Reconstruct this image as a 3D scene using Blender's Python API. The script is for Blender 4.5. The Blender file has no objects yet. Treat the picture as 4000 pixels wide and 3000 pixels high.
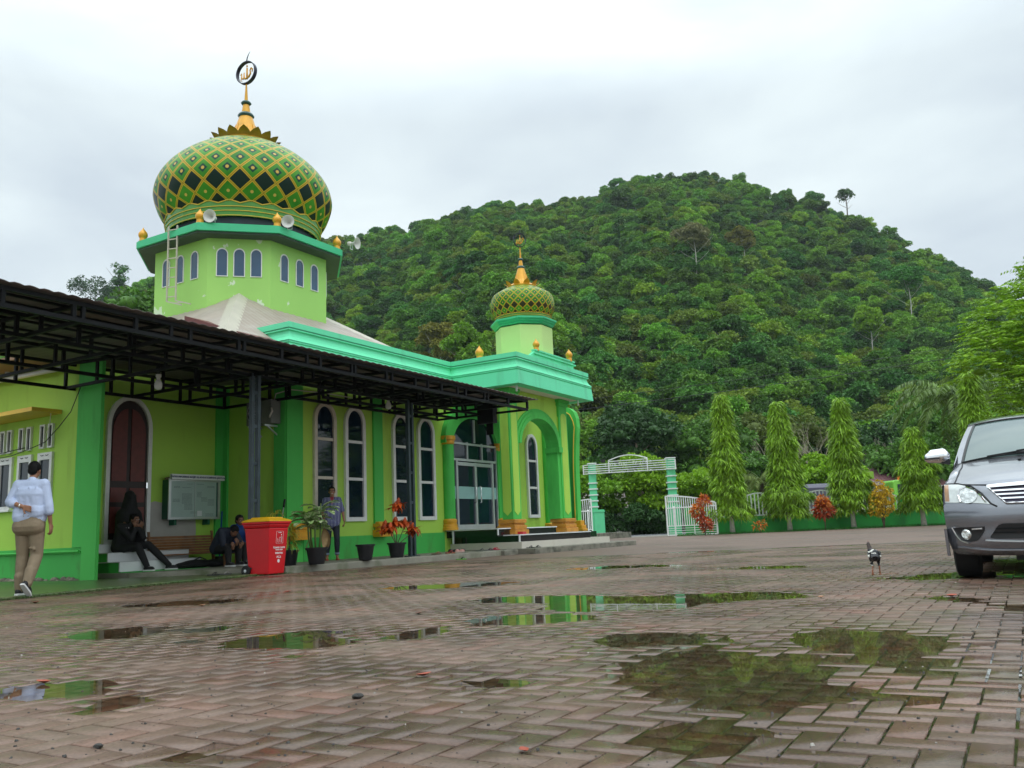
import bpy, bmesh, math, random
import numpy as np
from mathutils import Vector, Matrix, Euler
from math import sin, cos, pi, radians, sqrt, atan2, hypot
random.seed(7); np.random.seed(7)
SC = bpy.context.scene
COL = SC.collection
AZ = radians(30.5)                      # direction of the mosque front, clockwise from +Y

# ------------------------------------------------------------------ camera
cam_d = bpy.data.cameras.new("camera"); cam = bpy.data.objects.new("camera", cam_d); COL.objects.link(cam)
cam_d.sensor_width = 36.0; cam_d.lens = 36.0 * 3350 / 4000
cam_d.clip_start = 0.05; cam_d.clip_end = 5000
_p, _r = radians(9.784), radians(2.4414)
_fw = Vector((0, cos(_p), sin(_p))); _rt = Vector((1, 0, 0)); _up = Vector((0, -sin(_p), cos(_p)))
_R = cos(_r) * _rt - sin(_r) * _up; _U = sin(_r) * _rt + cos(_r) * _up
_R = cos(_r) * _rt - sin(_r) * _up
cam.matrix_world = Matrix(((_R.x, _U.x, -_fw.x, 0), (_R.y, _U.y, -_fw.y, 0), (_R.z, _U.z, -_fw.z, 0.6), (0, 0, 0, 1)))
SC.camera = cam
SC.view_settings.view_transform = 'Standard'; SC.view_settings.look = 'None'
SC.view_settings.gamma = 1.0; SC.view_settings.exposure = 0.32; SC.view_settings.use_curve_mapping = False

# ------------------------------------------------------------------ world: overcast sky
SUN_EL, SUN_AZ = radians(58), radians(150)      # azimuth clockwise from +Y
W = bpy.data.worlds.new("World"); SC.world = W; W.use_nodes = True
nt = W.node_tree; nt.nodes.clear()
def N(tree, typ, **kw):
    n = tree.nodes.new(typ)
    for k, v in kw.items(): setattr(n, k, v)
    return n
out = N(nt, 'ShaderNodeOutputWorld'); bg = N(nt, 'ShaderNodeBackground')
sky = N(nt, 'ShaderNodeTexSky', sky_type='NISHITA', sun_disc=False, sun_elevation=SUN_EL, sun_rotation=SUN_AZ)
tc = N(nt, 'ShaderNodeTexCoord'); mp = N(nt, 'ShaderNodeMapping')
mp.inputs['Scale'].default_value = (1.0, 1.0, 2.6)
nz = N(nt, 'ShaderNodeTexNoise'); nz.inputs['Scale'].default_value = 2.1; nz.inputs['Detail'].default_value = 5; nz.inputs['Roughness'].default_value = .5
nz.inputs['Distortion'].default_value = .35
cr = N(nt, 'ShaderNodeValToRGB')
cr.color_ramp.elements[0].position = .36; cr.color_ramp.elements[0].color = (5.5, 6.25, 6.85, 1)
cr.color_ramp.elements[1].position = .62; cr.color_ramp.elements[1].color = (7.6, 8.45, 8.6, 1)
sx = N(nt, 'ShaderNodeSeparateXYZ'); mr = N(nt, 'ShaderNodeMapRange')     # overcast skies are brighter towards the zenith
mr.inputs['From Min'].default_value = .45; mr.inputs['From Max'].default_value = 1.0
mr.inputs['To Min'].default_value = 1.0; mr.inputs['To Max'].default_value = 2.9
vm = N(nt, 'ShaderNodeVectorMath', operation='SCALE')
mx = N(nt, 'ShaderNodeMixRGB'); mx.inputs[0].default_value = .94
L = nt.links.new
L(tc.outputs['Generated'], mp.inputs[0]); L(mp.outputs[0], nz.inputs['Vector']); L(nz.outputs[0], cr.inputs[0])
L(tc.outputs['Generated'], sx.inputs[0]); L(sx.outputs['Z'], mr.inputs[0])
L(cr.outputs[0], vm.inputs[0]); L(mr.outputs[0], vm.inputs['Scale'])
L(sky.outputs[0], mx.inputs[1]); L(vm.outputs[0], mx.inputs[2]); L(mx.outputs[0], bg.inputs[0])
bg.inputs[1].default_value = .1; L(bg.outputs[0], out.inputs[0])

# ------------------------------------------------------------------ sun behind thick cloud
sd = bpy.data.lights.new("sun", 'SUN'); sd.energy = .6; sd.angle = radians(60); sd.color = (1, .97, .92)
sun = bpy.data.objects.new("sun", sd); COL.objects.link(sun)
_d = Vector((sin(SUN_AZ) * cos(SUN_EL), cos(SUN_AZ) * cos(SUN_EL), sin(SUN_EL)))
sun.rotation_euler = _d.to_track_quat('Z', 'Y').to_euler()

# ------------------------------------------------------------------ materials
def lin(c):
    return tuple(((v / 255) / 12.92 if v / 255 <= .04045 else ((v / 255 + .055) / 1.055) ** 2.4) for v in c)
MATS = {}
def mat(name, col, rough=.6, metal=0, spec=.5, var=.12, nscale=3.0, bump=0, bscale=40, trans=0, island=0, stain=None, coat=0, emit=0, objrand=0, hue=0):
    """procedural material: base colour with noise, optional stains, bump, per-leaf and per-instance variation"""
    m = bpy.data.materials.new(name); m.use_nodes = True; t = m.node_tree; p = t.nodes['Principled BSDF']; l = t.links.new
    c = tuple(col) + (1,)
    p.inputs['Roughness'].default_value = rough; p.inputs['Metallic'].default_value = metal
    p.inputs['Specular IOR Level'].default_value = spec; p.inputs['Coat Weight'].default_value = coat
    p.inputs['Coat Roughness'].default_value = .05
    tcn = N(t, 'ShaderNodeTexCoord'); nzn = N(t, 'ShaderNodeTexNoise'); nzn.inputs['Scale'].default_value = nscale; nzn.inputs['Detail'].default_value = 6
    l(tcn.outputs['Object'], nzn.inputs['Vector'])
    hs = N(t, 'ShaderNodeHueSaturation'); hs.inputs['Color'].default_value = c
    mrn = N(t, 'ShaderNodeMapRange'); mrn.inputs['From Min'].default_value = .25; mrn.inputs['From Max'].default_value = .75
    mrn.inputs['To Min'].default_value = 1 - var; mrn.inputs['To Max'].default_value = 1 + var
    l(nzn.outputs[0], mrn.inputs[0]); val = mrn.outputs[0]
    if island or objrand:
        src = N(t, 'ShaderNodeNewGeometry').outputs['Random Per Island'] if island else N(t, 'ShaderNodeObjectInfo').outputs['Random']
        amt = island or objrand
        m2 = N(t, 'ShaderNodeMapRange'); m2.inputs['To Min'].default_value = 1 - amt; m2.inputs['To Max'].default_value = 1 + amt; l(src, m2.inputs[0])
        mu = N(t, 'ShaderNodeMath', operation='MULTIPLY'); l(val, mu.inputs[0]); l(m2.outputs[0], mu.inputs[1]); val = mu.outputs[0]
    if island and objrand:
        oi = N(t, 'ShaderNodeObjectInfo'); m3 = N(t, 'ShaderNodeMapRange'); m3.inputs['To Min'].default_value = 1 - objrand; m3.inputs['To Max'].default_value = 1 + objrand
        l(oi.outputs['Random'], m3.inputs[0]); mu = N(t, 'ShaderNodeMath', operation='MULTIPLY'); l(val, mu.inputs[0]); l(m3.outputs[0], mu.inputs[1]); val = mu.outputs[0]
        if hue:
            ad = N(t, 'ShaderNodeMath', operation='MULTIPLY'); ad.inputs[1].default_value = 7.31; l(oi.outputs['Random'], ad.inputs[0])
            fr = N(t, 'ShaderNodeMath', operation='FRACT'); l(ad.outputs[0], fr.inputs[0])
            m4 = N(t, 'ShaderNodeMapRange'); m4.inputs['To Min'].default_value = .5 - hue; m4.inputs['To Max'].default_value = .5 + hue * .5; l(fr.outputs[0], m4.inputs[0]); l(m4.outputs[0], hs.inputs['Hue'])
    l(val, hs.inputs['Value']); colour = hs.outputs[0]
    if stain:                                     # (colour, threshold, scale, vertical stretch, amount)
        sc_, th, s_, st, am = stain
        mpn = N(t, 'ShaderNodeMapping'); mpn.inputs['Scale'].default_value = (s_, s_, s_ / st); l(tcn.outputs['Object'], mpn.inputs[0])
        n2 = N(t, 'ShaderNodeTexNoise'); n2.inputs['Scale'].default_value = 1; n2.inputs['Detail'].default_value = 5; n2.inputs['Roughness'].default_value = .6; l(mpn.outputs[0], n2.inputs['Vector'])
        m5 = N(t, 'ShaderNodeMapRange'); m5.inputs['From Min'].default_value = th; m5.inputs['From Max'].default_value = th + (.012 if am > .9 else .2); m5.inputs['To Max'].default_value = am; l(n2.outputs[0], m5.inputs[0])
        mxn = N(t, 'ShaderNodeMixRGB'); l(m5.outputs[0], mxn.inputs[0]); l(colour, mxn.inputs[1]); mxn.inputs[2].default_value = tuple(sc_) + (1,); colour = mxn.outputs[0]
    l(colour, p.inputs['Base Color'])
    if bump:
        n3 = N(t, 'ShaderNodeTexNoise'); n3.inputs['Scale'].default_value = bscale; n3.inputs['Detail'].default_value = 4; l(tcn.outputs['Object'], n3.inputs['Vector'])
        b = N(t, 'ShaderNodeBump'); b.inputs['Strength'].default_value = bump; b.inputs['Distance'].default_value = .01; l(n3.outputs[0], b.inputs['Height']); l(b.outputs[0], p.inputs['Normal'])
    if emit:
        p.inputs['Emission Color'].default_value = c; p.inputs['Emission Strength'].default_value = emit
    if trans:
        o = t.nodes['Material Output']; tr = N(t, 'ShaderNodeBsdfTranslucent'); l(colour, tr.inputs[0]); ms = N(t, 'ShaderNodeMixShader'); ms.inputs[0].default_value = trans
        l(p.outputs[0], ms.inputs[1]); l(tr.outputs[0], ms.inputs[2]); l(ms.outputs[0], o.inputs[0])
    MATS[name] = m
    return m
GREY_STAIN = (.10, .13, .05)
M = dict(
 wall=mat('wall_paint_light', (.41, .68, .095), .65, spec=.3, var=.06, nscale=.8, bump=.15, bscale=60, stain=((.20, .33, .04), .54, 1.3, 5, .6)),
 strip=mat('wall_paint_green', (.085, .54, .095), .65, spec=.3, var=.08, nscale=.8, bump=.15, stain=((.03, .22, .03), .53, 1.6, 5, .6)),
 dado=mat('dado_paint', (.065, .47, .085), .6, spec=.3, var=.1, nscale=1.0, bump=.2, stain=((.09, .12, .035), .54, 2.0, 3, .75)),
 mint=mat('parapet_mint_paint', (.13, .74, .40), .55, var=.05, nscale=.7, bump=.08, stain=((.09, .40, .20), .56, 2.2, 9, .5)),
 mintline=mat('parapet_groove', (.04, .30, .15), .6),
 tower=mat('tower_paint', (.36, .66, .15), .6, var=.05, nscale=.9, bump=.1, stain=((.66, .78, .55), .65, 1.6, 1.2, 1.0)),
 drum=mat('drum_paint_pale', (.52, .76, .26), .6, var=.05, nscale=.8, bump=.08),
 eave=mat('eave_paint', (.05, .50, .24), .55, var=.08, nscale=2),
 soffit=mat('soffit_white', (.70, .66, .60), .7, var=.06, nscale=2, stain=((.4, .33, .25), .6, 1.2, 1, .5)),
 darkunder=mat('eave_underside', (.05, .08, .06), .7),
 yellow=mat('ledge_yellow', (.76, .47, .05), .5, var=.08, nscale=4),
 gold=mat('gold_paint', (.72, .36, .025), .33, .15, var=.12, nscale=6),
 goldbase=mat('plinth_gold_paint', (.52, .23, .03), .42, var=.22, nscale=5, stain=((.66, .60, .50), .66, 7, 1, 1.0)),
 white=mat('white_frame_paint', (.76, .76, .74), .4, var=.06, nscale=8, stain=((.42, .40, .34), .6, 6, 1, .4)),
 cream=mat('cream_frame_paint', (.62, .56, .46), .45, var=.1, nscale=8, stain=((.35, .26, .18), .58, 5, 1, .5)),
 glass=mat('dark_window_glass', (.006, .016, .030), .03, spec=.4, var=.3, nscale=1.5, bump=.02, bscale=3),
 glassblue=mat('tower_blue_glass', (.035, .085, .16), .18, spec=.6, var=.15, nscale=2),
 frost=mat('frosted_band', (.30, .52, .50), .35, var=.08),
 doorred=mat('door_panel_red', (.155, .028, .022), .5, var=.2, nscale=9),
 doordark=mat('door_rail_dark', (.022, .008, .006), .5, var=.3, nscale=9),
 whitetile=mat('white_tile', (.70, .72, .72), .25, var=.06, nscale=3, stain=((.4, .42, .38), .58, 3, 1, .4)),
 creamtile=mat('cream_tile', (.62, .58, .50), .28, var=.06, nscale=3, stain=((.35, .30, .22), .58, 3, 1, .4)),
 blacktile=mat('black_tile', (.008, .008, .009), .08, spec=.6, var=.3, nscale=4),
 patch=mat('bare_plaster_patch', (.42, .40, .36), .85, var=.1, nscale=4, bump=.3),
 roofmetal=mat('roof_sheet_brown', (.36, .30, .25), .5, .1, var=.12, nscale=1.2, stain=((.46, .42, .38), .5, 1.2, .3, .6)),
 ridge=mat('ridge_cap_beige', (.50, .46, .38), .5, .1, var=.1, nscale=1.5),
 redroof=mat('maroon_roof', (.13, .03, .03), .55, var=.15),
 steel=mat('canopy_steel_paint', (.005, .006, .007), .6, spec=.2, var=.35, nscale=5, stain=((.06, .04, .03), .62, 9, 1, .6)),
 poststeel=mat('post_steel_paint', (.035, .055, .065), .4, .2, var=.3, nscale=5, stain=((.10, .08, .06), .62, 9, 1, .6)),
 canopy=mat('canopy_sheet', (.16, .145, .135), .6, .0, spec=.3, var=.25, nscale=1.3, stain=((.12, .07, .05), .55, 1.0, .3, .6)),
 concrete=mat('mossy_concrete', (.25, .24, .19), .65, var=.2, nscale=3, bump=.5, bscale=30, stain=((.06, .085, .025), .50, 1.8, 1, .8)),
 kerb=mat('kerb_concrete', (.20, .19, .15), .7, var=.25, nscale=4, bump=.6, bscale=30, stain=((.03, .035, .02), .47, 2.6, .8, .85)),
 mossfloor=mat('wet_mossy_floor', (.10, .125, .05), .28, var=.35, nscale=3, bump=.3, stain=((.045, .15, .035), .48, 1.2, 1, .7)),
 stone=mat('foundation_stone', (.20, .18, .13), .8, var=.3, nscale=14, island=.5),
 chrome=mat('chrome', (.8, .8, .82), .08, 1.0, var=.03),
 alu=mat('aluminium_frame', (.55, .57, .58), .3, .5, var=.08),
 black=mat('black_plastic', (.012, .012, .013), .45, var=.2),
 rubber=mat('tyre_rubber', (.010, .010, .010), .8, var=.2),
 wood=mat('bench_wood', (.24, .105, .035), .5, var=.35, nscale=6, stain=((.10, .04, .012), .5, 8, .1, .6)),
 bark=mat('bark', (.13, .10, .07), .9, var=.3, nscale=10, bump=.6),
 whitebark=mat('whitewashed_trunk', (.50, .48, .42), .85, var=.25, nscale=9, bump=.4),
)
# ------------------------------------------------------------------ mesh builder and object helpers
def bw(n, s, z=0):                       # mosque frame (n outward from the front, s along it) to world
    return Vector((n * cos(AZ) + s * sin(AZ), -n * sin(AZ) + s * cos(AZ), z))
class MB:
    def __init__(self): self.v = []; self.f = []; self.uv = None; self.ext = []
    def add(self, vs, fs):
        o = len(self.v); self.v.extend([tuple(p) for p in vs]); self.f.extend([tuple(o + i for i in f) for f in fs]); return self
    def box(self, x0, x1, y0, y1, z0, z1):
        if x0 > x1: x0, x1 = x1, x0
        if y0 > y1: y0, y1 = y1, y0
        if z0 > z1: z0, z1 = z1, z0
        return self.add([(x0,y0,z0),(x1,y0,z0),(x1,y1,z0),(x0,y1,z0),(x0,y0,z1),(x1,y0,z1),(x1,y1,z1),(x0,y1,z1)],
                 [(0,3,2,1),(4,5,6,7),(0,1,5,4),(1,2,6,5),(2,3,7,6),(3,0,4,7)])
    def bar(self, a, b, w, h=None):      # square bar between two points
        h = h or w; a = Vector(a); b = Vector(b); d = (b - a)
        if d.length < 1e-6: return self
        d.normalize(); up = Vector((0, 0, 1)) if abs(d.z) < .95 else Vector((0, 1, 0))
        x = d.cross(up).normalized() * w / 2; y = x.cross(d).normalized() * h / 2
        vs = [a - x - y, a + x - y, a + x + y, a - x + y, b - x - y, b + x - y, b + x + y, b - x + y]
        return self.add(vs, [(0,1,2,3),(7,6,5,4),(0,4,5,1),(1,5,6,2),(2,6,7,3),(3,7,4,0)])
    def tube(self, pts, r, n=8, cap=True):
        pts = [Vector(p) for p in pts]; k = len(pts); rs = r if isinstance(r, (list, tuple)) else [r] * k
        vs = []; prev = None
        for i, p in enumerate(pts):
            d = (pts[min(i+1, k-1)] - pts[max(i-1, 0)])
            d = d.normalized() if d.length > 1e-9 else Vector((0,0,1))
            if prev is None:
                a = d.cross(Vector((0,0,1))) if abs(d.z) < .9 else d.cross(Vector((1,0,0)))
                a.normalize()
            else:
                a = prev - d * prev.dot(d); a = a.normalized() if a.length > 1e-6 else prev
            prev = a; b = d.cross(a)
            for j in range(n):
                t = 2 * pi * j / n; vs.append(p + (a * cos(t) + b * sin(t)) * rs[i])
        fs = [(i*n+j, i*n+(j+1)%n, (i+1)*n+(j+1)%n, (i+1)*n+j) for i in range(k-1) for j in range(n)]
        if cap: fs += [tuple(range(n-1, -1, -1)), tuple((k-1)*n + j for j in range(n))]
        return self.add(vs, fs)
    def lathe(self, prof, n=24, c=(0,0,0), ph=0, cap=True):
        vs = [(c[0] + r * cos(ph + 2*pi*j/n), c[1] + r * sin(ph + 2*pi*j/n), c[2] + z) for r, z in prof for j in range(n)]
        k = len(prof)
        fs = [(i*n+j, i*n+(j+1)%n, (i+1)*n+(j+1)%n, (i+1)*n+j) for i in range(k-1) for j in range(n)]
        if cap:
            if prof[0][0] > 1e-4: fs.append(tuple(range(n-1, -1, -1)))
            if prof[-1][0] > 1e-4: fs.append(tuple((k-1)*n + j for j in range(n)))
        return self.add(vs, fs)
    def ell(self, c, r, n=12, m=8):
        vs = []; fs = []
        for i in range(m + 1):
            a = pi * i / m
            for j in range(n): vs.append((c[0] + r[0]*sin(a)*cos(2*pi*j/n), c[1] + r[1]*sin(a)*sin(2*pi*j/n), c[2] + r[2]*cos(a)))
        fs = [(i*n+j, (i+1)*n+j, (i+1)*n+(j+1)%n, i*n+(j+1)%n) for i in range(m) for j in range(n)]
        return self.add(vs, fs)
    def cap(self, a, b, ra, rb, n=12):   # tapered capsule
        a = Vector(a); b = Vector(b); d = b - a; Ln = d.length
        if Ln < 1e-5: return self.ell(a, (ra, ra, ra))
        d.normalize(); pts = []; rs = []
        for t in (-1, -.8, -.5, -.2): pts.append(a + d * ra * t); rs.append(ra * sqrt(max(1 - t*t, 0.0004)))
        pts.append(a); rs.append(ra); pts.append(b); rs.append(rb)
        for t in (.2, .5, .8, 1): pts.append(b + d * rb * t); rs.append(rb * sqrt(max(1 - t*t, 0.0004)))
        return self.tube(pts, rs, n)
    def prism(self, poly, axis, a, b):   # poly in the other two axes; axis 0: (y,z), 1: (x,z), 2: (x,y)
        n = len(poly)
        def P(u, v, w): return {0: (w, u, v), 1: (u, w, v), 2: (u, v, w)}[axis]
        vs = [P(u, v, a) for u, v in poly] + [P(u, v, b) for u, v in poly]
        return self.add(vs, [tuple(range(n)), tuple(range(2*n-1, n-1, -1))] + [(i, i+n, (i+1)%n+n, (i+1)%n) for i in range(n)])
    def ring(self, outer, inner, axis, a, b, close=False):  # frame between two outlines of equal length
        n = len(outer)
        def P(u, v, w): return {0: (w, u, v), 1: (u, w, v), 2: (u, v, w)}[axis]
        vs = [P(u, v, w) for w in (a, b) for pl in (outer, inner) for u, v in pl]
        fs = []
        for i in range(n if close else n - 1):
            j = (i + 1) % n; o0, i0, o1, i1 = 0, n, 2*n, 3*n
            fs += [(o0+i, o0+j, i0+j, i0+i), (o1+i, i1+i, i1+j, o1+j), (o0+i, o1+i, o1+j, o0+j), (i0+i, i0+j, i1+j, i1+i)]
        if not close:
            fs += [(0, n, 3*n, 2*n), (n-1, 3*n-1, 4*n-1, 2*n-1)]
        return self.add(vs, fs)
    def quad(self, a, b, c, d): return self.add([a, b, c, d], [(0,1,2,3)])
    def xf(self, m):
        self.v = [tuple(m @ Vector(p)) for p in self.v]; return self
ORG = {}
def mesh_of(name, mb, m, smooth=False, o=(0,0,0), bevel=0):
    me = bpy.data.meshes.new(name)
    vs = np.array(mb.v, dtype=np.float64).reshape(-1, 3) - np.array(o) if len(mb.v) else np.zeros((0, 3))
    me.from_pydata(vs.tolist(), [], mb.f); 
    for x in (m if isinstance(m, (list, tuple)) else [m]): me.materials.append(x)
    if smooth: me.shade_smooth() if hasattr(me, 'shade_smooth') else me.polygons.foreach_set('use_smooth', [True]*len(me.polygons))
    if smooth == 'auto':
        pass
    return me
def tagit(o, label=None, cat=None, group=None, kind=None):
    if label: o['label'] = label
    if cat: o['category'] = cat
    if group: o['group'] = group
    if kind: o['kind'] = kind
    return o
def fixn(me):
    b = bmesh.new(); b.from_mesh(me); bmesh.ops.recalc_face_normals(b, faces=b.faces); b.to_mesh(me); b.free()
def thing(name, label, cat, loc=(0,0,0), frame='W', rot=0, group=None, kind=None):
    o = bpy.data.objects.new(name, None); COL.objects.link(o); o.empty_display_size = .2
    if frame == 'B': o.location = bw(*loc); o.rotation_euler = (0, 0, -AZ + rot)
    else: o.location = loc; o.rotation_euler = (0, 0, rot)
    ORG[o.name] = tuple(loc) if rot == 0 else None
    tagit(o, label, cat, group, kind); return o
def root_of(o):
    while o.parent: o = o.parent
    return o
def part(name, mb, m, parent, smooth=False, local=False, label=None, fix=True, bevel=0):
    """mesh part; coordinates in the thing's frame (absolute), or already local when local=True"""
    og = (0,0,0) if local else ORG[root_of(parent).name]
    me = mesh_of(name, mb, m, False, og)
    if fix: fixn(me)
    if smooth: me.polygons.foreach_set('use_smooth', [True]*len(me.polygons))
    o = bpy.data.objects.new(name, me); COL.objects.link(o); o.parent = parent
    if bevel:
        bv = o.modifiers.new('bevel', 'BEVEL'); bv.width = bevel; bv.segments = 2; bv.limit_method = 'ANGLE'; bv.angle_limit = radians(40)
    if smooth == 'auto':
        es = o.modifiers.new('split', 'EDGE_SPLIT'); es.split_angle = radians(38)
    if label: o['label'] = label
    return o
def single(name, mb, m, label=None, cat=None, group=None, kind=None, frame='W', smooth=False, org=None, fix=True, bevel=0):
    """a thing (or piece of setting) that is one mesh, its origin at its base"""
    v = np.array(mb.v); org = org or (float((v[:,0].min()+v[:,0].max())/2), float((v[:,1].min()+v[:,1].max())/2), float(v[:,2].min()))
    me = mesh_of(name, mb, m, False, org)
    if fix: fixn(me)
    if smooth: me.polygons.foreach_set('use_smooth', [True]*len(me.polygons))
    o = bpy.data.objects.new(name, me); COL.objects.link(o)
    if frame == 'B': o.location = bw(*org); o.rotation_euler = (0, 0, -AZ)
    else: o.location = org
    if bevel:
        bv = o.modifiers.new('bevel', 'BEVEL'); bv.width = bevel; bv.segments = 2; bv.limit_method = 'ANGLE'; bv.angle_limit = radians(40)
    if smooth == 'auto':
        es = o.modifiers.new('split', 'EDGE_SPLIT'); es.split_angle = radians(38)
    return tagit(o, label, cat, group, kind)
def dup(root, loc=None, rotz=None, scale=None, label=None, group=None):
    def cp(o, par):
        c = o.copy(); COL.objects.link(c); c.parent = par
        for ch in list(o.children): cp(ch, c)
        return c
    r = cp(root, None)
    if loc is not None: r.location = loc
    if rotz is not None: r.rotation_euler = (0, 0, rotz)
    if scale is not None: r.scale = (scale,)*3 if not isinstance(scale, tuple) else scale
    if label: r['label'] = label
    if group: r['group'] = group
    return r
def remeshed(name, mb, voxel, m, parent, smoothit=3, label=None):
    """fuse overlapping shapes of one part into one continuous skin"""
    me = mesh_of(name + '_raw', mb, m); fixn(me)
    o = bpy.data.objects.new(name + '_raw', me); COL.objects.link(o)
    r = o.modifiers.new('r', 'REMESH'); r.mode = 'VOXEL'; r.voxel_size = voxel
    if smoothit:
        s = o.modifiers.new('s', 'SMOOTH'); s.iterations = smoothit; s.factor = .5
    dg = bpy.context.evaluated_depsgraph_get(); ev = o.evaluated_get(dg)
    nm = bpy.data.meshes.new_from_object(ev); nm.name = name
    bpy.data.objects.remove(o); bpy.data.meshes.remove(me)
    nm.materials.clear(); nm.materials.append(m); nm.polygons.foreach_set('use_smooth', [True]*len(nm.polygons))
    p = bpy.data.objects.new(name, nm); COL.objects.link(p); p.parent = parent
    if label: p['label'] = label
    return p
def curve_pts(a, b, sag, n=16):
    a = Vector(a); b = Vector(b)
    return [a.lerp(b, i/n) - Vector((0,0,sag*4*(i/n)*(1-i/n))) for i in range(n+1)]
def text_mesh(s, size, m, name, parent, loc, rot, ext=.002, label=None, align='CENTER'):
    cu = bpy.data.curves.new(name, 'FONT'); cu.body = s; cu.size = size; cu.extrude = ext; cu.offset = size*.02; cu.align_x = align; cu.align_y = 'CENTER'
    o = bpy.data.objects.new(name + '_tmp', cu); COL.objects.link(o)
    dg = bpy.context.evaluated_depsgraph_get(); me = bpy.data.meshes.new_from_object(o.evaluated_get(dg)); bpy.data.objects.remove(o)
    me.materials.clear(); me.materials.append(m)
    me.transform(Matrix.Translation(Vector(loc)) @ Euler(rot).to_matrix().to_4x4())
    p = bpy.data.objects.new(name, me); COL.objects.link(p); p.parent = parent
    if label: p['label'] = label
    return p
def face_mesh(verts, quads, name, m):     # fast mesh from numpy, all quads
    me = bpy.data.meshes.new(name); nv = len(verts); nf = len(quads)
    me.vertices.add(nv); me.vertices.foreach_set('co', np.asarray(verts, dtype=np.float32).ravel())
    me.loops.add(nf*4); me.loops.foreach_set('vertex_index', np.asarray(quads, dtype=np.int32).ravel())
    me.polygons.add(nf); me.polygons.foreach_set('loop_start', np.arange(0, nf*4, 4, dtype=np.int32)); me.polygons.foreach_set('loop_total', np.full(nf, 4, dtype=np.int32))
    me.update(calc_edges=True); me.materials.append(m); return me
# ------------------------------------------------------------------ ground, paving, water, road, terrain
def paving_height(x, y):
    """metres above the water level: gentle undulation with basins where the puddles stand"""
    z = .0075 + .0022*np.sin(x*1.7+.6*y) + .0018*np.sin(x*.9-1.35*y+1) + .0012*np.sin(3.1*x+2.2*y) + .0009*np.sin(9*x+2*y)*np.sin(8*y-3*x)
    for cx, cy, rx, ry in PUD:
        d = ((x-cx)/rx)**2 + ((y-cy)/ry)**2
        z = z - .0122*np.exp(-(d*.75)**1.0*(1+.35*np.sin(5*x+3*y+cx)*np.sin(4*y-2*x)))
    return z
PUD = [(.69,3.61,.45,.77),(1.70,4.44,.42,.60),(1.18,7.26,.73,.61),(.08,7.95,.50,.33),(.02,6.1,.40,.36),(.63,4.85,.27,.31),(-.23,3.66,.25,.31),
 (-1.61,3.5,.14,.22),(-2.97,6.5,.33,.4),(-2.26,6.39,.24,.28),(-1.51,5.72,.4,.35),(-1.2,4.72,.16,.19),(-.66,5.52,.14,.2),(.45,2.57,.17,.19),
 (3.07,6.11,.2,.6),(-.97,2.65,.12,.11),(-2.02,3.95,.26,.26),(-1.17,5.25,.5,.2),(1.79,7.21,.5,.32),(4.4,8.6,.5,.5),(3.2,5.2,.35,.35),(-3.6,9.4,.6,.4),(-.8,10.5,.7,.4),(3.4,11.5,.7,.5),(1.2,13.5,.9,.5),(5.2,7.2,.5,.6)]
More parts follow.
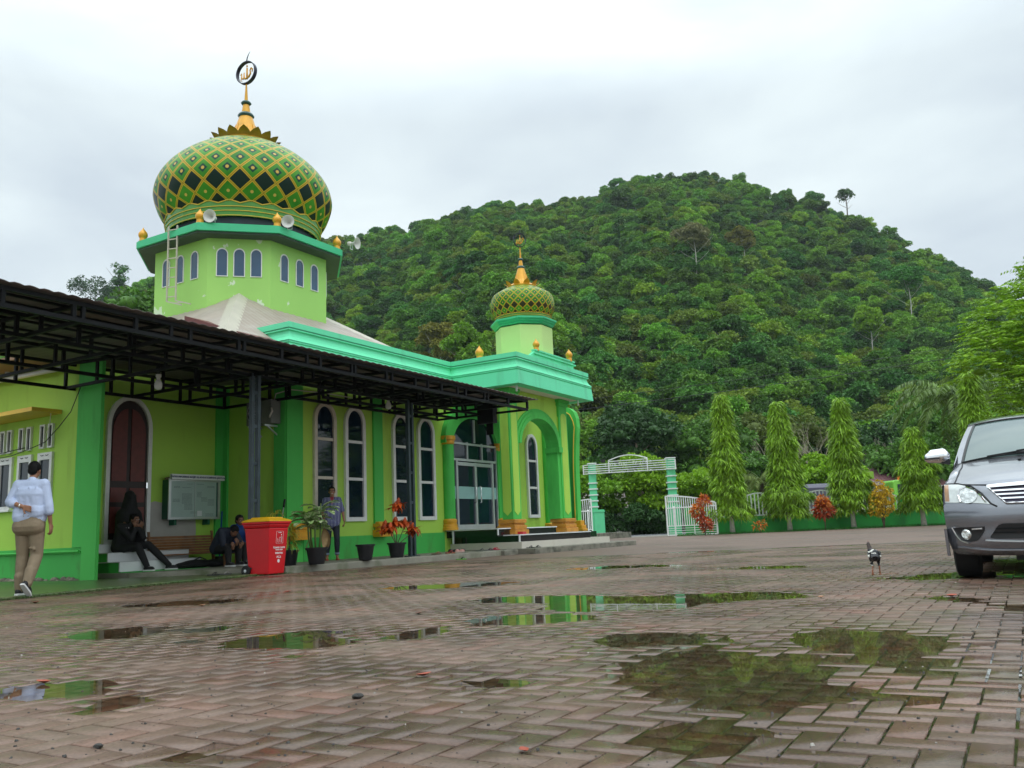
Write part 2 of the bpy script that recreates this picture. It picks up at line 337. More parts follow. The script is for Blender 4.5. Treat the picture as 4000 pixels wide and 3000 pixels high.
def paver_material():
    m = bpy.data.materials.new('wet_concrete_pavers'); m.use_nodes = True; t = m.node_tree; p = t.nodes['Principled BSDF']; l = t.links.new
    g = N(t, 'ShaderNodeNewGeometry'); tcn = N(t, 'ShaderNodeTexCoord')
    cr = N(t, 'ShaderNodeValToRGB'); e = cr.color_ramp.elements
    e[0].position = 0; e[0].color = (.135, .082, .056, 1); e[1].position = 1; e[1].color = (.150, .106, .080, 1)
    for ps, c in ((.3, (.138, .092, .066, 1)), (.55, (.158, .096, .070, 1)), (.75, (.143, .098, .072, 1)), (.93, (.165, .082, .056, 1))):
        k = e.new(ps); k.color = c
    l(g.outputs['Random Per Island'], cr.inputs[0])
    n1 = N(t, 'ShaderNodeTexNoise'); n1.inputs['Scale'].default_value = 1.1; n1.inputs['Detail'].default_value = 6; n1.inputs['Roughness'].default_value = .6; l(tcn.outputs['Object'], n1.inputs['Vector'])
    n2 = N(t, 'ShaderNodeTexNoise'); n2.inputs['Scale'].default_value = 90; n2.inputs['Detail'].default_value = 3; l(tcn.outputs['Object'], n2.inputs['Vector'])
    m1 = N(t, 'ShaderNodeMapRange'); m1.inputs['From Min'].default_value = .3; m1.inputs['From Max'].default_value = .7; m1.inputs['To Min'].default_value = .62; m1.inputs['To Max'].default_value = 1.3; l(n1.outputs[0], m1.inputs[0])
    m2 = N(t, 'ShaderNodeMapRange'); m2.inputs['From Min'].default_value = .3; m2.inputs['From Max'].default_value = .7; m2.inputs['To Min'].default_value = .78; m2.inputs['To Max'].default_value = 1.22; l(n2.outputs[0], m2.inputs[0])
    mu = N(t, 'ShaderNodeMath', operation='MULTIPLY'); l(m1.outputs[0], mu.inputs[0]); l(m2.outputs[0], mu.inputs[1])
    hs = N(t, 'ShaderNodeHueSaturation'); l(cr.outputs[0], hs.inputs['Color']); l(mu.outputs[0], hs.inputs['Value'])
    # moss and silt in patches, grains of sand
    n4 = N(t, 'ShaderNodeTexNoise'); n4.inputs['Scale'].default_value = .55; n4.inputs['Detail'].default_value = 7; n4.inputs['Roughness'].default_value = .65
    mp4 = N(t, 'ShaderNodeMapping'); mp4.inputs['Location'].default_value = (3, 8, 0); l(tcn.outputs['Object'], mp4.inputs[0]); l(mp4.outputs[0], n4.inputs['Vector'])
    m4 = N(t, 'ShaderNodeMapRange'); m4.inputs['From Min'].default_value = .52; m4.inputs['From Max'].default_value = .72; m4.inputs['To Max'].default_value = .75; l(n4.outputs[0], m4.inputs[0])
    nd = N(t, 'ShaderNodeTexNoise'); nd.inputs['Scale'].default_value = .8; nd.inputs['Detail'].default_value = 5; l(tcn.outputs['Object'], nd.inputs['Vector'])
    md = N(t, 'ShaderNodeMapRange'); md.inputs['From Min'].default_value = .40; md.inputs['From Max'].default_value = .58; md.inputs['To Min'].default_value = .76; md.inputs['To Max'].default_value = 1.12; l(nd.outputs[0], md.inputs[0])
    mv = N(t, 'ShaderNodeMath', operation='MULTIPLY'); l(mu.outputs[0], mv.inputs[0]); l(md.outputs[0], mv.inputs[1]); l(mv.outputs[0], hs.inputs['Value'])
    x4 = N(t, 'ShaderNodeMixRGB'); l(m4.outputs[0], x4.inputs[0]); l(hs.outputs[0], x4.inputs[1]); x4.inputs[2].default_value = (.085, .085, .035, 1)
    vo = N(t, 'ShaderNodeTexVoronoi'); vo.inputs['Scale'].default_value = 26; l(tcn.outputs['Object'], vo.inputs['Vector'])
    lt = N(t, 'ShaderNodeMath', operation='LESS_THAN'); lt.inputs[1].default_value = .075; l(vo.outputs['Distance'], lt.inputs[0])
    x5 = N(t, 'ShaderNodeMixRGB'); l(lt.outputs[0], x5.inputs[0]); l(x4.outputs[0], x5.inputs[1]); x5.inputs[2].default_value = (.045, .035, .028, 1)
    l(x5.outputs[0], p.inputs['Base Color'])
    # damp film: smoother in damp patches
    n3 = N(t, 'ShaderNodeTexNoise'); n3.inputs['Scale'].default_value = .8; n3.inputs['Detail'].default_value = 5; l(tcn.outputs['Object'], n3.inputs['Vector'])
    m3 = N(t, 'ShaderNodeMapRange'); m3.inputs['From Min'].default_value = .38; m3.inputs['From Max'].default_value = .62; m3.inputs['To Min'].default_value = .18; m3.inputs['To Max'].default_value = .52; l(n3.outputs[0], m3.inputs[0])
    sz = N(t, 'ShaderNodeSeparateXYZ'); l(g.outputs['Position'], sz.inputs[0]); m6 = N(t, 'ShaderNodeMapRange'); m6.inputs['From Min'].default_value = .0015; m6.inputs['From Max'].default_value = .0062; m6.inputs['To Min'].default_value = .22; m6.inputs['To Max'].default_value = 1.0; l(sz.outputs['Z'], m6.inputs[0])
    mr6 = N(t, 'ShaderNodeMath', operation='MULTIPLY'); l(m3.outputs[0], mr6.inputs[0]); l(m6.outputs[0], mr6.inputs[1]); l(mr6.outputs[0], p.inputs['Roughness'])
    p.inputs['Specular IOR Level'].default_value = .30
    n5 = N(t, 'ShaderNodeTexNoise'); n5.inputs['Scale'].default_value = 160; n5.inputs['Detail'].default_value = 3; l(tcn.outputs['Object'], n5.inputs['Vector'])
    b = N(t, 'ShaderNodeBump'); b.inputs['Strength'].default_value = .38; b.inputs['Distance'].default_value = .0022; l(n5.outputs[0], b.inputs['Height']); l(b.outputs[0], p.inputs['Normal'])
    return m
M['paver'] = paver_material()
def near_pavers():
    w = .106; ca, sa = cos(AZ), sin(AZ); cells = []
    R = 200
    for i in range(-R, 60):
        for j in range(0, 230):
            k = (i - j) % 4
            if k == 0: a0, b0, la, lb = i*w, j*w, 2*w, w
            elif k == 3: a0, b0, la, lb = i*w, j*w, w, 2*w
            else: continue
            n = a0 + la/2; s = b0 + lb/2
            x = n*ca + s*sa; y = -n*sa + s*ca
            if y < .9 or y > 19 or abs(x) > .66*y + 1.3 or n < -12.3: continue
            cells.append((a0, b0, la, lb))
    c = np.array(cells); g = .0030 + .002*np.random.rand(len(c)); bv = .0026
    rng = np.random.RandomState(3)
    ta = rng.normal(0, .0016, len(c)); tb = rng.normal(0, .0016, len(c)); dz = rng.normal(0, .0007, len(c))
    nmid = c[:,0]+c[:,2]/2; smid = c[:,1]+c[:,3]/2
    xm = nmid*ca + smid*sa; ym = -nmid*sa + smid*ca
    base = paving_height(xm, ym) + dz
    V = []
    for ins, zz in ((g, -.012), (g, -bv), (g+bv, 0.0)):
        for sa_, sb_ in ((0,0),(1,0),(1,1),(0,1)):
            a = c[:,0] + (c[:,2]-ins if sa_ else ins) + rng.normal(0, .0006, len(c)); b = c[:,1] + (c[:,3]-ins if sb_ else ins) + rng.normal(0, .0006, len(c))
            z = paving_height(a*ca+b*sa, -a*sa+b*ca)*.6 + (base-dz)*.4 + dz + zz + (a-nmid)*ta + (b-smid)*tb
            V.append(np.stack([a*ca+b*sa, -a*sa+b*ca, z], 1))
    V = np.stack(V, 1)                     # (n, 12, 3)
    q = [(8,9,10,11)] + [(k0+i, k0+(i+1)%4, k0+4+(i+1)%4, k0+4+i) for k0 in (0, 4) for i in range(4)]
    Q = (np.arange(len(c))[:,None,None]*12 + np.array(q)[None]).reshape(-1, 4)
    me = face_mesh(V.reshape(-1,3), Q, 'paving', M['paver'])
    o = bpy.data.objects.new('paving', me); COL.objects.link(o); o['kind'] = 'structure'
near_pavers()
# sand bed between the pavers, follows the same undulation
def bed():
    nx, ny = 190, 150; xs = np.linspace(-14.5, 14.5, nx); ys = np.linspace(.5, 19.6, ny); X, Y = np.meshgrid(xs, ys)
    Z = paving_height(X, Y) - .0075
    V = np.stack([X, Y, Z], -1).reshape(-1, 3); i = np.arange((ny-1)*(nx-1)); a = (i//(nx-1))*nx + i % (nx-1)
    me = face_mesh(V, np.stack([a, a+1, a+nx+1, a+nx], 1), 'joint_sand', mat('joint_sand', (.075, .065, .045), .55, var=.4, nscale=8, bump=.5, bscale=120, stain=((.03, .045, .015), .5, 1.2, 1, .8)))
    o = bpy.data.objects.new('joint_sand', me); COL.objects.link(o); o['kind'] = 'structure'
bed()
# far part of the yard: same paving drawn by a procedural brick pattern
def far_paver_mat():
    m = bpy.data.materials.new('far_pavers'); m.use_nodes = True; t = m.node_tree; p = t.nodes['Principled BSDF']; l = t.links.new
    tcn = N(t, 'ShaderNodeTexCoord'); mp = N(t, 'ShaderNodeMapping'); mp.inputs['Rotation'].default_value = (0, 0, AZ); l(tcn.outputs['Object'], mp.inputs[0])
    br = N(t, 'ShaderNodeTexBrick'); br.inputs['Scale'].default_value = 4.76; br.inputs['Color1'].default_value = (.172, .110, .082, 1); br.inputs['Color2'].default_value = (.148, .096, .072, 1)
    br.inputs['Mortar'].default_value = (.085, .065, .053, 1); br.inputs['Mortar Size'].default_value = .012; l(mp.outputs[0], br.inputs['Vector'])
    n1 = N(t, 'ShaderNodeTexNoise'); n1.inputs['Scale'].default_value = .35; n1.inputs['Detail'].default_value = 7; n1.inputs['Roughness'].default_value = .6; l(tcn.outputs['Object'], n1.inputs['Vector'])
    m1 = N(t, 'ShaderNodeMapRange'); m1.inputs['From Min'].default_value = .3; m1.inputs['From Max'].default_value = .7; m1.inputs['To Min'].default_value = .75; m1.inputs['To Max'].default_value = 1.2; l(n1.outputs[0], m1.inputs[0])
    hs = N(t, 'ShaderNodeHueSaturation'); l(br.outputs[0], hs.inputs['Color']); l(m1.outputs[0], hs.inputs['Value']); l(hs.outputs[0], p.inputs['Base Color'])
    m3 = N(t, 'ShaderNodeMapRange'); m3.inputs['From Min'].default_value = .35; m3.inputs['From Max'].default_value = .5; m3.inputs['To Min'].default_value = .38; m3.inputs['To Max'].default_value = .6; l(n1.outputs[0], m3.inputs[0]); l(m3.outputs[0], p.inputs['Roughness'])
    n5 = N(t, 'ShaderNodeTexNoise'); n5.inputs['Scale'].default_value = 60; l(tcn.outputs['Object'], n5.inputs['Vector'])
    b = N(t, 'ShaderNodeBump'); b.inputs['Strength'].default_value = .6; b.inputs['Distance'].default_value = .004; l(n5.outputs[0], b.inputs['Height']); l(b.outputs[0], p.inputs['Normal'])
    return m
M['farpaver'] = far_paver_mat()
far = MB(); far.quad((-60,-30,-.004),(60,-30,-.004),(60,50.5,-.004),(-60,50.5,-.004))
# leave the near window to the modelled pavers: far sheet is built as a frame around it
far = MB()
for x0, x1, y0, y1 in ((-60,60,-30,.5),(-60,-14.5,.5,19.6),(14.5,60,.5,19.6),(-60,60,19.6,50.5)): far.quad((x0,y0,.001),(x1,y0,.001),(x1,y1,.001),(x0,y1,.001))
single('yard', far, M['farpaver'], kind='structure', fix=False, org=(0,0,0))
# standing rain water
wm = bpy.data.materials.new('rain_water'); wm.use_nodes = True; _t = wm.node_tree; _pp = _t.nodes['Principled BSDF']
_pp.inputs['Base Color'].default_value = (.80, .74, .55, 1); _pp.inputs['Roughness'].default_value = .012; _pp.inputs['Transmission Weight'].default_value = 1.0; _pp.inputs['IOR'].default_value = 1.33
_n = N(_t, 'ShaderNodeTexNoise'); _n.inputs['Scale'].default_value = 7; _tc = N(_t, 'ShaderNodeTexCoord'); _t.links.new(_tc.outputs['Object'], _n.inputs['Vector'])
_b = N(_t, 'ShaderNodeBump'); _b.inputs['Strength'].default_value = .05; _b.inputs['Distance'].default_value = .002; _t.links.new(_n.outputs[0], _b.inputs['Height']); _t.links.new(_b.outputs[0], _pp.inputs['Normal'])
wmb = MB(); wmb.quad((-13,1,0),(13,1,0),(13,19.4,0),(-13,19.4,0))
single('water', wmb, wm, kind='structure', fix=False, org=(0,0,0))
# road and verge behind the gate
rd = MB(); rd.quad((-260,57,-.010),(260,57,-.010),(260,66,-.010),(-260,66,-.010))
single('road', rd, mat('wet_asphalt', (.10, .105, .115), .42, var=.15, nscale=3, bump=.4, bscale=80), kind='structure', fix=False, org=(0,57,-.01))
ml = MB(); ml.quad((-260,57.6,-.004),(260,57.6,-.004),(260,57.75,-.004),(-260,57.75,-.004)); ml.quad((-260,65.3,-.004),(260,65.3,-.004),(260,65.45,-.004),(-260,65.45,-.004))
single('road_marking', ml, mat('road_paint', (.7,.7,.68), .6, var=.2), kind='structure', fix=False, org=(0,57,-.004))
vg = MB(); vg.quad((-60,50.5,-.006),(60,50.5,-.006),(60,57,-.006),(-60,57,-.006))
single('driveway', vg, mat('gravel_concrete', (.20,.18,.16), .6, var=.25, nscale=2, bump=.5), kind='structure', fix=False, org=(0,50,-.006))
# terrain: one sheet from the yard to the ridge; its height follows the valley side
SIL_UP = .006
SIL = [(-1.35,.10),(-.9,.13),(-.70,.17),(-.60,.20),(-.55,.2371),(-.508,.2450),(-.465,.2500),(-.448,.2780),(-.401,.2915),(-.348,.3119),(-.271,.3361),(-.207,.3519),(-.125,.3650),(-.074,.3800),(-.022,.3930),(.023,.3952),(.109,.3980),(.138,.4102),(.177,.4147),(.232,.4121),(.264,.4049),(.295,.3917),(.335,.3704),(.364,.3593),(.406,.3319),(.449,.2937),(.487,.2628),(.511,.2418),(.526,.2239),(.552,.1954),(.65,.15),(.8,.13),(1.1,.10),(1.35,.08)]
_sa = np.array([a for a, b in SIL]); _se = np.array([b for a, b in SIL])
RID = 400.0
def terrain_z(x, y):
    az = np.arctan2(x, y); r = np.hypot(x, y)
    top = (np.interp(az, _sa, _se) + SIL_UP) * RID - 5.5
    u = np.clip((r - 95) / (RID - 95), 0, 1)
    prof = .12*u + .88*u**1.28
    g = .06*np.sin(az*9+1.3)*np.sin(pi*u) + .035*np.sin(az*23+r*.01)*np.sin(pi*u)   # spurs and gullies
    z = top * np.clip(prof + g, 0, 1.02)
    z = np.where(r > RID, top - (r-RID)*.25, z)
    return np.maximum(z, -.03)
def terrain():
    azs = np.linspace(-1.35, 1.35, 181); rs = np.concatenate([[68, 75, 85, 95], np.linspace(105, 430, 60), [470, 540]])
    A, Rr = np.meshgrid(azs, rs); X = Rr*np.sin(A); Y = Rr*np.cos(A); Z = terrain_z(X, Y); Z[0] = -.03
    V = np.stack([X, Y, Z], -1).reshape(-1, 3); nx = len(azs); ny = len(rs); i = np.arange((ny-1)*(nx-1)); a = (i//(nx-1))*nx + i % (nx-1)
    me = face_mesh(V, np.stack([a, a+1, a+nx+1, a+nx], 1), 'hill', mat('undergrowth', (.018, .04, .012), .9, var=.4, nscale=.1))
    me.polygons.foreach_set('use_smooth', [True]*len(me.polygons))
    o = bpy.data.objects.new('hill', me); COL.objects.link(o); o['kind'] = 'structure'
terrain()
gr = MB(); gr.quad((-3000,-3000,-.05),(3000,-3000,-.05),(3000,3000,-.05),(-3000,3000,-.05))
single('ground', gr, mat('rough_grass_ground', (.045, .075, .025), .9, var=.3, nscale=.3), kind='structure', fix=False, org=(0,0,-.05))
# ------------------------------------------------------------------ vegetation
def nrm(a): return a / np.maximum(np.linalg.norm(a, axis=-1, keepdims=True), 1e-9)
def leaf_arrays(P, D, Lh, Wd, droop=.25, rng=np.random):
    """one folded rhombus per leaf"""
    P = np.asarray(P); D = nrm(np.asarray(D)); n = len(P); Lh = np.broadcast_to(Lh, n)[:,None]; Wd = np.broadcast_to(Wd, n)[:,None]
    R = rng.normal(0, 1, (n, 3)); S = nrm(np.cross(D, R + np.array([0,0,.3])))
    mid = P + D*Lh*.45; tip = P + D*Lh; tip[:,2] -= (Lh*droop)[:,0]
    V = np.stack([P, mid + S*Wd/2, tip, mid - S*Wd/2], 1)
    return V.reshape(-1, 3), np.arange(n*4).reshape(-1, 4)
def lumps_points(lumps, n, rng, lo=-.35):
    """points spread over the outsides of many lumps, mostly on their upper sides"""
    L_ = np.array(lumps); w = L_[:,3]**2; idx = rng.choice(len(L_), n, p=w/w.sum())
    d = nrm(rng.normal(0, 1, (n, 3))); d[:,2] = np.where(d[:,2] < lo, -d[:,2], d[:,2])
    r = L_[idx,3] * (.75 + .38*rng.rand(n)); sq = np.array([1, 1, .75])
    return L_[idx,:3] + d*r[:,None]*sq, d
def blob_arrays(lumps, f=.6, n=8, m=5):
    mb = MB()
    for x, y, z, r in lumps: mb.ell((x, y, z), (r*f, r*f, r*f*.72), n, m)
    return np.array(mb.v), [q for q in mb.f]
def crown_mesh(name, lumps, nleaf, size, width, m, seed, droop=.25, up=.35, inner=True, mi=None, lo=-.35):
    rng = np.random.RandomState(seed); P, d = lumps_points(lumps, nleaf, rng, lo)
    D = d + rng.normal(0, .55, d.shape); D[:,2] += up*0
    V, Q = leaf_arrays(P, D, size*(.6+.8*rng.rand(nleaf)), width*(.7+.6*rng.rand(nleaf)), droop, rng)
    if inner:
        bv, bq = blob_arrays(lumps); Q = np.concatenate([Q, np.array(bq)+len(V)]); V = np.concatenate([V, bv])
    me = face_mesh(V, Q, name, m)
    return me
def mk_lumps(rng, k, R, H, rl, c=(0,0,0), shell=.55):
    out = []
    for i in range(k):
        d = nrm(rng.normal(0, 1, 3)); r = shell + (1-shell)*rng.rand(); z = d[2]
        out.append((c[0]+d[0]*R*r, c[1]+d[1]*R*r, c[2]+abs(z)**.9*np.sign(z+.3)*H*r, rl*(.7+.6*rng.rand())))
    return out
def trunk_mb(h, r0, r1, rng, limbs=5, spread=.5, base=(0,0,0), lean=0):
    mb = MB(); b = Vector(base); pts = [b + Vector((lean*h*(t**1.4) + .03*h*sin(3*t), .02*h*sin(5*t+1), h*t)) for t in (0, .15, .35, .6, .8, 1)]
    mb.tube(pts, [r0*1.35, r0, r0*.9, (r0+r1)/2, r1*1.1, r1*.6], 9)
    for i in range(limbs):
        t = .45 + .5*i/limbs; p = pts[0].lerp(pts[-1], t); a = i*2.4 + rng.rand(); l = h*spread*(.5+.5*rng.rand())
        q = p + Vector((cos(a)*l*.5, sin(a)*l*.5, l*.35)); e = p + Vector((cos(a)*l, sin(a)*l, l*.8))
        mb.tube([p, q, e], [r1*.7, r1*.45, r1*.15], 6)
    return mb
def mesh_part(name, me, parent, label=None):
    o = bpy.data.objects.new(name, me); COL.objects.link(o); o.parent = parent
    if label: o['label'] = label
    return o
M['forest'] = mat('forest_leaves', (.125, .285, .026), .55, spec=.25, var=.25, nscale=.35, island=.28, objrand=.50, hue=.015, trans=.12)
M['forest_y'] = mat('forest_leaves_olive', (.165, .245, .03), .55, spec=.25, var=.25, nscale=.35, island=.28, objrand=.35, hue=.012, trans=.12)
M['forest_b'] = mat('forest_leaves_deep', (.075, .215, .034), .55, spec=.25, var=.25, nscale=.35, island=.28, objrand=.35, hue=.02, trans=.1)
M['forest_l'] = mat('forest_leaves_bright', (.19, .36, .025), .55, spec=.25, var=.2, nscale=.35, island=.25, objrand=.3, hue=.02, trans=.15)
def forest():
    variants = bpy.data.collections.new('forest_tree_kinds')
    rng = np.random.RandomState(11)
    kinds = []
    for i in range(12):
        flat = rng.rand(); R = 3.6 + .9*rng.rand(); H = 2.0 + 2.4*rng.rand()
        lumps = mk_lumps(rng, int(16+10*rng.rand()), R, H, 1.35, (0,0,6.0), .5) + mk_lumps(rng, 6, R*.55, 2.0, 1.3, (0,0,3.4), .3)
        m = [M['forest'], M['forest'], M['forest_b'], M['forest_y'], M['forest'], M['forest_b'], M['forest'], M['forest_y'], M['forest_l'], M['forest_b'], M['forest'], M['forest_b']][i]
        me = crown_mesh('forest_crown', lumps, 3600, .80, .46, m, 50+i, .2)
        kinds.append(me)
    objs = []
    for i, me in enumerate(kinds):
        o = bpy.data.objects.new('forest_tree_%02d' % i, me); variants.objects.link(o); objs.append(o)
    pts = []; scl = []; rot = []; vi = []
    r = 96.0
    while r < 425:
        step = 3.35 + .0024*r
        n = int(1.28*r/step)
        for k in range(n):
            az = -.62 + 1.28*(k + rng.rand()*.9)/n; rr = r + (rng.rand()-.5)*step*1.1
            x, y = rr*sin(az), rr*cos(az)
            z = float(terrain_z(np.array([x]), np.array([y]))[0])
            pts.append((x, y, z - 1.4 + rng.normal(0, .8))); scl.append((.31 + .48*rng.rand()**1.8 + (.22 if rng.rand() < .05 and r < 360 else 0)) * (1.0 + .0003*r)); rot.append(rng.rand()*6.283); vi.append(rng.randint(12) if rng.rand() > .05 else 8)
        r += step*.86
    me = bpy.data.meshes.new('forest'); me.vertices.add(len(pts)); me.vertices.foreach_set('co', np.array(pts, dtype=np.float32).ravel())
    for nm, arr, ty in (('scl', scl, 'FLOAT'), ('rotz', rot, 'FLOAT'), ('vi', vi, 'INT')):
        a = me.attributes.new(nm, ty, 'POINT'); a.data.foreach_set('value', np.array(arr, dtype=np.float32 if ty == 'FLOAT' else np.int32))
    o = bpy.data.objects.new('forest', me); COL.objects.link(o); o['kind'] = 'stuff'; o['label'] = 'dense green rainforest covering the whole hillside'; o['category'] = 'forest'
    g = bpy.data.node_groups.new('forest_points', 'GeometryNodeTree')
    g.interface.new_socket('Geometry', in_out='INPUT', socket_type='NodeSocketGeometry'); g.interface.new_socket('Geometry', in_out='OUTPUT', socket_type='NodeSocketGeometry')
    gi = g.nodes.new('NodeGroupInput'); go = g.nodes.new('NodeGroupOutput'); iop = g.nodes.new('GeometryNodeInstanceOnPoints'); ci = g.nodes.new('GeometryNodeCollectionInfo')
    ci.inputs['Collection'].default_value = variants; ci.inputs['Separate Children'].default_value = True; ci.inputs['Reset Children'].default_value = True
    def attr(nm, ty):
        a = g.nodes.new('GeometryNodeInputNamedAttribute'); a.data_type = ty; a.inputs['Name'].default_value = nm; return a.outputs['Attribute']
    cx = g.nodes.new('ShaderNodeCombineXYZ'); lk = g.links.new
    m2p = g.nodes.new('GeometryNodeMeshToPoints')
    lk(gi.outputs[0], m2p.inputs['Mesh']); lk(m2p.outputs[0], iop.inputs['Points']); lk(ci.outputs[0], iop.inputs['Instance']); iop.inputs['Pick Instance'].default_value = True
    lk(attr('vi', 'INT'), iop.inputs['Instance Index']); lk(attr('rotz', 'FLOAT'), cx.inputs['Z']); lk(cx.outputs[0], iop.inputs['Rotation']); lk(attr('scl', 'FLOAT'), iop.inputs['Scale']); lk(iop.outputs[0], go.inputs[0])
    md = o.modifiers.new('trees', 'NODES'); md.node_group = g
    print('forest trees', len(pts))
forest()

def broadleaf(name, label, loc, R, H, zc, trunk_h, m, seed, nleaf=3500, size=.35, width=.2, k=22, rl=.9, tr=.16, bark='bark', group=None, cat='tree', inner=True, lean=0, barkvis=True, droop=.25, lumps=None):
    rng = np.random.RandomState(seed)
    t = thing(name, label, cat, loc, group=group)
    lumps = lumps or mk_lumps(rng, k, R, H, rl, (lean*trunk_h, 0, zc), .5)
    mesh_part('crown', crown_mesh('crown', lumps, nleaf, size, width, m, seed, droop, inner=inner), t)
    part('trunk', trunk_mb(trunk_h, tr, tr*.55, rng, 6, .45, (0,0,-.1), lean), M[bark], t, smooth=True, local=True)
    return t
M['leaf_lime'] = mat('leaves_lime', (.22, .40, .02), .5, spec=.3, var=.2, nscale=2, island=.35, trans=.25)
M['leaf_bright'] = mat('leaves_bright', (.16, .33, .02), .5, spec=.3, var=.25, nscale=1.5, island=.35, trans=.25)
M['leaf_mid'] = mat('leaves_mid', (.085, .20, .025), .5, spec=.3, var=.25, nscale=1.5, island=.35, trans=.2)
M['leaf_olive'] = mat('leaves_olive', (.12, .17, .03), .55, spec=.3, var=.25, nscale=1.5, island=.35, trans=.2)
M['leaf_dark'] = mat('leaves_dark', (.032, .09, .018), .5, spec=.3, var=.25, nscale=1.5, island=.3, trans=.12)
M['mast'] = mat('mast_tree_leaves', (.21, .38, .022), .45, spec=.35, var=.3, nscale=1.2, island=.4, trans=.2)

# trees with drooping leaves along the front fence
def mast_tree(label, loc, H, Rb, seed, lean):
    rng = np.random.RandomState(seed); t = thing('columnar_tree', label, 'tree', loc, group='drooping columnar trees along the fence')
    P = []; D = []; bl = []
    nt_ = int(1350*H/7*Rb/1.1)
    for i in range(nt_):
        u = rng.rand()**.85; z = .82 + u*(H-.84); w = .86*Rb*(1-u)**.86*(.94+.15*sin(z*4.5+seed)+.14*sin(z*2.1+seed*2)) + .13
        a = rng.rand()*6.283; rr = w*(.62+.42*rng.rand()) * (1 + .12*sin(3*a+seed+z))
        if sin(z*5.1+2*a+seed*3) > .6 and rng.rand() < .55: continue
        c = np.array([cos(a)*rr + lean*z, sin(a)*rr, z])
        for j in range(9):
            b = a + rng.normal(0, 1.1); d = np.array([cos(b)*.75, sin(b)*.75, -.85 + .75*rng.rand()]); P.append(c + rng.normal(0, .05, 3)); D.append(d)
    P = np.array(P); D = np.array(D); n = len(P)
    V, Q = leaf_arrays(P, D, .34*(.6+.7*rng.rand(n)), .055*(.8+.6*rng.rand(n)), .35, rng)
    core = MB(); core.lathe([(Rb*.4, 1.0), (Rb*.52, 1.5), (Rb*.5, H*.4), (Rb*.32, H*.7), (.05, H*.94)], 10)
    cv = np.array(core.v); cv[:,0] += lean*cv[:,2]; cq = [f for f in core.f if len(f) == 4]
    Q = np.concatenate([Q, np.array(cq)+len(V)]); V = np.concatenate([V, cv])
    mesh_part('crown', face_mesh(V, Q, 'crown', M['mast']), t)
    tb = MB(); tb.tube([(0,0,-.05), (lean*.5,0,.5), (lean*1.2,0,1.2)], [.16, .12, .1], 10); part('trunk', tb, M['whitebark'], t, smooth=True, local=True, label='trunk whitewashed at the foot')
    tb = MB(); tb.tube([(lean*1.15,0,1.15), (lean*H*.6,0,H*.6), (lean*H*.9,0,H*.9)], [.1, .06, .02], 8); part('upper_trunk', tb, M['bark'], t, smooth=True, local=True)
    return t
mast_tree('tallest drooping columnar tree, beside the open white gate leaf', (11.55, 47, 0), 7.55, 1.12, 3, -.010)
mast_tree('drooping columnar tree second from the gate, in front of the railing', (14.65, 47, 0), 7.05, 1.25, 5, -.012)
mast_tree('drooping columnar tree between the red croton and the yellow shrub', (18.1, 47, 0), 7.15, 1.2, 8, -.012)
mast_tree('shorter drooping columnar tree nearest the grey van', (21.5, 46.2, 0), 5.25, 1.35, 13, -.01)

# garden plants in front of the fence
M['croton_red'] = mat('croton_red_leaves', (.42, .07, .02), .4, var=.4, nscale=4, island=.55, trans=.15)
M['croton_orange'] = mat('croton_orange_leaves', (.60, .19, .02), .4, var=.4, nscale=4, island=.4, trans=.15)
M['croton_yellow'] = mat('croton_yellow_leaves', (.62, .42, .02), .45, var=.3, nscale=4, island=.35, trans=.15)
def leafy(name, t, groups, m, seed, size, width, n, droop=.2, inner=False, label=None, lo=-.9):
    return mesh_part(name, crown_mesh(name, groups, n, size, width, m, seed, droop, inner=inner, lo=lo), t, label)
def stems(t, ends, r=.02, m='bark'):
    mb = MB()
    for e in ends: mb.tube([(0,0,0), (e[0]*.35, e[1]*.35, e[2]*.5), e], [r, r*.8, r*.4], 6)
    part('stem', mb, M[m], t, smooth=True, local=True)
t = thing('croton_plant', 'tall thin croton of red and orange leaf tufts in front of the open gate leaf', 'shrub', (9.75, 45.5, 0))
leafy('red_foliage', t, [(.05,0,1.75,.24), (-.28,0,1.15,.22), (-.2,0,.95,.2), (.05,0,.65,.26), (.08,0,.42,.18)], M['croton_red'], 1, .26, .07, 420)
leafy('orange_foliage', t, [(.05,0,1.88,.18), (-.32,0,1.34,.24), (.08,-.05,.72,.14)], M['croton_orange'], 2, .24, .07, 260, label='young orange and yellow leaves at the tops of the tufts')
stems(t, [(.05,0,1.7), (-.28,0,1.2), (.05,0,.6)])
t = thing('croton_plant', 'bushy croton with red top and maroon skirt before the railing', 'shrub', (16.3, 46.3, 0))
leafy('red_foliage', t, [(0,0,1.3,.30), (.1,0,1.05,.36), (-.1,0,.98,.36)], M['croton_red'], 3, .26, .075, 520)
leafy('orange_foliage', t, [(0,0,1.62,.22), (-.03,-.12,1.42,.26)], M['croton_orange'], 4, .22, .07, 260)
stems(t, [(0,0,1.2), (.08,0,.9)])
t = thing('croton_plant', 'small rusty croton seedling on the grass strip under the railing', 'shrub', (12.75, 46, 0))
leafy('red_foliage', t, [(-.12,0,.38,.16), (.15,0,.5,.14)], M['croton_orange'], 5, .2, .06, 90); stems(t, [(-.12,0,.3), (.15,0,.4)], .012)
t = thing('yellow_shrub', 'yellow leaved shrub in front of the green truck cab', 'shrub', (19.3, 46, 0))
leafy('foliage', t, [(0,0,1.9,.32), (-.2,0,1.55,.36), (.25,0,1.5,.36), (-.3,0,1.15,.33), (.15,0,1.1,.38), (.38,0,1.9,.22), (-.45,0,.85,.2), (0,0,.8,.28), (0,.1,2.3,.22)], M['croton_yellow'], 6, .14, .08, 1900)
stems(t, [(0,0,1.6), (-.25,0,1.2), (.25,0,1.3)], .035)
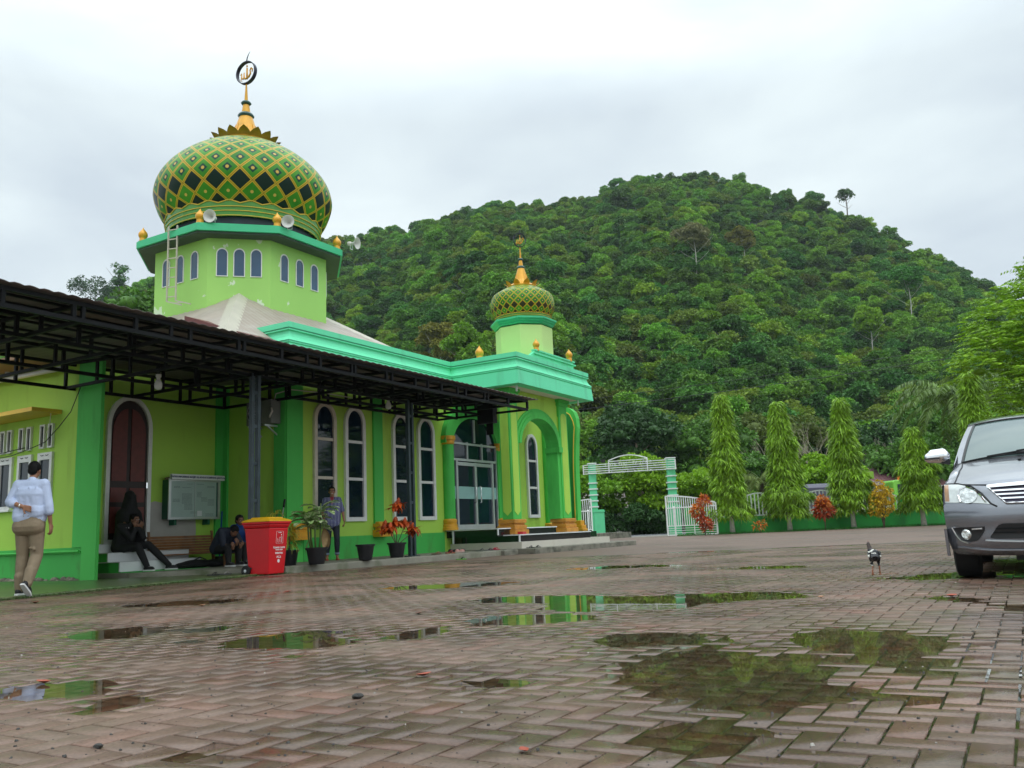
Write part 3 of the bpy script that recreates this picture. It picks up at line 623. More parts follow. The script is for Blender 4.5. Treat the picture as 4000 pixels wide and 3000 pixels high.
# grass and green paving stones along the fence foot
def ground_cover():
    rng = np.random.RandomState(5); n = 7000; s = rng.rand(n); x = 8.6 + s*17; y = 47.9 - .045*(x-9) - 1.1 + rng.rand(n)*.75 - (.8*(rng.rand(n) < .1))
    P = np.stack([x, y, np.zeros(n)], 1); D = np.stack([rng.normal(0,.4,n), rng.normal(0,.4,n), np.ones(n)], 1)
    V, Q = leaf_arrays(P, D, .05+.12*rng.rand(n), .03, .1, rng)
    o = bpy.data.objects.new('grass', face_mesh(V, Q, 'grass', mat('short_grass', (.035,.20,.025), .6, var=.3, island=.4, trans=.2))); COL.objects.link(o); tagit(o, 'bright green grass strip at the foot of the fence wall', 'grass', kind='stuff')
ground_cover()

# bushes and trees beyond the road
def bush(label, loc, R, H, m, seed, k=26, n=5200, size=.32, width=.2, rl=.62, zc=None, name='bush', cat='bush', th=None, tr=.1, group=None):
    return broadleaf(name, label, loc, R, H, zc or H*.55, th or H*.8, M[m], seed, n, size, width, k, rl, tr, cat=cat, group=group)
bush('lime green spreading tree framed by the gate posts, left half', (6.6, 70, 0), 2.5, 2.3, 'leaf_bright', 21, 34, 8000, .3, .19, .75, zc=3.3, name='roadside_tree', cat='tree', th=3.6, tr=.12)
bush('lime green spreading tree framed by the gate, touching the right post', (10.3, 70, 0), 2.3, 2.6, 'leaf_lime', 22, 30, 7500, .3, .19, .75, zc=3.5, name='roadside_tree', cat='tree', th=3.6, tr=.12)
bush('bright bush between the right gate post and the tallest columnar tree', (14.6, 71, 0), 2.6, 2.0, 'leaf_lime', 23, 30, 6500, .3, .19, .8, zc=3.2, name='roadside_tree', cat='tree', th=3.0, tr=.1)
bush('bright bush behind the left gate post', (2.6, 72, 0), 1.6, 1.8, 'leaf_bright', 24, 20, 3500, .3, .19, .7, zc=2.3)
bush('dark undergrowth hedge under the lime tree, left part', (6.0, 68.2, 0), 2.6, 1.2, 'leaf_dark', 25, 34, 6000, .26, .16, .6, zc=.9, name='hedge', cat='hedge', th=1.2)
bush('dark undergrowth hedge under the lime tree, right part', (10.2, 68.4, 0), 2.6, 1.2, 'leaf_dark', 26, 34, 6000, .26, .16, .6, zc=.9, name='hedge', cat='hedge', th=1.2)
bush('green hedge behind the croton and gate leaf', (14.4, 68.6, 0), 2.6, 1.1, 'leaf_mid', 27, 30, 5000, .26, .16, .6, zc=.9, name='hedge', cat='hedge', th=1.2)
bush('leafy bush seen through the railing nearest the gate', (18.6, 68.5, 0), 2.4, 1.5, 'leaf_bright', 28, 28, 5000, .28, .17, .6, zc=1.5, name='hedge', cat='hedge', th=1.2)
bush('bright green bush above the truck tarpaulin', (25.8, 72, 0), 3.0, 1.7, 'leaf_lime', 29, 30, 6500, .34, .21, .8, zc=3.9, name='roadside_tree', cat='tree', th=3.4, tr=.12)
bush('mid green tree between the first two columnar trees', (21.2, 74, 0), 2.6, 2.6, 'leaf_mid', 30, 30, 6000, .34, .2, .85, zc=4.0, name='roadside_tree', cat='tree', th=4.2, tr=.14)
bush('olive tree behind the shorter columnar tree', (37.5, 82, 0), 4.0, 3.0, 'leaf_mid', 31, 34, 6500, .4, .24, 1.1, zc=4.6, name='roadside_tree', cat='tree', th=5, tr=.2)
bush('large dark tree above the middle of the gate beam', (13.0, 92, 0), 5.2, 4.2, 'leaf_dark', 32, 44, 9500, .42, .25, 1.3, zc=9.2, name='shade_tree', cat='tree', th=9.5, tr=.32)
bush('olive crowned tree rising left of the gate beam', (-.5, 94, 0), 5.0, 4.2, 'leaf_olive', 33, 40, 8500, .42, .25, 1.3, zc=8.2, name='shade_tree', cat='tree', th=8, tr=.25)
bush('olive tree hugging the portico cornice edge', (3.0, 100, 0), 4.6, 4.8, 'leaf_olive', 34, 40, 8500, .42, .25, 1.4, zc=11.5, name='shade_tree', cat='tree', th=11, tr=.25)
bush('dull green tree right of the gate beam', (20.5, 92, 0), 4.4, 3.6, 'leaf_mid', 35, 38, 7500, .42, .25, 1.3, zc=7.6, name='shade_tree', cat='tree', th=7, tr=.25)
bush('yellowish tree rising behind the second columnar tree', (29, 95, 0), 4.6, 3.8, 'leaf_olive', 36, 38, 7500, .42, .25, 1.3, zc=8.6, name='shade_tree', cat='tree', th=8, tr=.25)
bush('dark green tree behind the third columnar tree', (38, 96, 0), 5, 3.8, 'leaf_dark', 37, 38, 7500, .42, .25, 1.3, zc=7.6, name='shade_tree', cat='tree', th=8, tr=.25)
bush('mid green tree left of the coconut palm', (46.5, 98, 0), 5, 3.8, 'leaf_mid', 38, 38, 7500, .42, .25, 1.3, zc=8.6, name='shade_tree', cat='tree', th=8, tr=.25)
bush('large bright tree behind the left mosque wing roof', (-30, 70, 0), 4.0, 4.5, 'leaf_mid', 39, 34, 6500, .4, .25, 1.2, zc=18, name='shade_tree', cat='tree', th=17, tr=.3)

# bare pale tree, fine branching
def bare_tree(label, loc, H, seed):
    rng = random.Random(seed); t = thing('bare_tree', label, 'tree', loc); mb = MB(); tr = MB()
    def grow(p, d, l, r, k, target):
        q = p + d*l; target.tube([p, p.lerp(q, .5) + Vector((rng.uniform(-.05,.05), rng.uniform(-.05,.05), 0))*l, q], [r, r*.85, r*.65], 5)
        if k == 0: return
        for _ in range(3 if k > 2 else 2):
            e = Vector((d.x + rng.uniform(-.6,.6), d.y + rng.uniform(-.6,.6), d.z + rng.uniform(-.1,.35))).normalized(); grow(q, e, l*rng.uniform(.62,.85), r*.62, k-1, mb)
    for a in (-.5, .1, .6): grow(Vector((0,0,0)), Vector((a, a*.3, 1)).normalized(), H*.3, .15, 5, tr if a == .1 else mb)
    mk = mat('pale_bare_bark', (.27,.24,.17), .9, var=.2)
    part('trunk', tr, mk, t, local=True, fix=False); part('branches', mb, mk, t, local=True, fix=False)
bare_tree('leafless pale branching tree between second and third columnar trees', (25.6, 74.5, 0), 8.6, 4)
bare_tree('leafless pale tree between third and fourth columnar trees', (38.5, 91, 0), 9.0, 9)

# lone trees that stand out on the ridges
def ridge_tree(label, loc, R, H, th, m, seed, n=3200, k=16, rl=1.1, size=.7, lean=0, inner=False):
    rng = np.random.RandomState(seed); x, y, _ = loc; z = float(terrain_z(np.array([x]), np.array([y]))[0])
    return broadleaf('ridge_tree', label, (x, y, z), R, H, th, th, M[m], seed, n, size, size*.5, k, rl, .3, inner=inner, lean=lean)
def polar(az, r): return (r*sin(az), r*cos(az), 0)
ridge_tree('airy wide spreading tree standing alone against the sky at far left', polar(-.4625, 372), 9.5, 6.0, 17.0, 'leaf_dark', 60, 2600, 20, 2.4, .9)
ridge_tree('small crooked tree poking out of the right shoulder of the ridge', polar(.3955, 398), 3.0, 3.2, 12.5, 'forest_b', 61, 1100, 9, 1.4, .8, inner=True)
ridge_tree('slender tree on the skyline left of the tower', polar(-.440, 372), 3.5, 7, 15, 'forest_b', 62, 1000, 10, 1.7, .8, inner=True)
def pale_tree(label, az, r, R, m, seed, th=13):
    x, y, _ = polar(az, r); z = float(terrain_z(np.array([x]), np.array([y]))[0])
    return broadleaf('pale_tree', label, (x, y, z), R, R*.8, th, th, M[m], seed, 5200, .6, .36, 24, 1.3, .16, bark='whitebark')
M['leaf_tan'] = mat('leaves_tan', (.24, .24, .10), .6, spec=.25, var=.25, nscale=1.5, island=.35, trans=.15)
M['leaf_gold'] = mat('leaves_gold', (.20, .20, .03), .6, spec=.25, var=.25, nscale=1.5, island=.35, trans=.15)
pale_tree('tan leaved tree with pale forked trunk halfway up the hill', .2235, 235, 5.0, 'leaf_tan', 70, 15)
pale_tree('bluish tree with long white trunk on the right slope', .447, 262, 4.0, 'forest_b', 71, 17)
pale_tree('golden green crown in the middle of the hillside', .2795, 282, 4.2, 'leaf_gold', 72, 12)
pale_tree('bright lime crown on the lower right slope', .405, 240, 3.8, 'leaf_lime', 73, 11)
pale_tree('bright lime crown low behind the parapet', -.055, 150, 4.6, 'leaf_bright', 74, 11)
pale_tree('golden crown left of the small dome', -.085, 165, 4.6, 'leaf_gold', 75, 12)

# big tree with feathery compound leaves at the right edge
def feather_tree():
    t = thing('feathery_tree', 'large lime green tree with feathery compound leaves behind the van', 'tree', (20.9, 31.0, 0))
    rng = np.random.RandomState(9)
    lumps = [(-1.9,0,8.4,1.3),(-.6,.5,9.3,1.6),(.8,0,9.8,1.8),(-2.7,-.3,7.1,1.0),(-1.3,-.5,7.3,1.5),(.6,-.5,7.8,1.9),(-3.5,-.4,6.5,.75),(-1.6,-1,5.7,1.4),(.3,-1,5.9,1.9),(-2.1,-1,4.5,1.1),(-.6,-1.2,4.1,1.5),(1.4,-1,4.4,1.8),(2.6,0,8.5,2.2),(2.8,0,5.8,2.2),(-.8,-1,3.0,1.1),(.9,-1,2.8,1.3),(2.4,-.5,3.0,1.5),(.2,0,11.0,1.1),(1.8,.3,11.0,1.5)]
    P, d = lumps_points(lumps, 3300, rng, -.7); PP = []; DD = []
    for p, dd in zip(P, d):
        ax = nrm(np.array([dd[0]+rng.normal(0,.4), dd[1]+rng.normal(0,.4), .15+.3*rng.rand()])); sd_ = nrm(np.cross(ax, [0,0,1])); Ln = .55 + .35*rng.rand()
        for k in range(8):
            q = p + ax*Ln*k/8; q = q + np.array([0,0,-.35*Ln*(k/8)**2])
            for s in (-1, 1): PP.append(q); DD.append(sd_*s + ax*.45 + np.array([0,0,-.35]))
    PP = np.array(PP); V, Q = leaf_arrays(PP, DD, .2, .075, .1, rng)
    bv, bq = blob_arrays(lumps, .3); Q = np.concatenate([Q, np.array(bq)+len(V)]); V = np.concatenate([V, bv])
    V[:,2] = V[:,2]*.86; V[:,0] -= .5
    mesh_part('crown', face_mesh(V, Q, 'crown', M['leaf_lime']), t)
    part('trunk', trunk_mb(7.5, .28, .16, rng, 8, .4, (.5,.4,0)), M['bark'], t, smooth=True, local=True)
feather_tree()
mast_tree('drooping columnar tree beside the palm, half hidden by the van roof', (21.6, 40.0, 0), 7.2, 1.0, 17, -.01)

# coconut palm
def palm(name, label, loc, th, fr, L0, seed, lean=0, spread=1.0):
    rng = np.random.RandomState(seed); t = thing(name, label, 'palm tree', loc)
    tb = MB(); tb.tube([(0,0,-.1), (lean*th*.3,0,th*.4), (lean*th,0,th)], [.2,.14,.12], 9); part('trunk', tb, M['bark'], t, smooth=True, local=True)
    P = []; D = []; LL = []; st = MB()
    for i in range(fr):
        a = i*2.4 + rng.normal(0,.2); el = .9*(1 - i/fr) + .1; Ln = L0*(.8+.35*rng.rand()); p = np.array([lean*th, 0, th]); h = np.array([cos(a), sin(a), 0]); pts = [p]; ang = el*1.25
        for k in range(22):
            ang -= .066*(1+.4*rng.rand()); stp = Ln/22; p = p + (h*cos(ang) + np.array([0,0,sin(ang)]))*stp; pts.append(p)
            sdv = np.cross(h, [0,0,1]); tl = .75*sin(min(1, (k+2)/9)*1.57)*(1-.55*k/22)
            for s in (-1, 1):
                for o_ in (0, .5):
                    P.append(p + h*stp*o_); D.append(sdv*s*.9 + h*.5 + np.array([0,0,-.55-.2*rng.rand()])); LL.append(tl)
        st.tube(pts, [.03]*6 + [.015]*(len(pts)-6), 4)
    V, Q = leaf_arrays(np.array(P), np.array(D), np.array(LL), .085, .3, rng)
    mesh_part('fronds', face_mesh(V, Q, 'fronds', M['leaf_olive'] if name == 'areca_palm' else M['palm']), t); part('frond_stem', st, M['palm'], t, local=True, fix=False)
M['palm'] = mat('palm_leaves', (.115, .20, .03), .4, spec=.4, var=.2, nscale=1, island=.3, trans=.2)
palm('coconut_palm', 'coconut palm with arching fronds left of the van', (24.3, 46.5, 0), 6.7, 30, 3.9, 4)
palm('areca_palm', 'young palm with yellow fronds behind the second columnar tree', (17.6, 62, 0), 3.4, 14, 2.8, 6)
# ------------------------------------------------------------------ the mosque (frame: n outward from the front, s along it)
mosque = thing('mosque', 'bright green mosque with a large and a small diamond patterned onion dome', 'mosque', (-16, 14, 0), 'B')
NF = -14.25; ND = -16.35           # plane of the hall front, plane of the recessed door wall
def P_(name, mb, m, parent=mosque, smooth=False, **k): return part(name, mb, M[m] if isinstance(m, str) else m, parent, smooth, **k)
# walls
w = MB(); w.box(NF, -24.5, 14.05, 27.2, .0, 4.98); P_('hall_wall', w, 'wall')
w = MB(); w.box(ND, -24.4, 10.20, 14.05, .0, 4.6); P_('recess_wall', w, 'wall')
w = MB(); w.box(-15.4, -24.3, 10.1, 10.20, -.05, 4.45); P_('wing_wall', w, 'wall')
# dado (painted skirting)
w = MB(); w.box(NF, NF+.035, 14.53, 20.05, .02, .67); P_('dado', w, 'dado')
w = MB(); w.box(NF, NF+.03, 23.3, 27.0, .5, .72); P_('dado', w, 'dado')
w = MB(); w.box(-15.56, -24.3, 10.07, 10.1, .02, .66); P_('wing_dado', w, 'dado')
w = MB(); w.box(-15.6, -24.3, 10.035, 10.07, .55, .60); w.tube([(-15.62,10.02,.585), (-24,10.02,.585)], .022, 8); P_('wing_pipe', w, 'strip')
# foundation stones
w = MB(); rs = random.Random(2)
for i in range(150):
    n0 = -15.65 - rs.random()*3.6; w.ell((n0, 10.05, -.05+rs.random()*.1), (.07+.06*rs.random(), .05, .05+.03*rs.random()), 7, 5)
P_('foundation_stones', w, 'stone', smooth=True)
# pilasters
w = MB(); w.box(NF-.02, NF+.05, 14.0, 14.50, .1, 4.95); w.box(NF, NF-.35, 13.98, 14.05, .1, 4.3); P_('pilaster', w, 'strip')
w = MB(); w.box(NF, NF+.05, 17.02, 17.38, .67, 4.9); P_('pilaster', w, 'strip')
w = MB(); w.box(ND, ND+.06, 13.80, 14.05, .14, 4.3); w.box(ND, ND+.2, 13.99, 14.05, .14, 4.3); P_('pilaster', w, 'strip')
w = MB(); w.box(-15.12, -15.56, 10.03, 10.1, .0, 4.35); w.box(-15.56, -15.88, 10.04, 10.1, .66, 4.35); P_('pilaster', w, 'strip', label='broad corner pilaster at the end of the left wing')
for s_ in (14.3, 17.2):   # gold foot blocks of the pilasters
    w = MB(); w.box(NF, NF+.28, s_-.25, s_+.25, .62, .68); w.box(NF, NF+.25, s_-.22, s_+.22, .68, .80); w.box(NF, NF+.2, s_-.18, s_+.18, .80, .86); w.box(NF, NF+.24, s_-.21, s_+.21, .86, .95); w.box(NF, NF+.17, s_-.17, s_+.17, .95, 1.0)
    P_('pilaster_foot', w, 'gold', bevel=.01)
# arched windows of the hall front
def arch_outline(s0, s1, z0, zs, n=14, k=1.0):      # from bottom left up, over and down
    r = (s1-s0)/2; c = (s0+s1)/2
    return [(s0, z0)] + [(c - r*cos(pi*i/n), zs + r*k*sin(pi*i/n)) for i in range(n+1)] + [(s1, z0)]
def arch_window(s0, s1, z0, ztop, parent=mosque, nf=NF, fw=.10, bars=(), m='white', mg='glass', k=1.15, axis=0, sgn=1, name='window', d=.07):
    r = (s1-s0)/2; zs = ztop - r*k
    o = arch_outline(s0, s1, z0, zs, 14, k); i_ = arch_outline(s0+fw, s1-fw, z0+fw, zs, 14, k*(ztop-fw-zs)/(ztop-zs)*r/(r-fw))
    a, b = nf, nf + sgn*d
    f = MB(); f.ring(o, i_, axis, a, b, close=True)
    fr = P_(name, f, m, parent)
    g = MB(); g.prism(i_, axis, nf+sgn*.004, nf+sgn*.02); P_('pane', g, mg, fr)
    for zb in bars:
        h = MB(); h.box(nf+sgn*.01, nf+sgn*.05, s0+fw, s1-fw, zb-.035, zb+.035); P_('glazing_bar', h, m, fr)
    return fr
for s0, s1 in ((14.86, 15.62), (15.93, 16.69), (17.78, 18.53), (18.88, 19.66)):
    arch_window(s0, s1, 1.02, 3.86, bars=(2.05, 2.97), m='cream' if s0 < 15.7 else 'white')
arch_window(24.86, 25.6, 1.04, 3.84, bars=(2.03, 2.93), m='white')
# entrance: glazed double door under an arched head
w = MB(); o = arch_outline(20.18, 23.18, .72, 3.2, 18, .78); i_ = arch_outline(20.50, 22.92, .72, 3.2, 18, .70)
w.ring(o, i_, 0, NF, NF+.12); o2 = arch_outline(20.02, 23.34, 3.2, 3.2, 18, .82)[1:-1]; w.ring(o2, arch_outline(20.2, 23.16, 3.2, 3.2, 18, .77)[1:-1], 0, NF, NF+.17)
door = P_('entrance_arch', w, 'strip')
g = MB(); g.prism(arch_outline(20.5, 22.92, .72, 3.2, 18, .70), 0, NF+.004, NF+.02); P_('door_glass', g, 'glass', door)
w = MB()
for s_, z0, z1, wd in ((20.52,.72,3.2,.05),(22.90,.72,3.2,.05),(20.72,.72,2.74,.09),(21.71,.72,2.7,.10),(22.66,.72,2.74,.09),(21.3,2.76,3.3,.05),(22.1,2.76,3.3,.05),(21.71,3.3,4.0,.05)): w.box(NF+.02, NF+.07, s_-wd/2, s_+wd/2, z0, z1)
for s0, s1, z_, h_ in ((20.5,22.92,2.76,.07),(20.5,22.92,3.24,.06),(20.68,22.7,.80,.14),(20.68,22.7,2.64,.10)): w.box(NF+.03, NF+.075, s0, s1, z_-h_/2, z_+h_/2)
P_('door_frame', w, 'alu', door)
w = MB(); w.box(NF+.022, NF+.03, 20.5, 22.92, 1.62, 1.98); P_('frosted_band', w, 'frost', door)
for s_ in (21.58, 21.84):
    w = MB(); w.tube([(NF+.08,s_,1.5),(NF+.15,s_,1.52),(NF+.15,s_,1.98),(NF+.08,s_,2.0)], .018, 8); P_('door_handle', w, 'chrome', door, smooth=True)
def half_column(s_, z0, z1, r, parent=mosque, nf=NF, caps=True):
    c = MB(); c.lathe([(r, z0), (r, z1)], 16, (nf+r*.4, s_, 0)); p = P_('entrance_column', c, 'strip', parent, smooth='auto')
    b = MB(); b.lathe([(r*1.5,0),(r*1.5,.07),(r*1.35,.09),(r*1.35,.16),(r*1.2,.18),(r*1.3,.24),(r*1.3,.28),(r*1.1,.32)], 16, (nf+r*.4, s_, z0)); P_('column_foot', b, 'gold', p, smooth='auto')
    if caps:
        b = MB(); b.lathe([(r*1.1,0),(r*1.25,.04),(r*1.2,.10),(r*1.4,.14),(r*1.4,.24)], 16, (nf+r*.4, s_, z1-.24)); P_('column_capital', b, 'gold', p, smooth='auto')
half_column(20.26, .72, 3.40, .17); half_column(23.12, .72, 3.36, .17)
half_column(26.25, .53, 4.3, .2, caps=False)
# brown arched door of the recess
dr = arch_window(10.97, 12.05, .70, 3.82, nf=ND, fw=.09, m='white', mg='doordark', k=1.25, name='brown_door')
w = MB()
r_ = .40
for c0, c1, z0, z1 in ((11.11,11.47,.92,1.46),(11.55,11.91,.92,1.46),(11.11,11.47,1.56,1.86),(11.55,11.91,1.56,1.86)): w.box(ND+.02, ND+.04, c0, c1, z0, z1)
for sg in (-1, 1):
    pts = [(11.51+sg*.05, 2.0)] + [(11.51+sg*.05, 3.55)] + [(11.51+sg*(.05+.34*sin(a)), 3.02+.52*cos(a)) for a in [pi/2*i/8 for i in range(1, 9)]] + [(11.51+sg*.39, 2.0)]
    w.prism(pts, 0, ND+.02, ND+.04)
P_('door_panel', w, 'doorred', dr)
w = MB(); w.box(ND+.04, ND+.07, 11.93, 11.97, 1.86, 1.98); P_('door_handle', w, 'chrome', dr)
# grey bare patch on the recess wall
w = MB(); w.prism([(12.02,.5),(12.02,1.5),(12.1,1.56),(12.2,1.59),(12.35,1.56),(12.5,1.57),(12.5,1.2),(13.28,1.2),(13.30,.95),(13.27,.5)], 0, ND, ND+.006); P_('plaster_patch', w, 'patch')
# wing windows
def rect_window(n0, n1, z0, z1, fw=.05, sill=False, sw=10.1):
    f = MB(); o = [(n0,z0),(n0,z1),(n1,z1),(n1,z0)]; i_ = [(n0+fw,z0+fw),(n0+fw,z1-fw*(1.8 if sill else 1)),(n1-fw,z1-fw*(1.8 if sill else 1)),(n1-fw,z0+fw)]
    f.ring(o, i_, 1, sw, sw-.05, close=True)
    if sill: f.box(n0-.02, n1+.02, sw, sw-.08, z0-.03, z0)
    fr = P_('window', f, 'white'); g = MB(); g.box(n0+fw, n1-fw, sw-.004, sw-.015, z0+fw, z1-fw*(1.8 if sill else 1)); P_('pane', g, 'glass', fr)
    if sill:
        for c in ((n0*2+n1)/3, (n0+n1*2)/3):
            g = MB(); g.tube([(c-.05, sw-.052, z1-.05), (c, sw-.056, z1-.065), (c+.05, sw-.052, z1-.05)], .008, 5); P_('vent_slot', g, 'black', fr)
for a in (-18.62, -18.36, -17.93, -17.65, -17.17, -16.89): rect_window(a, a+.17, 2.67, 3.16, .035)
for a in (-20.2, -19.9, -20.9, -21.2): rect_window(a, a+.17, 2.67, 3.16, .035)
for a in (-18.62, -17.92, -17.2, -20.4): rect_window(a, a+.5, 1.48, 2.58, .08, True)
# yellow ledge over the wing windows
w = MB(); w.box(-16.5, -22, 9.48, 10.1, 3.33, 3.41); P_('window_ledge', w, 'yellow')
# stairs of the brown door
w = MB(); w.box(-15.98, ND, 10.66, 12.5, .02, .68); w.box(-15.62, ND, 10.66, 12.5, .02, .51); w.box(-15.24, ND, 10.66, 12.5, .02, .33); w.box(-14.9, ND, 10.66, 12.5, .02, .14)
P_('stair', w, 'dado')
w = MB()
for n0, z0, z1 in ((-15.95,.525,.70),(-15.60,.345,.525),(-15.22,.155,.345)):
    w.box(n0, n0-.03, 10.62, 12.52, z0, z1); w.box(n0+.0, ND, 10.62, 12.52, z1-.012, z1+.004)
P_('stair_tile', w, 'whitetile')
# parapet with stepped mouldings: profile (out, z)
def cornice(path, prof, zt, close=False):
    """sweep a profile along a plan path; returns MB; each path point (n, s)"""
    k = len(path); mb = MB(); vs = []
    dirs = []
    for i in range(k):
        def dr_(a, b): d = Vector((path[b][0]-path[a][0], path[b][1]-path[a][1])); return d.normalized()
        if i == 0: d1 = d2 = dr_(0, 1)
        elif i == k-1: d1 = d2 = dr_(k-2, k-1)
        else: d1 = dr_(i-1, i); d2 = dr_(i, i+1)
        n1 = Vector((d1.y, -d1.x)); n2 = Vector((d2.y, -d2.x)); m_ = (n1 + n2); m_ = m_ / m_.length; m_ = m_ / max(m_.dot(n1), .3)
        dirs.append(m_)
    for (pn, ps), m_ in zip(path, dirs):
        for o_, z in prof: vs.append((pn + m_.x*o_, ps + m_.y*o_, zt + z))
    L_ = len(prof); fs = [(i*L_+j, i*L_+(j+1) % L_, (i+1)*L_+(j+1) % L_, (i+1)*L_+j) for i in range(k-1) for j in range(L_)]
    fs += [tuple(range(L_)), tuple(range((k-1)*L_+L_-1, (k-1)*L_-1, -1))]
    return mb.add(vs, fs)
PROF = [(-.25,0),(0,0),(0,-.13),(-.03,-.135),(-.03,-.16),(.0,-.165),(.0,-.19),(-.045,-.2),(-.035,-.28),(0,-.36),(.05,-.42),(.075,-.45),(.06,-.47),(.06,-.50),(.03,-.505),(.03,-.525),(.06,-.53),(.09,-.92),(-.25,-.92)]
def flip(path): return path
# plan path: back along the left side, along the front, out to the portico, along it, back
PN = -11.9
path = [(-16.6,14.0),(-14.15,14.0),(-14.15,20.5),(PN,20.5),(PN,25.15),(-14.6,25.15)]
path = [(n, s) for n, s in path]
w = cornice(path, PROF, 5.62)
# outward side check: outward must be -s on the left return
P_('parapet', w, 'mint')
w = cornice(path, [(-.035,-.131),(-.012,-.135),(-.012,-.158),(-.035,-.162)], 5.62); P_('parapet_groove', w, 'mintline')
w = MB(); w.box(PN-.06, NF, 20.58, 25.07, 4.72, 4.75); P_('portico_soffit', w, 'soffit')
w = MB(); w.box(PN-.2, NF+.0, 20.75, 24.95, 5.05, 5.5); P_('portico_roof', w, 'mint')
for s_ in (20.72, 24.6):
    w = MB(); w.tube([(PN-.16, s_, 4.72), (PN-.16, s_, 4.52)], .03, 8); P_('drain_spout', w, 'whitetile', smooth=True)
# raised parapet block on the portico
w = MB(); pr = [(21.3,5.3),(21.3,5.64),(21.5,5.68),(21.68,5.78),(21.8,5.86),(24.3,5.86),(24.3,5.3)]
w.prism(pr, 0, -12.0, -12.10); w.box(-11.97,-12.12,21.78,24.36,5.86,5.91); w.box(-11.96,-12.1,21.72,24.4,5.76,5.80)
P_('raised_parapet', w, 'mint')
# portico columns with recessed arched panels
def panel_outline(a, b, z0, z1, t=.12):
    c = (a+b)/2; r = (b-a)/2; n = 8
    return [(c, z0-t), (b, z0)] + [(c + r*cos(pi*i/n), z1 + r*.8*sin(pi*i/n)) for i in range(n+1)] + [(a, z0)]
for s0, cw in ((20.98, .48), (24.08, .54)):
    w = MB(); w.box(-12.5, -12.86, s0, s0+cw, .95, 4.5); w.box(-12.46, -12.9, s0-.04, s0+cw+.04, 4.5, 4.62); w.box(-12.42, -12.94, s0-.08, s0+cw+.08, 4.62, 4.72)
    col = P_('portico_column', w, 'strip', bevel=.012)
    w = MB(); w.prism(panel_outline(s0+.08, s0+cw-.08, 1.18, 4.12), 0, -12.5, -12.488)
    w.prism(panel_outline(-12.81, -12.55, 1.18, 4.12), 1, s0, s0-.012); P_('column_panel', w, 'wall', col)
    w = MB(); w.box(-12.36, -13.0, s0-.14, s0+cw+.14, .53, .66); w.box(-12.40, -12.96, s0-.10, s0+cw+.10, .66, .78); w.box(-12.44,-12.92,s0-.06,s0+cw+.06,.78,.84); w.box(-12.40,-12.96,s0-.09,s0+cw+.09,.84,.95)
    P_('column_base', w, 'goldbase', col, bevel=.015)
# arch between the portico columns, and the wall above it
w = MB(); n_ = 20; s0, s1 = 21.46, 24.08; c_ = (s0+s1)/2; pts = []
inner = [(c_ - (s1-s0)/2*cos(pi*i/n_), 3.15 + .98*sin(pi*i/n_)) for i in range(n_+1)]
top = [(x, 4.72) for x, z in inner]
w.ring(top, inner, 0, -12.58, -12.90); P_('arch_wall', w, 'wall')
for off, th_, pr_ in ((0,.12,.10),(.12,.10,.07),(.22,.08,.04)):
    w = MB(); R1 = (s1-s0)/2-.02
    o1 = [(c_ - (R1-.0+off-.14+th_)*cos(pi*i/n_), 3.15 + (.98-.16+off+th_)*sin(pi*i/n_)) for i in range(n_+1)]
    i1 = [(c_ - (R1-.0+off-.14)*cos(pi*i/n_), 3.15 + (.98-.16+off)*sin(pi*i/n_)) for i in range(n_+1)]
    w.ring(o1, i1, 0, -12.58+pr_, -12.93+.02*off); P_('arch_moulding', w, 'strip')
w = MB(); w.box(-12.44,-12.95,23.86,24.12,3.0,3.17); P_('arch_springer', w, 'strip')
w = MB(); w.box(-12.54,-12.95,23.92,24.08,.95,3.0); P_('arch_jamb', w, 'strip')
w = MB(); w.box(-12.6,-12.9,21.46,21.54,.95,3.15); P_('arch_jamb', w, 'strip')
# side wall of the portico (over the landing, faces the canopy)
# flared end pier with an arched niche
def flare(z): u = (z-.5)/4.1; return -13.44 + .06*u + .13*max(0,(u-.45))**2*4
w = MB(); zs = [.53+.2*i for i in range(19)] ; out_ = [(flare(z), z) for z in zs] + [(flare(4.15)-.02, 4.45),(flare(4.15)-.1,4.68),(flare(4.15)-.25,4.82),(-13.7,4.88)]
w.prism([(-14.2,.53)] + out_ + [(-14.2,4.88)], 1, 26.9, 27.18); pier = P_('end_pier', w, 'strip')
w = MB(); inn = [(flare(z)-.09, z) for z in zs[2:]] + [(flare(4.15)-.13, 4.35),(flare(4.15)-.25,4.6),(-13.66,4.68)]
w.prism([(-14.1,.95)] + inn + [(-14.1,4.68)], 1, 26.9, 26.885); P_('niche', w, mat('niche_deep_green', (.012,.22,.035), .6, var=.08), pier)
w = MB(); w.tube([(n-.0, 26.88, z) for n, z in inn], .018, 6); P_('niche_trim', w, 'yellow', pier, smooth=True)
w = MB(); w.box(-13.22,-13.75,26.8,27.2,.53,.62); w.box(-13.26,-13.72,26.82,27.18,.62,.74); w.box(-13.31,-13.68,26.85,27.15,.74,.9); P_('pier_foot', w, 'gold', pier, bevel=.015)
# steps of the portico
w = MB(); w.box(-11.9, NF, 20.36, 26.05, .0, .33); P_('white_step', w, 'creamtile')
w = MB(); w.box(-12.05, NF, 20.5, 24.95, .33, .50); w.box(-12.55, NF, 20.2, 23.6, .50, .69)
w.box(-12.9, NF, 24.95, 27.2, .33, .52)
P_('black_step', w, 'blacktile')
w = MB(); w.box(-12.03, NF+.0, 20.48, 24.97, .50, .53); w.box(-12.53, NF, 20.18, 23.62, .69, .72); w.box(-12.028,-12.06,20.478,20.52,.33,.5); w.box(-12.528,-12.56,20.178,20.22,.53,.69); w.box(-14.0, -14.04, 20.16, 20.2, .33,.69)
P_('step_nosing', w, 'whitetile')
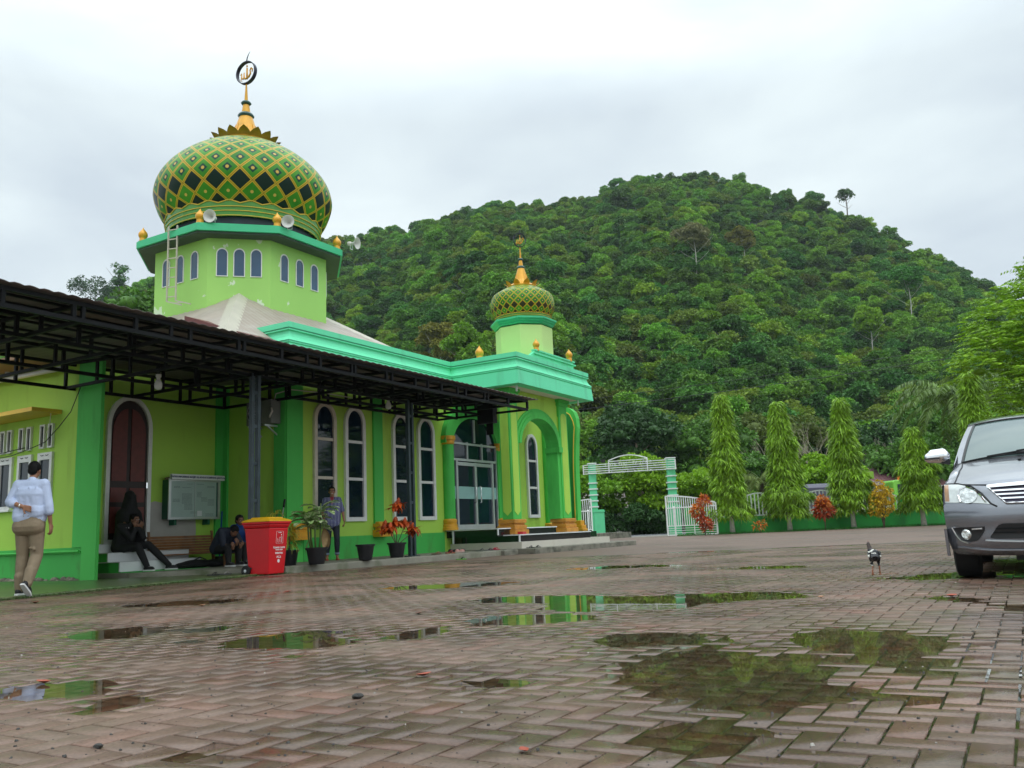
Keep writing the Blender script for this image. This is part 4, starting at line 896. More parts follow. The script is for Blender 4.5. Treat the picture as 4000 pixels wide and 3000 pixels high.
# canopy-side wall top, pyramid roof of the hall
CS, CN = 17.4, -19.45; AP = 8.38; SL = .655
def roof_pt(ds, dn): return (CN+dn, CS+ds, AP - SL*max(abs(ds), abs(dn)))
E_ = 5.15
w = MB()
cnr = [roof_pt(-E_, E_), roof_pt(E_, E_), roof_pt(E_, -E_), roof_pt(-E_, -E_)]; apx = roof_pt(0, 0)
# corrugated slopes
for i in range(4):
    a, b = Vector(cnr[i]), Vector(cnr[(i+1) % 4]); ap = Vector(apx); K = 90; row = []
    vs = []; nn = ((b-a).cross(ap-a)).normalized(); nn = nn if nn.z > 0 else -nn
    for j in range(K+1):
        t_ = j/K; f_ = 1 - abs(2*t_-1); base = a.lerp(b, t_); mid = (a+b)/2; topp = base + (ap-mid)*f_
        off = nn*(.018*(j % 2)); vs += [base+off, topp+off*(.2+.8*(f_ < .98))]
    w.add(vs, [(2*j, 2*j+1, 2*j+3, 2*j+2) for j in range(K)])
P_('roof', w, 'roofmetal', fix=False)
w = MB()
for c in cnr:
    c = Vector(c); a = Vector(apx); d = (a-c).normalized(); sdv = d.cross(Vector((0,0,1))).normalized(); up = Vector((0,0,1))
    vs = [c - sdv*.24 + up*-.10, c + up*.05, c + sdv*.24 + up*-.10, a - sdv*.24 + up*-.10, a + up*.05, a + sdv*.24 + up*-.10]
    w.add(vs, [(0,1,4,3),(1,2,5,4)])
P_('ridge_cap', w, 'ridge', fix=False)
w = MB(); w.box(-14.0, -16.6, 12.1, 14.0, 4.96, 5.0); P_('roof_soffit', w, 'redroof')
w = MB(); w.prism([(-14.1,5.02),(-14.1,5.06),(-16.4,5.9),(-16.4,5.02)], 1, 12.9, 13.9); P_('porch_gable', w, 'redroof')
w = MB(); w.box(-15.9, -24.3, 9.3, 10.3, 4.38, 4.46); P_('wing_roof', w, mat('brown_soffit', (.30,.17,.10), .7, var=.1))
w = MB(); w.tube([(-16.2, 9.9, 4.2), (-20, 9.9, 4.25)], .05, 10); w.tube([(-18.2, 9.9, 4.24), (-18.2, 9.9, 4.4)], .05, 10); P_('gutter_pipe', w, 'whitetile', smooth=True)

# tower: square with cut corners
def oct_pts(hw, side, c=(CN, CS)):
    q = side/2
    return [(c[0]+a, c[1]+b) for a, b in ((hw,-q),(hw,q),(q,hw),(-q,hw),(-hw,q),(-hw,-q),(-q,-hw),(q,-hw))]
w = MB(); w.prism(oct_pts(2.27, 2.2), 2, 5.0, 9.0); tower = P_('tower', w, 'tower')
w = MB(); w.prism(oct_pts(2.78, 2.52), 2, 8.92, 9.10); w.prism(oct_pts(2.74, 2.5), 2, 9.10, 9.14); eave = P_('tower_eave', w, 'eave')
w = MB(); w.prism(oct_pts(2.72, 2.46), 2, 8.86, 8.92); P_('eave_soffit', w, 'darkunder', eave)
q8 = oct_pts(2.27, 2.2)
for fi in range(8):
    a = Vector(q8[fi]); b = Vector(q8[(fi+1) % 8]); d = (b-a).normalized(); out = Vector((d.y, -d.x)); mid = (a+b)/2
    if (mid - Vector((CN, CS))).dot(out) < 0: out = -out
    if out.dot(Vector((CN, CS))) > 1: continue             # faces turned away from the yard
    Lf = (b-a).length; sp = Lf*.27
    for k in (-1, 0, 1):
        c = mid + d*sp*k; m4 = Matrix(((out.x, d.x, 0, c.x), (out.y, d.y, 0, c.y), (0, 0, 1, 0), (0, 0, 0, 1)))
        o_ = arch_outline(-.155, .155, 7.78, 8.42, 10, 1.1); i_ = arch_outline(-.13, .13, 7.80, 8.42, 10, 1.05)
        f = MB(); f.ring(o_, i_, 0, 0, .025, close=True); f.xf(m4); fr = P_('tower_window', f, 'white', tower)
        g = MB(); g.prism(i_, 0, .0, .008); g.xf(m4); P_('pane', g, 'glassblue', fr)

# domes
def dome_material(name, dark, VOFF=.25):
    m = bpy.data.materials.new(name); m.use_nodes = True; t = m.node_tree; p = t.nodes['Principled BSDF']; l = t.links.new
    uv = N(t, 'ShaderNodeUVMap'); sp = N(t, 'ShaderNodeSeparateXYZ'); l(uv.outputs[0], sp.inputs[0])
    def mth(op, a, b=None, c=None):
        n = N(t, 'ShaderNodeMath', operation=op)
        for i, x in enumerate((a, b, c)):
            if x is None: continue
            if isinstance(x, (int, float)): n.inputs[i].default_value = x
            else: l(x, n.inputs[i])
        return n.outputs[0]
    V_ = mth('SUBTRACT', sp.outputs['Y'], VOFF); P = mth('ADD', sp.outputs['X'], V_); Q = mth('SUBTRACT', sp.outputs['X'], V_)
    fp = mth('ABSOLUTE', mth('SUBTRACT', mth('FRACT', P), .5)); fq = mth('ABSOLUTE', mth('SUBTRACT', mth('FRACT', Q), .5))
    row = mth('SUBTRACT', mth('FLOOR', P), mth('FLOOR', Q))        # 0, 1, 2 ... upwards
    mxx = mth('MAXIMUM', fp, fq)
    line = mth('GREATER_THAN', mxx, .425); edge = mth('GREATER_THAN', mxx, .475)
    jewel = mth('MULTIPLY', mth('LESS_THAN', mxx, .20), mth('GREATER_THAN', row, 3.5))
    dot = mth('MULTIPLY', mth('LESS_THAN', mth('SQRT', mth('ADD', mth('MULTIPLY', fp, fp), mth('MULTIPLY', fq, fq))), .10), mth('GREATER_THAN', row, 1.5))
    isdark = mth('ADD', mth('LESS_THAN', row, 1.5), mth('COMPARE', row, 3.0, .4))
    dot = mth('MULTIPLY', dot, mth('SUBTRACT', 1.0, mth('COMPARE', row, 3.0, .4)))
    def mix(f, a, b):
        n = N(t, 'ShaderNodeMixRGB'); l(f, n.inputs[0])
        for i, x in ((1, a), (2, b)):
            if isinstance(x, tuple): n.inputs[i].default_value = x + (1,)
            else: l(x, n.inputs[i])
        return n.outputs[0]
    nzn = N(t, 'ShaderNodeTexNoise'); nzn.inputs['Scale'].default_value = 1.6; nzn.inputs['Detail'].default_value = 5; tcn = N(t, 'ShaderNodeTexCoord'); l(tcn.outputs['Object'], nzn.inputs['Vector'])
    gv = N(t, 'ShaderNodeValToRGB'); gv.color_ramp.elements[0].color = (.025,.19,.010,1); gv.color_ramp.elements[1].color = (.07,.29,.018,1); gv.color_ramp.elements[0].position = .35; gv.color_ramp.elements[1].position = .65; l(nzn.outputs[0], gv.inputs[0])
    c = mix(isdark, gv.outputs[0], dark); c = mix(jewel, c, (.006,.05,.03)); c = mix(dot, c, (.62,.40,.08)); c = mix(line, c, (.60,.40,.02)); c = mix(edge, c, (.26,.17,.015))
    top = mth('GREATER_THAN', sp.outputs['Y'], 99.0)
    l(c, p.inputs['Base Color']); p.inputs['Roughness'].default_value = .42; p.inputs['Specular IOR Level'].default_value = .22; p.inputs['Coat Weight'].default_value = .08; p.inputs['Coat Roughness'].default_value = .08
    return m
def lathe_uv(name, prof, n, c, m, parent, NU, flip_=False):
    """surface of revolution with a conformal UV lattice, NU cells around"""
    ks = [0.0]; P2 = []
    fine = []
    for i in range(len(prof)-1):
        for j in range(4): fine.append((prof[i][0]+(prof[i+1][0]-prof[i][0])*j/4, prof[i][1]+(prof[i+1][1]-prof[i][1])*j/4))
    fine.append(prof[-1])
    for i in range(1, len(fine)):
        r0, z0 = fine[i-1]; r1, z1 = fine[i]; ks.append(ks[-1] + hypot(r1-r0, z1-z0)/(2*pi*(r0+r1)/2)*NU)
    vs = [(c[0]+r*cos(2*pi*j/n), c[1]+r*sin(2*pi*j/n), c[2]+z) for r, z in fine for j in range(n)]
    fs = [(i*n+j, i*n+(j+1)%n, (i+1)*n+(j+1)%n, (i+1)*n+j) for i in range(len(fine)-1) for j in range(n)]
    mb = MB(); mb.add(vs, fs); og = ORG[root_of(parent).name]
    me = mesh_of(name, mb, m, False, og); uv = me.uv_layers.new(name='UVMap')
    for pi_, pl in enumerate(me.polygons):
        i, j = divmod(pi_, n)
        for li, (a, b) in zip(pl.loop_indices, ((i, j), (i, j+1), (i+1, j+1), (i+1, j))): uv.data[li].uv = (b/n*NU, ks[a])
    me.polygons.foreach_set('use_smooth', [True]*len(me.polygons))
    o = bpy.data.objects.new(name, me); COL.objects.link(o); o.parent = parent
    return o
def smooth_prof(pts, sub=5):
    out = []
    for i in range(len(pts)-1):
        p0 = pts[max(i-1,0)]; p1 = pts[i]; p2 = pts[i+1]; p3 = pts[min(i+2,len(pts)-1)]
        for j in range(sub):
            t = j/sub; out.append(tuple(.5*((2*p1[k]) + (-p0[k]+p2[k])*t + (2*p0[k]-5*p1[k]+4*p2[k]-p3[k])*t*t + (-p0[k]+3*p1[k]-3*p2[k]+p3[k])*t**3) for k in (0, 1)))
    return out + [pts[-1]]
M['domebig'] = dome_material('big_dome_enamel', (.003, .022, .014)); M['domesmall'] = dome_material('small_dome_enamel', (.030, .030, .010), .12)
M['collar'] = mat('dome_collar', (.085,.30,.04), .4, var=.15, nscale=2, coat=.3)
M['petalgreen'] = mat('petal_olive_gold', (.34,.23,.02), .4, var=.3); M['ball'] = mat('spire_ball_teal', (.008,.07,.055), .3, var=.2, coat=.4)
M['ironring'] = mat('dark_ring_iron', (.012,.013,.03), .4, .3, var=.2); M['drumdark'] = mat('drum_dark_blue', (.018,.028,.04), .6, var=.3)
def onion_finial(n, s, z, h, m='gold', parent=None):
    k = h/.33; w = MB(); w.lathe([(r*k, zz*k) for r, zz in smooth_prof([(.075,-.03),(.078,.05),(.07,.06),(.095,.10),(.105,.145),(.095,.19),(.06,.24),(.022,.29),(.003,.33)], 3)], 18, (n, s, z))
    w.lathe([(.085*k,-.05*k),(.085*k,.0),(.078*k,.02*k),(.078*k,.05*k)], 18, (n, s, z)); return P_('gold_finial', w, m, parent or mosque, smooth='auto')
def spire(c, zb, k, parent, NP=16, tilt=.35):
    """lotus ring, fluted cone, balls, rod, ring with gold calligraphy"""
    x, y = c
    w = MB(); w.lathe([(r*k, z*k) for r, z in ((.78,-.06),(.82,.04),(.72,.12),(.58,.17),(.45,.24),(.36,.42),(.27,.70),(.19,.95))], 24, (x, y, zb)); sp_ = P_('spire_cone', w, 'gold', parent, smooth='auto')
    w = MB()
    for i in range(12):
        a = 2*pi*i/12; w.bar((x+cos(a)*.40*k, y+sin(a)*.40*k, zb+.32*k), (x+cos(a)*.275*k, y+sin(a)*.275*k, zb+.68*k), .05*k, .02*k)
    P_('spire_flute', w, 'gold', sp_)
    for i in range(NP):
        a = 2*pi*i/NP; w = MB(); ca_, sa_ = cos(a), sin(a); vs = []
        for u in range(6):
            t_ = u/5; rr = (.74 + .09*t_ + .16*t_**2.4)*k; zz = zb + (.02 + .25*t_)*k; hwid = .165*k*(1-t_**3.2)*(1+.15*t_)+.004
            for v_ in (-1, 0, 1): vs.append((x + ca_*(rr - .03*k*(1-abs(v_))) - sa_*hwid*v_, y + sa_*(rr - .03*k*(1-abs(v_))) + ca_*hwid*v_, zz))
        n0 = len(vs); vs2 = [(p[0]-ca_*.02*k, p[1]-sa_*.02*k, p[2]+.005*k) for p in vs]
        fs = []
        for u in range(5):
            for v_ in range(2): a0 = u*3+v_; fs += [(a0, a0+1, a0+4, a0+3), (n0+a0, n0+a0+3, n0+a0+4, n0+a0+1)]
        w.add(vs+vs2, fs); P_('lotus_petal', w, 'petalgreen' if k > .8 else 'gold', sp_, smooth=True, fix=False)
    w = MB(); w.lathe([(.04*k,-.1*k),(.17*k,-.07*k),(.235*k,0),(.19*k,.07*k),(.06*k,.1*k)], 18, (x,y,zb+1.0*k)); w.lathe([(.03*k,-.07*k),(.11*k,-.05*k),(.15*k,0),(.11*k,.055*k),(.03*k,.07*k)], 18, (x,y,zb+1.40*k)); P_('spire_ball', w, 'ball', sp_, smooth=True)
    w = MB(); w.lathe([(.135*k,1.05*k),(.085*k,1.38*k)], 16, (x,y,zb)); w.lathe([(.055*k,1.44*k),(.022*k,2.0*k)], 12, (x,y,zb)); P_('spire_rod', w, 'gold', sp_, smooth='auto')
    zc = zb + 2.36*k; dx = Vector((cos(tilt), sin(tilt), 0)); R_ = .35*k
    w = MB(); dn_ = Vector((-sin(tilt), cos(tilt), 0))
    no = 32; o_ = [Vector((x,y,zc)) + dx*cos(2*pi*i/no)*R_ + Vector((0,0,1))*sin(2*pi*i/no)*R_ for i in range(no)]
    i__ = [Vector((x,y,zc)) + dx*cos(2*pi*i/no)*R_*.93 + Vector((0,0,1))*sin(2*pi*i/no)*R_*.93 for i in range(no)]
    vs = [p + dn_*s_*.055*k for s_ in (-1, 1) for L2 in (o_, i__) for p in L2]
    for i in range(no):
        j = (i+1) % no
    fs = []
    for i in range(no):
        j = (i+1) % no; fs += [(i, j, no+j, no+i), (2*no+i, 3*no+i, 3*no+j, 2*no+j), (i, 2*no+i, 2*no+j, j), (no+i, no+j, 3*no+j, 3*no+i)]
    w.add(vs, fs); w.tube([(x,y,zb+1.98*k),(x,y,zc-R_*.95)], .02*k, 8)
    w.tube([(x,y,zc+R_*.95)] + [tuple(Vector((x,y,zc+R_+.3*k*t)) + dx*(.13*k*t*t)) for t in (.1,.4,.7,1)], [.02*k,.02*k,.016*k,.012*k,.004*k], 6)
    P_('spire_ring', w, 'ironring', sp_, smooth='auto')
    w = MB()
    def st(pts, r): w.tube([tuple(Vector((x,y,zc)) + dx*a*k + Vector((0,0,b*k))) for a, b in pts], [q*k for q in r], 6)
    st([(.02,-.2),(.02,.14)], (.028,.028)); st([(0,.20),(.02,.24),(.03,.20),(.01,.17)], (.015,.02,.02,.015))
    st([(.21,-.02),(.22,.07),(.18,.12),(.13,.05),(.15,-.05),(.09,-.14),(.02,-.17)], (.014,.024,.026,.02,.026,.03,.024))
    st([(.02,-.16),(-.05,-.18),(-.09,-.10),(-.09,.03)], (.024,.028,.024,.016)); st([(-.09,-.12),(-.13,-.17),(-.18,-.10),(-.18,.02),(-.23,-.02)], (.02,.024,.02,.016,.008)); st([(-.18,-.1),(-.21,-.2),(-.15,-.23)], (.02,.014,.006))
    P_('calligraphy', w, 'gold', sp_, smooth=True, label='gold arabic calligraphy framed by the ring')
    return sp_
def dome(c, prof, zcol, rcol, m, parent, NU, collar_h, k):
    d = lathe_uv('dome', smooth_prof(prof), 96, (c[0], c[1], 0), m, parent, NU)
    # collar with zigzag upper rim
    w = MB(); nz_ = NU; vs = []; n2 = nz_*2
    for j in range(n2):
        a = 2*pi*j/n2; up = collar_h + (.10*k if j % 2 else 0)
        vs += [(c[0]+rcol*cos(a), c[1]+rcol*sin(a), zcol), (c[0]+(rcol*1.03)*cos(a), c[1]+(rcol*1.03)*sin(a), zcol+up)]
    w.add(vs, [(2*j, 2*((j+1) % n2), 2*((j+1) % n2)+1, 2*j+1) for j in range(n2)]); P_('dome_collar', w, 'collar', d, fix=False)
    w = MB()
    for zz in (.0, .13, .25):
        pts = [(c[0]+(rcol*(1+.03*zz/.35)+.012)*cos(2*pi*j/64), c[1]+(rcol*(1+.03*zz/.35)+.012)*sin(2*pi*j/64), zcol+zz*k+.02*k) for j in range(65)]; w.tube(pts, .013*k, 5, cap=False)
    pts = [(c[0]+(rcol*1.035)*cos(2*pi*j/n2), c[1]+(rcol*1.035)*sin(2*pi*j/n2), zcol+collar_h+(.10*k if j % 2 else 0)) for j in range(n2+1)]; w.tube(pts, .018*k, 5, cap=False)
    P_('collar_trim', w, 'yellow', d, smooth=True)
    return d
w = MB(); w.lathe([(2.1,9.1),(2.12,9.62)], 64, (CN, CS, 0)); P_('dome_drum', w, 'drumdark', smooth='auto')
big = dome((CN, CS), [(1.95,9.72),(2.2,9.95),(2.42,10.25),(2.58,10.68),(2.60,10.98),(2.48,11.36),(2.20,11.76),(1.80,12.12),(1.36,12.41),(1.04,12.56),(.78,12.66)], 9.60, 2.2, M['domebig'], mosque, 24, .36, 1.0)
spire((CN, CS), 12.62, 1.08, big, 16, .10)
for i, (a, b) in enumerate(oct_pts(2.62, 2.40)):
    if (a-CN)*cos(0) < -2.0 and (b-CS) > -2: pass
    onion_finial(a, b, 9.17, .40)
# small tower on the portico
C2N, C2S = -12.98, 22.9
w = MB(); w.lathe([(.90,5.3),(.90,6.82)], 8, (C2N, C2S, 0), ph=pi/8); st_ = P_('small_tower', w, 'drum')
w = MB(); w.lathe([(.92,6.86),(.96,6.89),(.94,6.91),(1.01,6.95),(.99,6.97),(1.05,7.01),(1.05,7.06),(.8,7.08)], 8, (C2N, C2S, 0), ph=pi/8); P_('small_tower_cornice', w, 'eave', st_)
sm = dome((C2N, C2S), [(.80,7.10),(.89,7.22),(.97,7.38),(1.01,7.58),(1.0,7.74),(.93,7.92),(.79,8.02),(.61,8.13),(.46,8.20),(.36,8.24)], 7.06, .86, M['domesmall'], mosque, 24, .14, .5)
s_p = spire((C2N, C2S), 8.20, .58, sm, 9, .75)
for _q in [s_p] + list(s_p.children):
    for _v in _q.data.vertices: _v.co.z = 8.20 + (_v.co.z - 8.20)*1.17
onion_finial(-13.35, 20.85, 5.66, .40); onion_finial(-12.04, 21.95, 5.93, .33); onion_finial(-12.04, 24.1, 5.93, .36)

# ------------------------------------------------------------------ platforms and kerbs in front of the mosque
w = MB(); w.prism([(-16.35,10.63),(-14.92,10.63),(-13.05,11.75),(-12.1,11.9),(-12.1,20.3),(-16.35,20.3)], 2, -.05, .135)
single('walkway', w, M['concrete'], kind='structure', frame='B', bevel=.015)
w = MB(); w.box(-11.45,-14.3,20.3,27.2,-.05,.15); single('portico_apron', w, M['kerb'], kind='structure', frame='B', bevel=.015)
w = MB(); w.box(-12.12,-12.3,11.92,20.3,-.05,.145); w.box(-11.98,-12.12,19.6,20.3,-.05,.13); single('kerb', w, M['kerb'], kind='structure', frame='B', bevel=.02)
w = MB(); w.prism([(-24,3),(-10.9,3),(-11.5,6.4),(-12.1,9.2),(-12.25,12),(-16.4,12),(-16.4,10.1),(-24,10.1)], 2, -.06, .045); single('side_pavement', w, M['mossfloor'], kind='structure', frame='B', bevel=.02)
w = MB(); w.box(-20.5,-24,40,48,-.02,.32); single('concrete_ramp_block', w, M['kerb'], 'dark concrete block lying by the road behind the portico steps', 'concrete block', frame='B', org=(-22,44,-.02))
# ------------------------------------------------------------------ steel canopy
def cz(n): return 4.02 + (-11.0 - n)*.055          # underside of the sheet
cp = thing('steel_canopy', 'long dark corrugated lean-to canopy on steel posts in front of the mosque', 'canopy', (-12.45, 11.3, 0), 'B')
S0, S1 = 2.0, 19.9
w = MB(); K = int((S1-S0)/.066); vs = []
prof_n = [(-10.95, 0), (-14.2, 0)]
for j in range(K+1):
    s = S0 + (S1-S0)*j/K; o = .012*(1 + sin(2*pi*s/.198)); nb = -16.3 if s < 14.0 else -14.2
    for n in (-10.92, -12.5, nb):
        vs += [(n, s, cz(n)+.03+o), (n, s, cz(n)+.024+o)]
fs = []
for j in range(K):
    a = j*6; b = a+6
    for k in (0, 2): fs += [(a+k, b+k, b+k+2, a+k+2), (a+k+1, a+k+3, b+k+3, b+k+1)]
    fs += [(a, a+1, b+1, b)]
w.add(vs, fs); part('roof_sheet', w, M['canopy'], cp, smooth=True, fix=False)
def truss(pa, pb, htop, hbot, step, m='steel', t=.06, name='truss', dz=None):
    """horizontal beam: top chord, bottom chord and uprights"""
    a = Vector(pa); b = Vector(pb); w = MB(); L_ = (b-a).length; k = max(1, round(L_/step))
    za0, za1 = htop; zb0, zb1 = hbot
    A = lambda t_: (a.lerp(b, t_).x, a.lerp(b, t_).y)
    w.bar((*A(0), za0), (*A(1), za1), t, t); w.bar((*A(0), zb0), (*A(1), zb1), t, t)
    for i in range(k+1):
        t_ = i/k; w.bar((*A(t_), zb0+(zb1-zb0)*t_+t/2), (*A(t_), za0+(za1-za0)*t_-t/2), t*.9, t*.9)
    return part(name, w, M[m], cp)
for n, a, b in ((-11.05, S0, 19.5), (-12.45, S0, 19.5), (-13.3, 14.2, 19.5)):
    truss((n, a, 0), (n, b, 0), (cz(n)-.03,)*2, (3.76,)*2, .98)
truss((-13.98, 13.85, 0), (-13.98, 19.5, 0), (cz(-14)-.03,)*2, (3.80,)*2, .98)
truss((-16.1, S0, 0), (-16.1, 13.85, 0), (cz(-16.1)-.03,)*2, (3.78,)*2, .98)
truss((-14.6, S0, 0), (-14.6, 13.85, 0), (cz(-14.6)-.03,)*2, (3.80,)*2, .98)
for s_ in [2.6, 4.1, 5.55, 7.0, 8.45, 9.9, 11.38, 12.6]:
    truss((-11.05, s_, 0), (-16.1, s_, 0), (cz(-11.05)-.035, cz(-16.1)-.035), (3.765, 3.775), 1.0, t=.055)
for s_ in [13.85]: truss((-11.05, s_, 0), (-16.1, s_, 0), (cz(-11.05)-.035, cz(-16.1)-.035), (3.765, 3.785), 1.0, t=.055)
for s_ in [15.1, 16.25, 17.4, 18.5, 19.5]:
    truss((-11.05, s_, 0), (-13.98, s_, 0), (cz(-11.05)-.035, cz(-13.98)-.035), (3.765, 3.785), .98, t=.055)
for i, n in enumerate((-11.5, -12.0, -13.0, -13.7)):
    w = MB(); w.bar((n, S0, cz(n)+.005), (n, 19.8, cz(n)+.005), .04, .035); part('purlin', w, M['steel'], cp)
for s_ in (4.6, 11.32, 16.12):
    w = MB(); w.box(-12.40, -12.48, s_, s_+.07, .1, 3.8); w.box(-12.40, -12.48, s_+.15, s_+.22, .1, 3.8)
    for z in (.7, 1.35, 2.05, 2.75, 3.4): w.box(-12.41, -12.47, s_+.07, s_+.15, z, z+.06)
    w.box(-12.33, -12.55, s_-.05, s_+.27, .13, .16); part('post', w, M['poststeel'], cp)
w = MB(); w.box(-12.0,-12.5,19.3,19.5,3.5,4.0); w.box(-12.1,-12.3,19.42,19.46,3.2,3.5); part('junction_box', w, M['steel'], cp)
# bulbs
M['bulb'] = mat('unlit_bulb_glass', (.72,.74,.72), .25, var=.05)
def bulb(label, n, s, zt):
    t = thing('light_bulb', label, 'lamp', (n, s, zt), 'B')
    w = MB(); w.lathe([(.05,0),(.05,-.05),(.035,-.06),(.035,-.10)], 12, (0,0,0)); part('lamp_holder', w, M['whitetile'], t, smooth='auto', local=True)
    w = MB(); w.lathe([(.03,-.10),(.05,-.125),(.07,-.17),(.072,-.22),(.06,-.27),(.0005,-.29)], 16, (0,0,0)); part('glass_bulb', w, M['bulb'], t, smooth=True, local=True)
bulb('unlit white bulb hanging under the canopy left of the brown door', -13.5, 10.08, 3.74); bulb('unlit white bulb under the canopy near the second canopy post', -13.0, 16.14, 3.93)
# air conditioner
t = thing('air_conditioner', 'outdoor air conditioner unit on the side wall under the canopy', 'air conditioner', (-14.75, 13.85, 3.2), 'B')
w = MB(); w.box(-15.15, -14.35, 13.66, 13.95, 3.24, 3.78); part('casing', w, mat('ac_casing', (.16,.17,.16), .5, var=.1), t, bevel=.015)
w = MB(); w.lathe([(.22,0),(.22,.02)], 28, (0,0,0)); w.xf(Matrix.Translation((-14.88,13.66,3.51)) @ Matrix.Rotation(pi/2, 4, 'X')); part('fan_opening', w, M['black'], t)
w = MB()
for r in (.06,.11,.16,.21): w.tube([(-14.88+r*cos(2*pi*i/24),13.632,3.51+r*sin(2*pi*i/24)) for i in range(25)], .005, 4, cap=False)
for a in range(8): w.bar((-14.88,13.632,3.51),(-14.88+.22*cos(a*pi/4),13.632,3.51+.22*sin(a*pi/4)), .006)
part('fan_grille', w, M['alu'], t)
w = MB()
for n in (-15.0,-14.5): w.bar((n,14.0,3.2),(n,13.6,3.2),.04); w.bar((n,13.99,3.0),(n,13.68,3.19),.03)
part('bracket', w, M['alu'], t)
w = MB(); w.tube([(-14.4,13.8,3.78),(-14.3,13.75,3.9),(-14.0,13.9,3.98),(-13.6,14.6,3.93),(-13.5,15.5,3.9)], .012, 6); part('pipe', w, M['soffit'], t, smooth=True)
w = MB(); w.tube([(-14.36,13.7,3.5),(-14.30,13.62,3.56),(-14.26,13.6,3.48),(-14.32,13.6,3.40),(-14.36,13.62,3.36)], .02, 7); part('hose', w, M['soffit'], t, smooth=True)
# loudspeakers on the tower eave
def horn(label, n, s, z, az):
    t = thing('loudspeaker', label, 'loudspeaker', (n, s, z), 'B', rot=az); t.scale = (.66,)*3
    w = MB(); w.lathe([(.03,-.02),(.05,.03),(.07,.12),(.12,.22),(.20,.29),(.265,.315),(.27,.325),(.255,.32),(.185,.27),(.11,.20),(.05,.10),(.001,.08)], 28, (0,0,0), cap=False)
    w.xf(Matrix.Rotation(radians(97), 4, 'X') @ Matrix.Identity(4)); w.v = [(x, y, zz+.27) for x, y, zz in w.v]; part('horn', w, mat('horn_'+str(len(label)), (.62,.62,.58), .45, var=.08), t, smooth=True, local=True, fix=False)
    w = MB(); w.lathe([(.085,-.16),(.095,-.14),(.095,-.03),(.06,.0)], 18, (0,0,0)); w.xf(Matrix.Rotation(radians(97), 4, 'X')); w.v = [(x, y, zz+.27) for x, y, zz in w.v]; part('driver', w, M['soffit'], t, smooth='auto', local=True)
    w = MB(); w.bar((-.09,0,.27),(-.09,0,0),.02); w.bar((.09,0,.27),(.09,0,0),.02); w.bar((-.1,0,.0),(.1,0,0),.03); part('bracket', w, M['alu'], t, local=True)
horn('white horn loudspeaker beside the left gold finial on the tower eave', -18.0, 15.0, 9.14, radians(25))
horn('white horn loudspeaker beside the middle gold finial, facing the yard', -16.6, 16.45, 9.1, radians(30))
horn('white horn loudspeaker at the right corner of the tower eave', -16.4, 18.75, 9.1, radians(100))
# ladder on the tower
t = thing('ladder', 'rusty cream steel ladder fixed to the left face of the tower', 'ladder', (-18.95, 14.6, 7.0), 'B')
A0 = Vector((-19.25, 14.56, 7.1)); d_ = Vector((.26, .08, 0)); w = MB()
for o in (Vector((0,0,0)), d_): w.bar(A0+o, A0+o+Vector((0,0,2.12)), .035)
part('rail', w, M['ridge'], t)
for i in range(8):
    w = MB(); w.bar(A0+Vector((0,0,.12+i*.27)), A0+d_+Vector((0,0,.12+i*.27)), .025); part('rung', w, M['ridge'], t)
w = MB(); w.bar(A0, A0+Vector((.55,.05,-.18)), .03); w.bar(A0+d_, A0+d_+Vector((.55,.05,-.18)), .03); w.bar(A0+Vector((.27,.02,-.09)), A0+d_+Vector((.27,.02,-.09)), .025); part('foot_bracket', w, M['ridge'], t)

# ------------------------------------------------------------------ notice board
t = thing('notice_board', 'green glass fronted notice board with a white lettered header', 'notice board', (-16.3, 13.1, 1.2), 'B')
w = MB(); w.box(-16.34, -16.12, 12.38, 13.74, 1.2, 2.05); part('case', w, mat('board_case_green', (.01,.085,.045), .5, var=.1), t)
w = MB(); w.ring([(12.36,1.18),(12.36,2.08),(13.76,2.08),(13.76,1.18)], [(12.42,1.23),(12.42,2.02),(13.70,2.02),(13.70,1.23)], 0, -16.12, -16.09, close=True); part('frame', w, M['alu'], t)
w = MB(); w.box(-16.12, -16.11, 12.42, 13.66, 1.23, 2.02); bd = part('back_panel', w, mat('board_paper_panel', (.36,.47,.43), .5, var=.06, nscale=2), t)
w = MB(); w.box(-16.11, -16.10, 13.055, 13.065, 1.23, 2.02); part('sliding_edge', w, M['alu'], bd)
w = MB(); w.box(-16.10, -16.02, 12.38, 13.82, 2.055, 2.17); part('header', w, M['whitetile'], t)
M['ink'] = mat('blue_ink', (.05,.06,.14), .6, var=.1); M['greyink'] = mat('grey_ink', (.16,.20,.19), .7, var=.2)
text_mesh('PAPAN INFORMASI MASJID AL-IKHLAS KAMPUNG JANTUNG', .056, M['ink'], 'header_lettering', t, (-16.015+16.3, 13.1-13.1, 2.112-1.2), (pi/2, 0, pi/2), .002)
rs = random.Random(5); w = MB()
for (a, b, z, k) in ((12.5,12.66,1.9,2),(12.85,13.0,1.96,1),(12.72,12.95,1.88,1),(12.72,12.98,1.74,9),(12.48,12.66,1.62,3),(13.12,13.24,1.78,5),(13.24,13.4,1.66,4),(13.42,13.6,1.62,6),(12.95,13.12,1.34,2),(13.36,13.58,1.30,3),(12.78,13.0,1.50,5),(13.1,13.3,1.96,1),(13.4,13.6,1.92,2)):
    for i in range(k):
        x = a
        while x < b:
            l = .01+.03*rs.random(); w.box(-16.108, -16.106, x, min(x+l, b), z-i*.026, z-i*.026+.009); x += l+.008
part('notice_text', w, M['greyink'], bd)
w = MB(); w.box(-16.108,-16.105,13.13,13.26,1.25,1.37); part('pinned_paper', w, M['whitetile'], bd)
w = MB()
for s_ in (12.6, 13.5): w.box(-16.34, -16.16, s_-.03, s_+.03, 1.06, 1.2)
part('bracket', w, mat('bracket_green', (.01,.12,.06), .5), t)
w = MB()
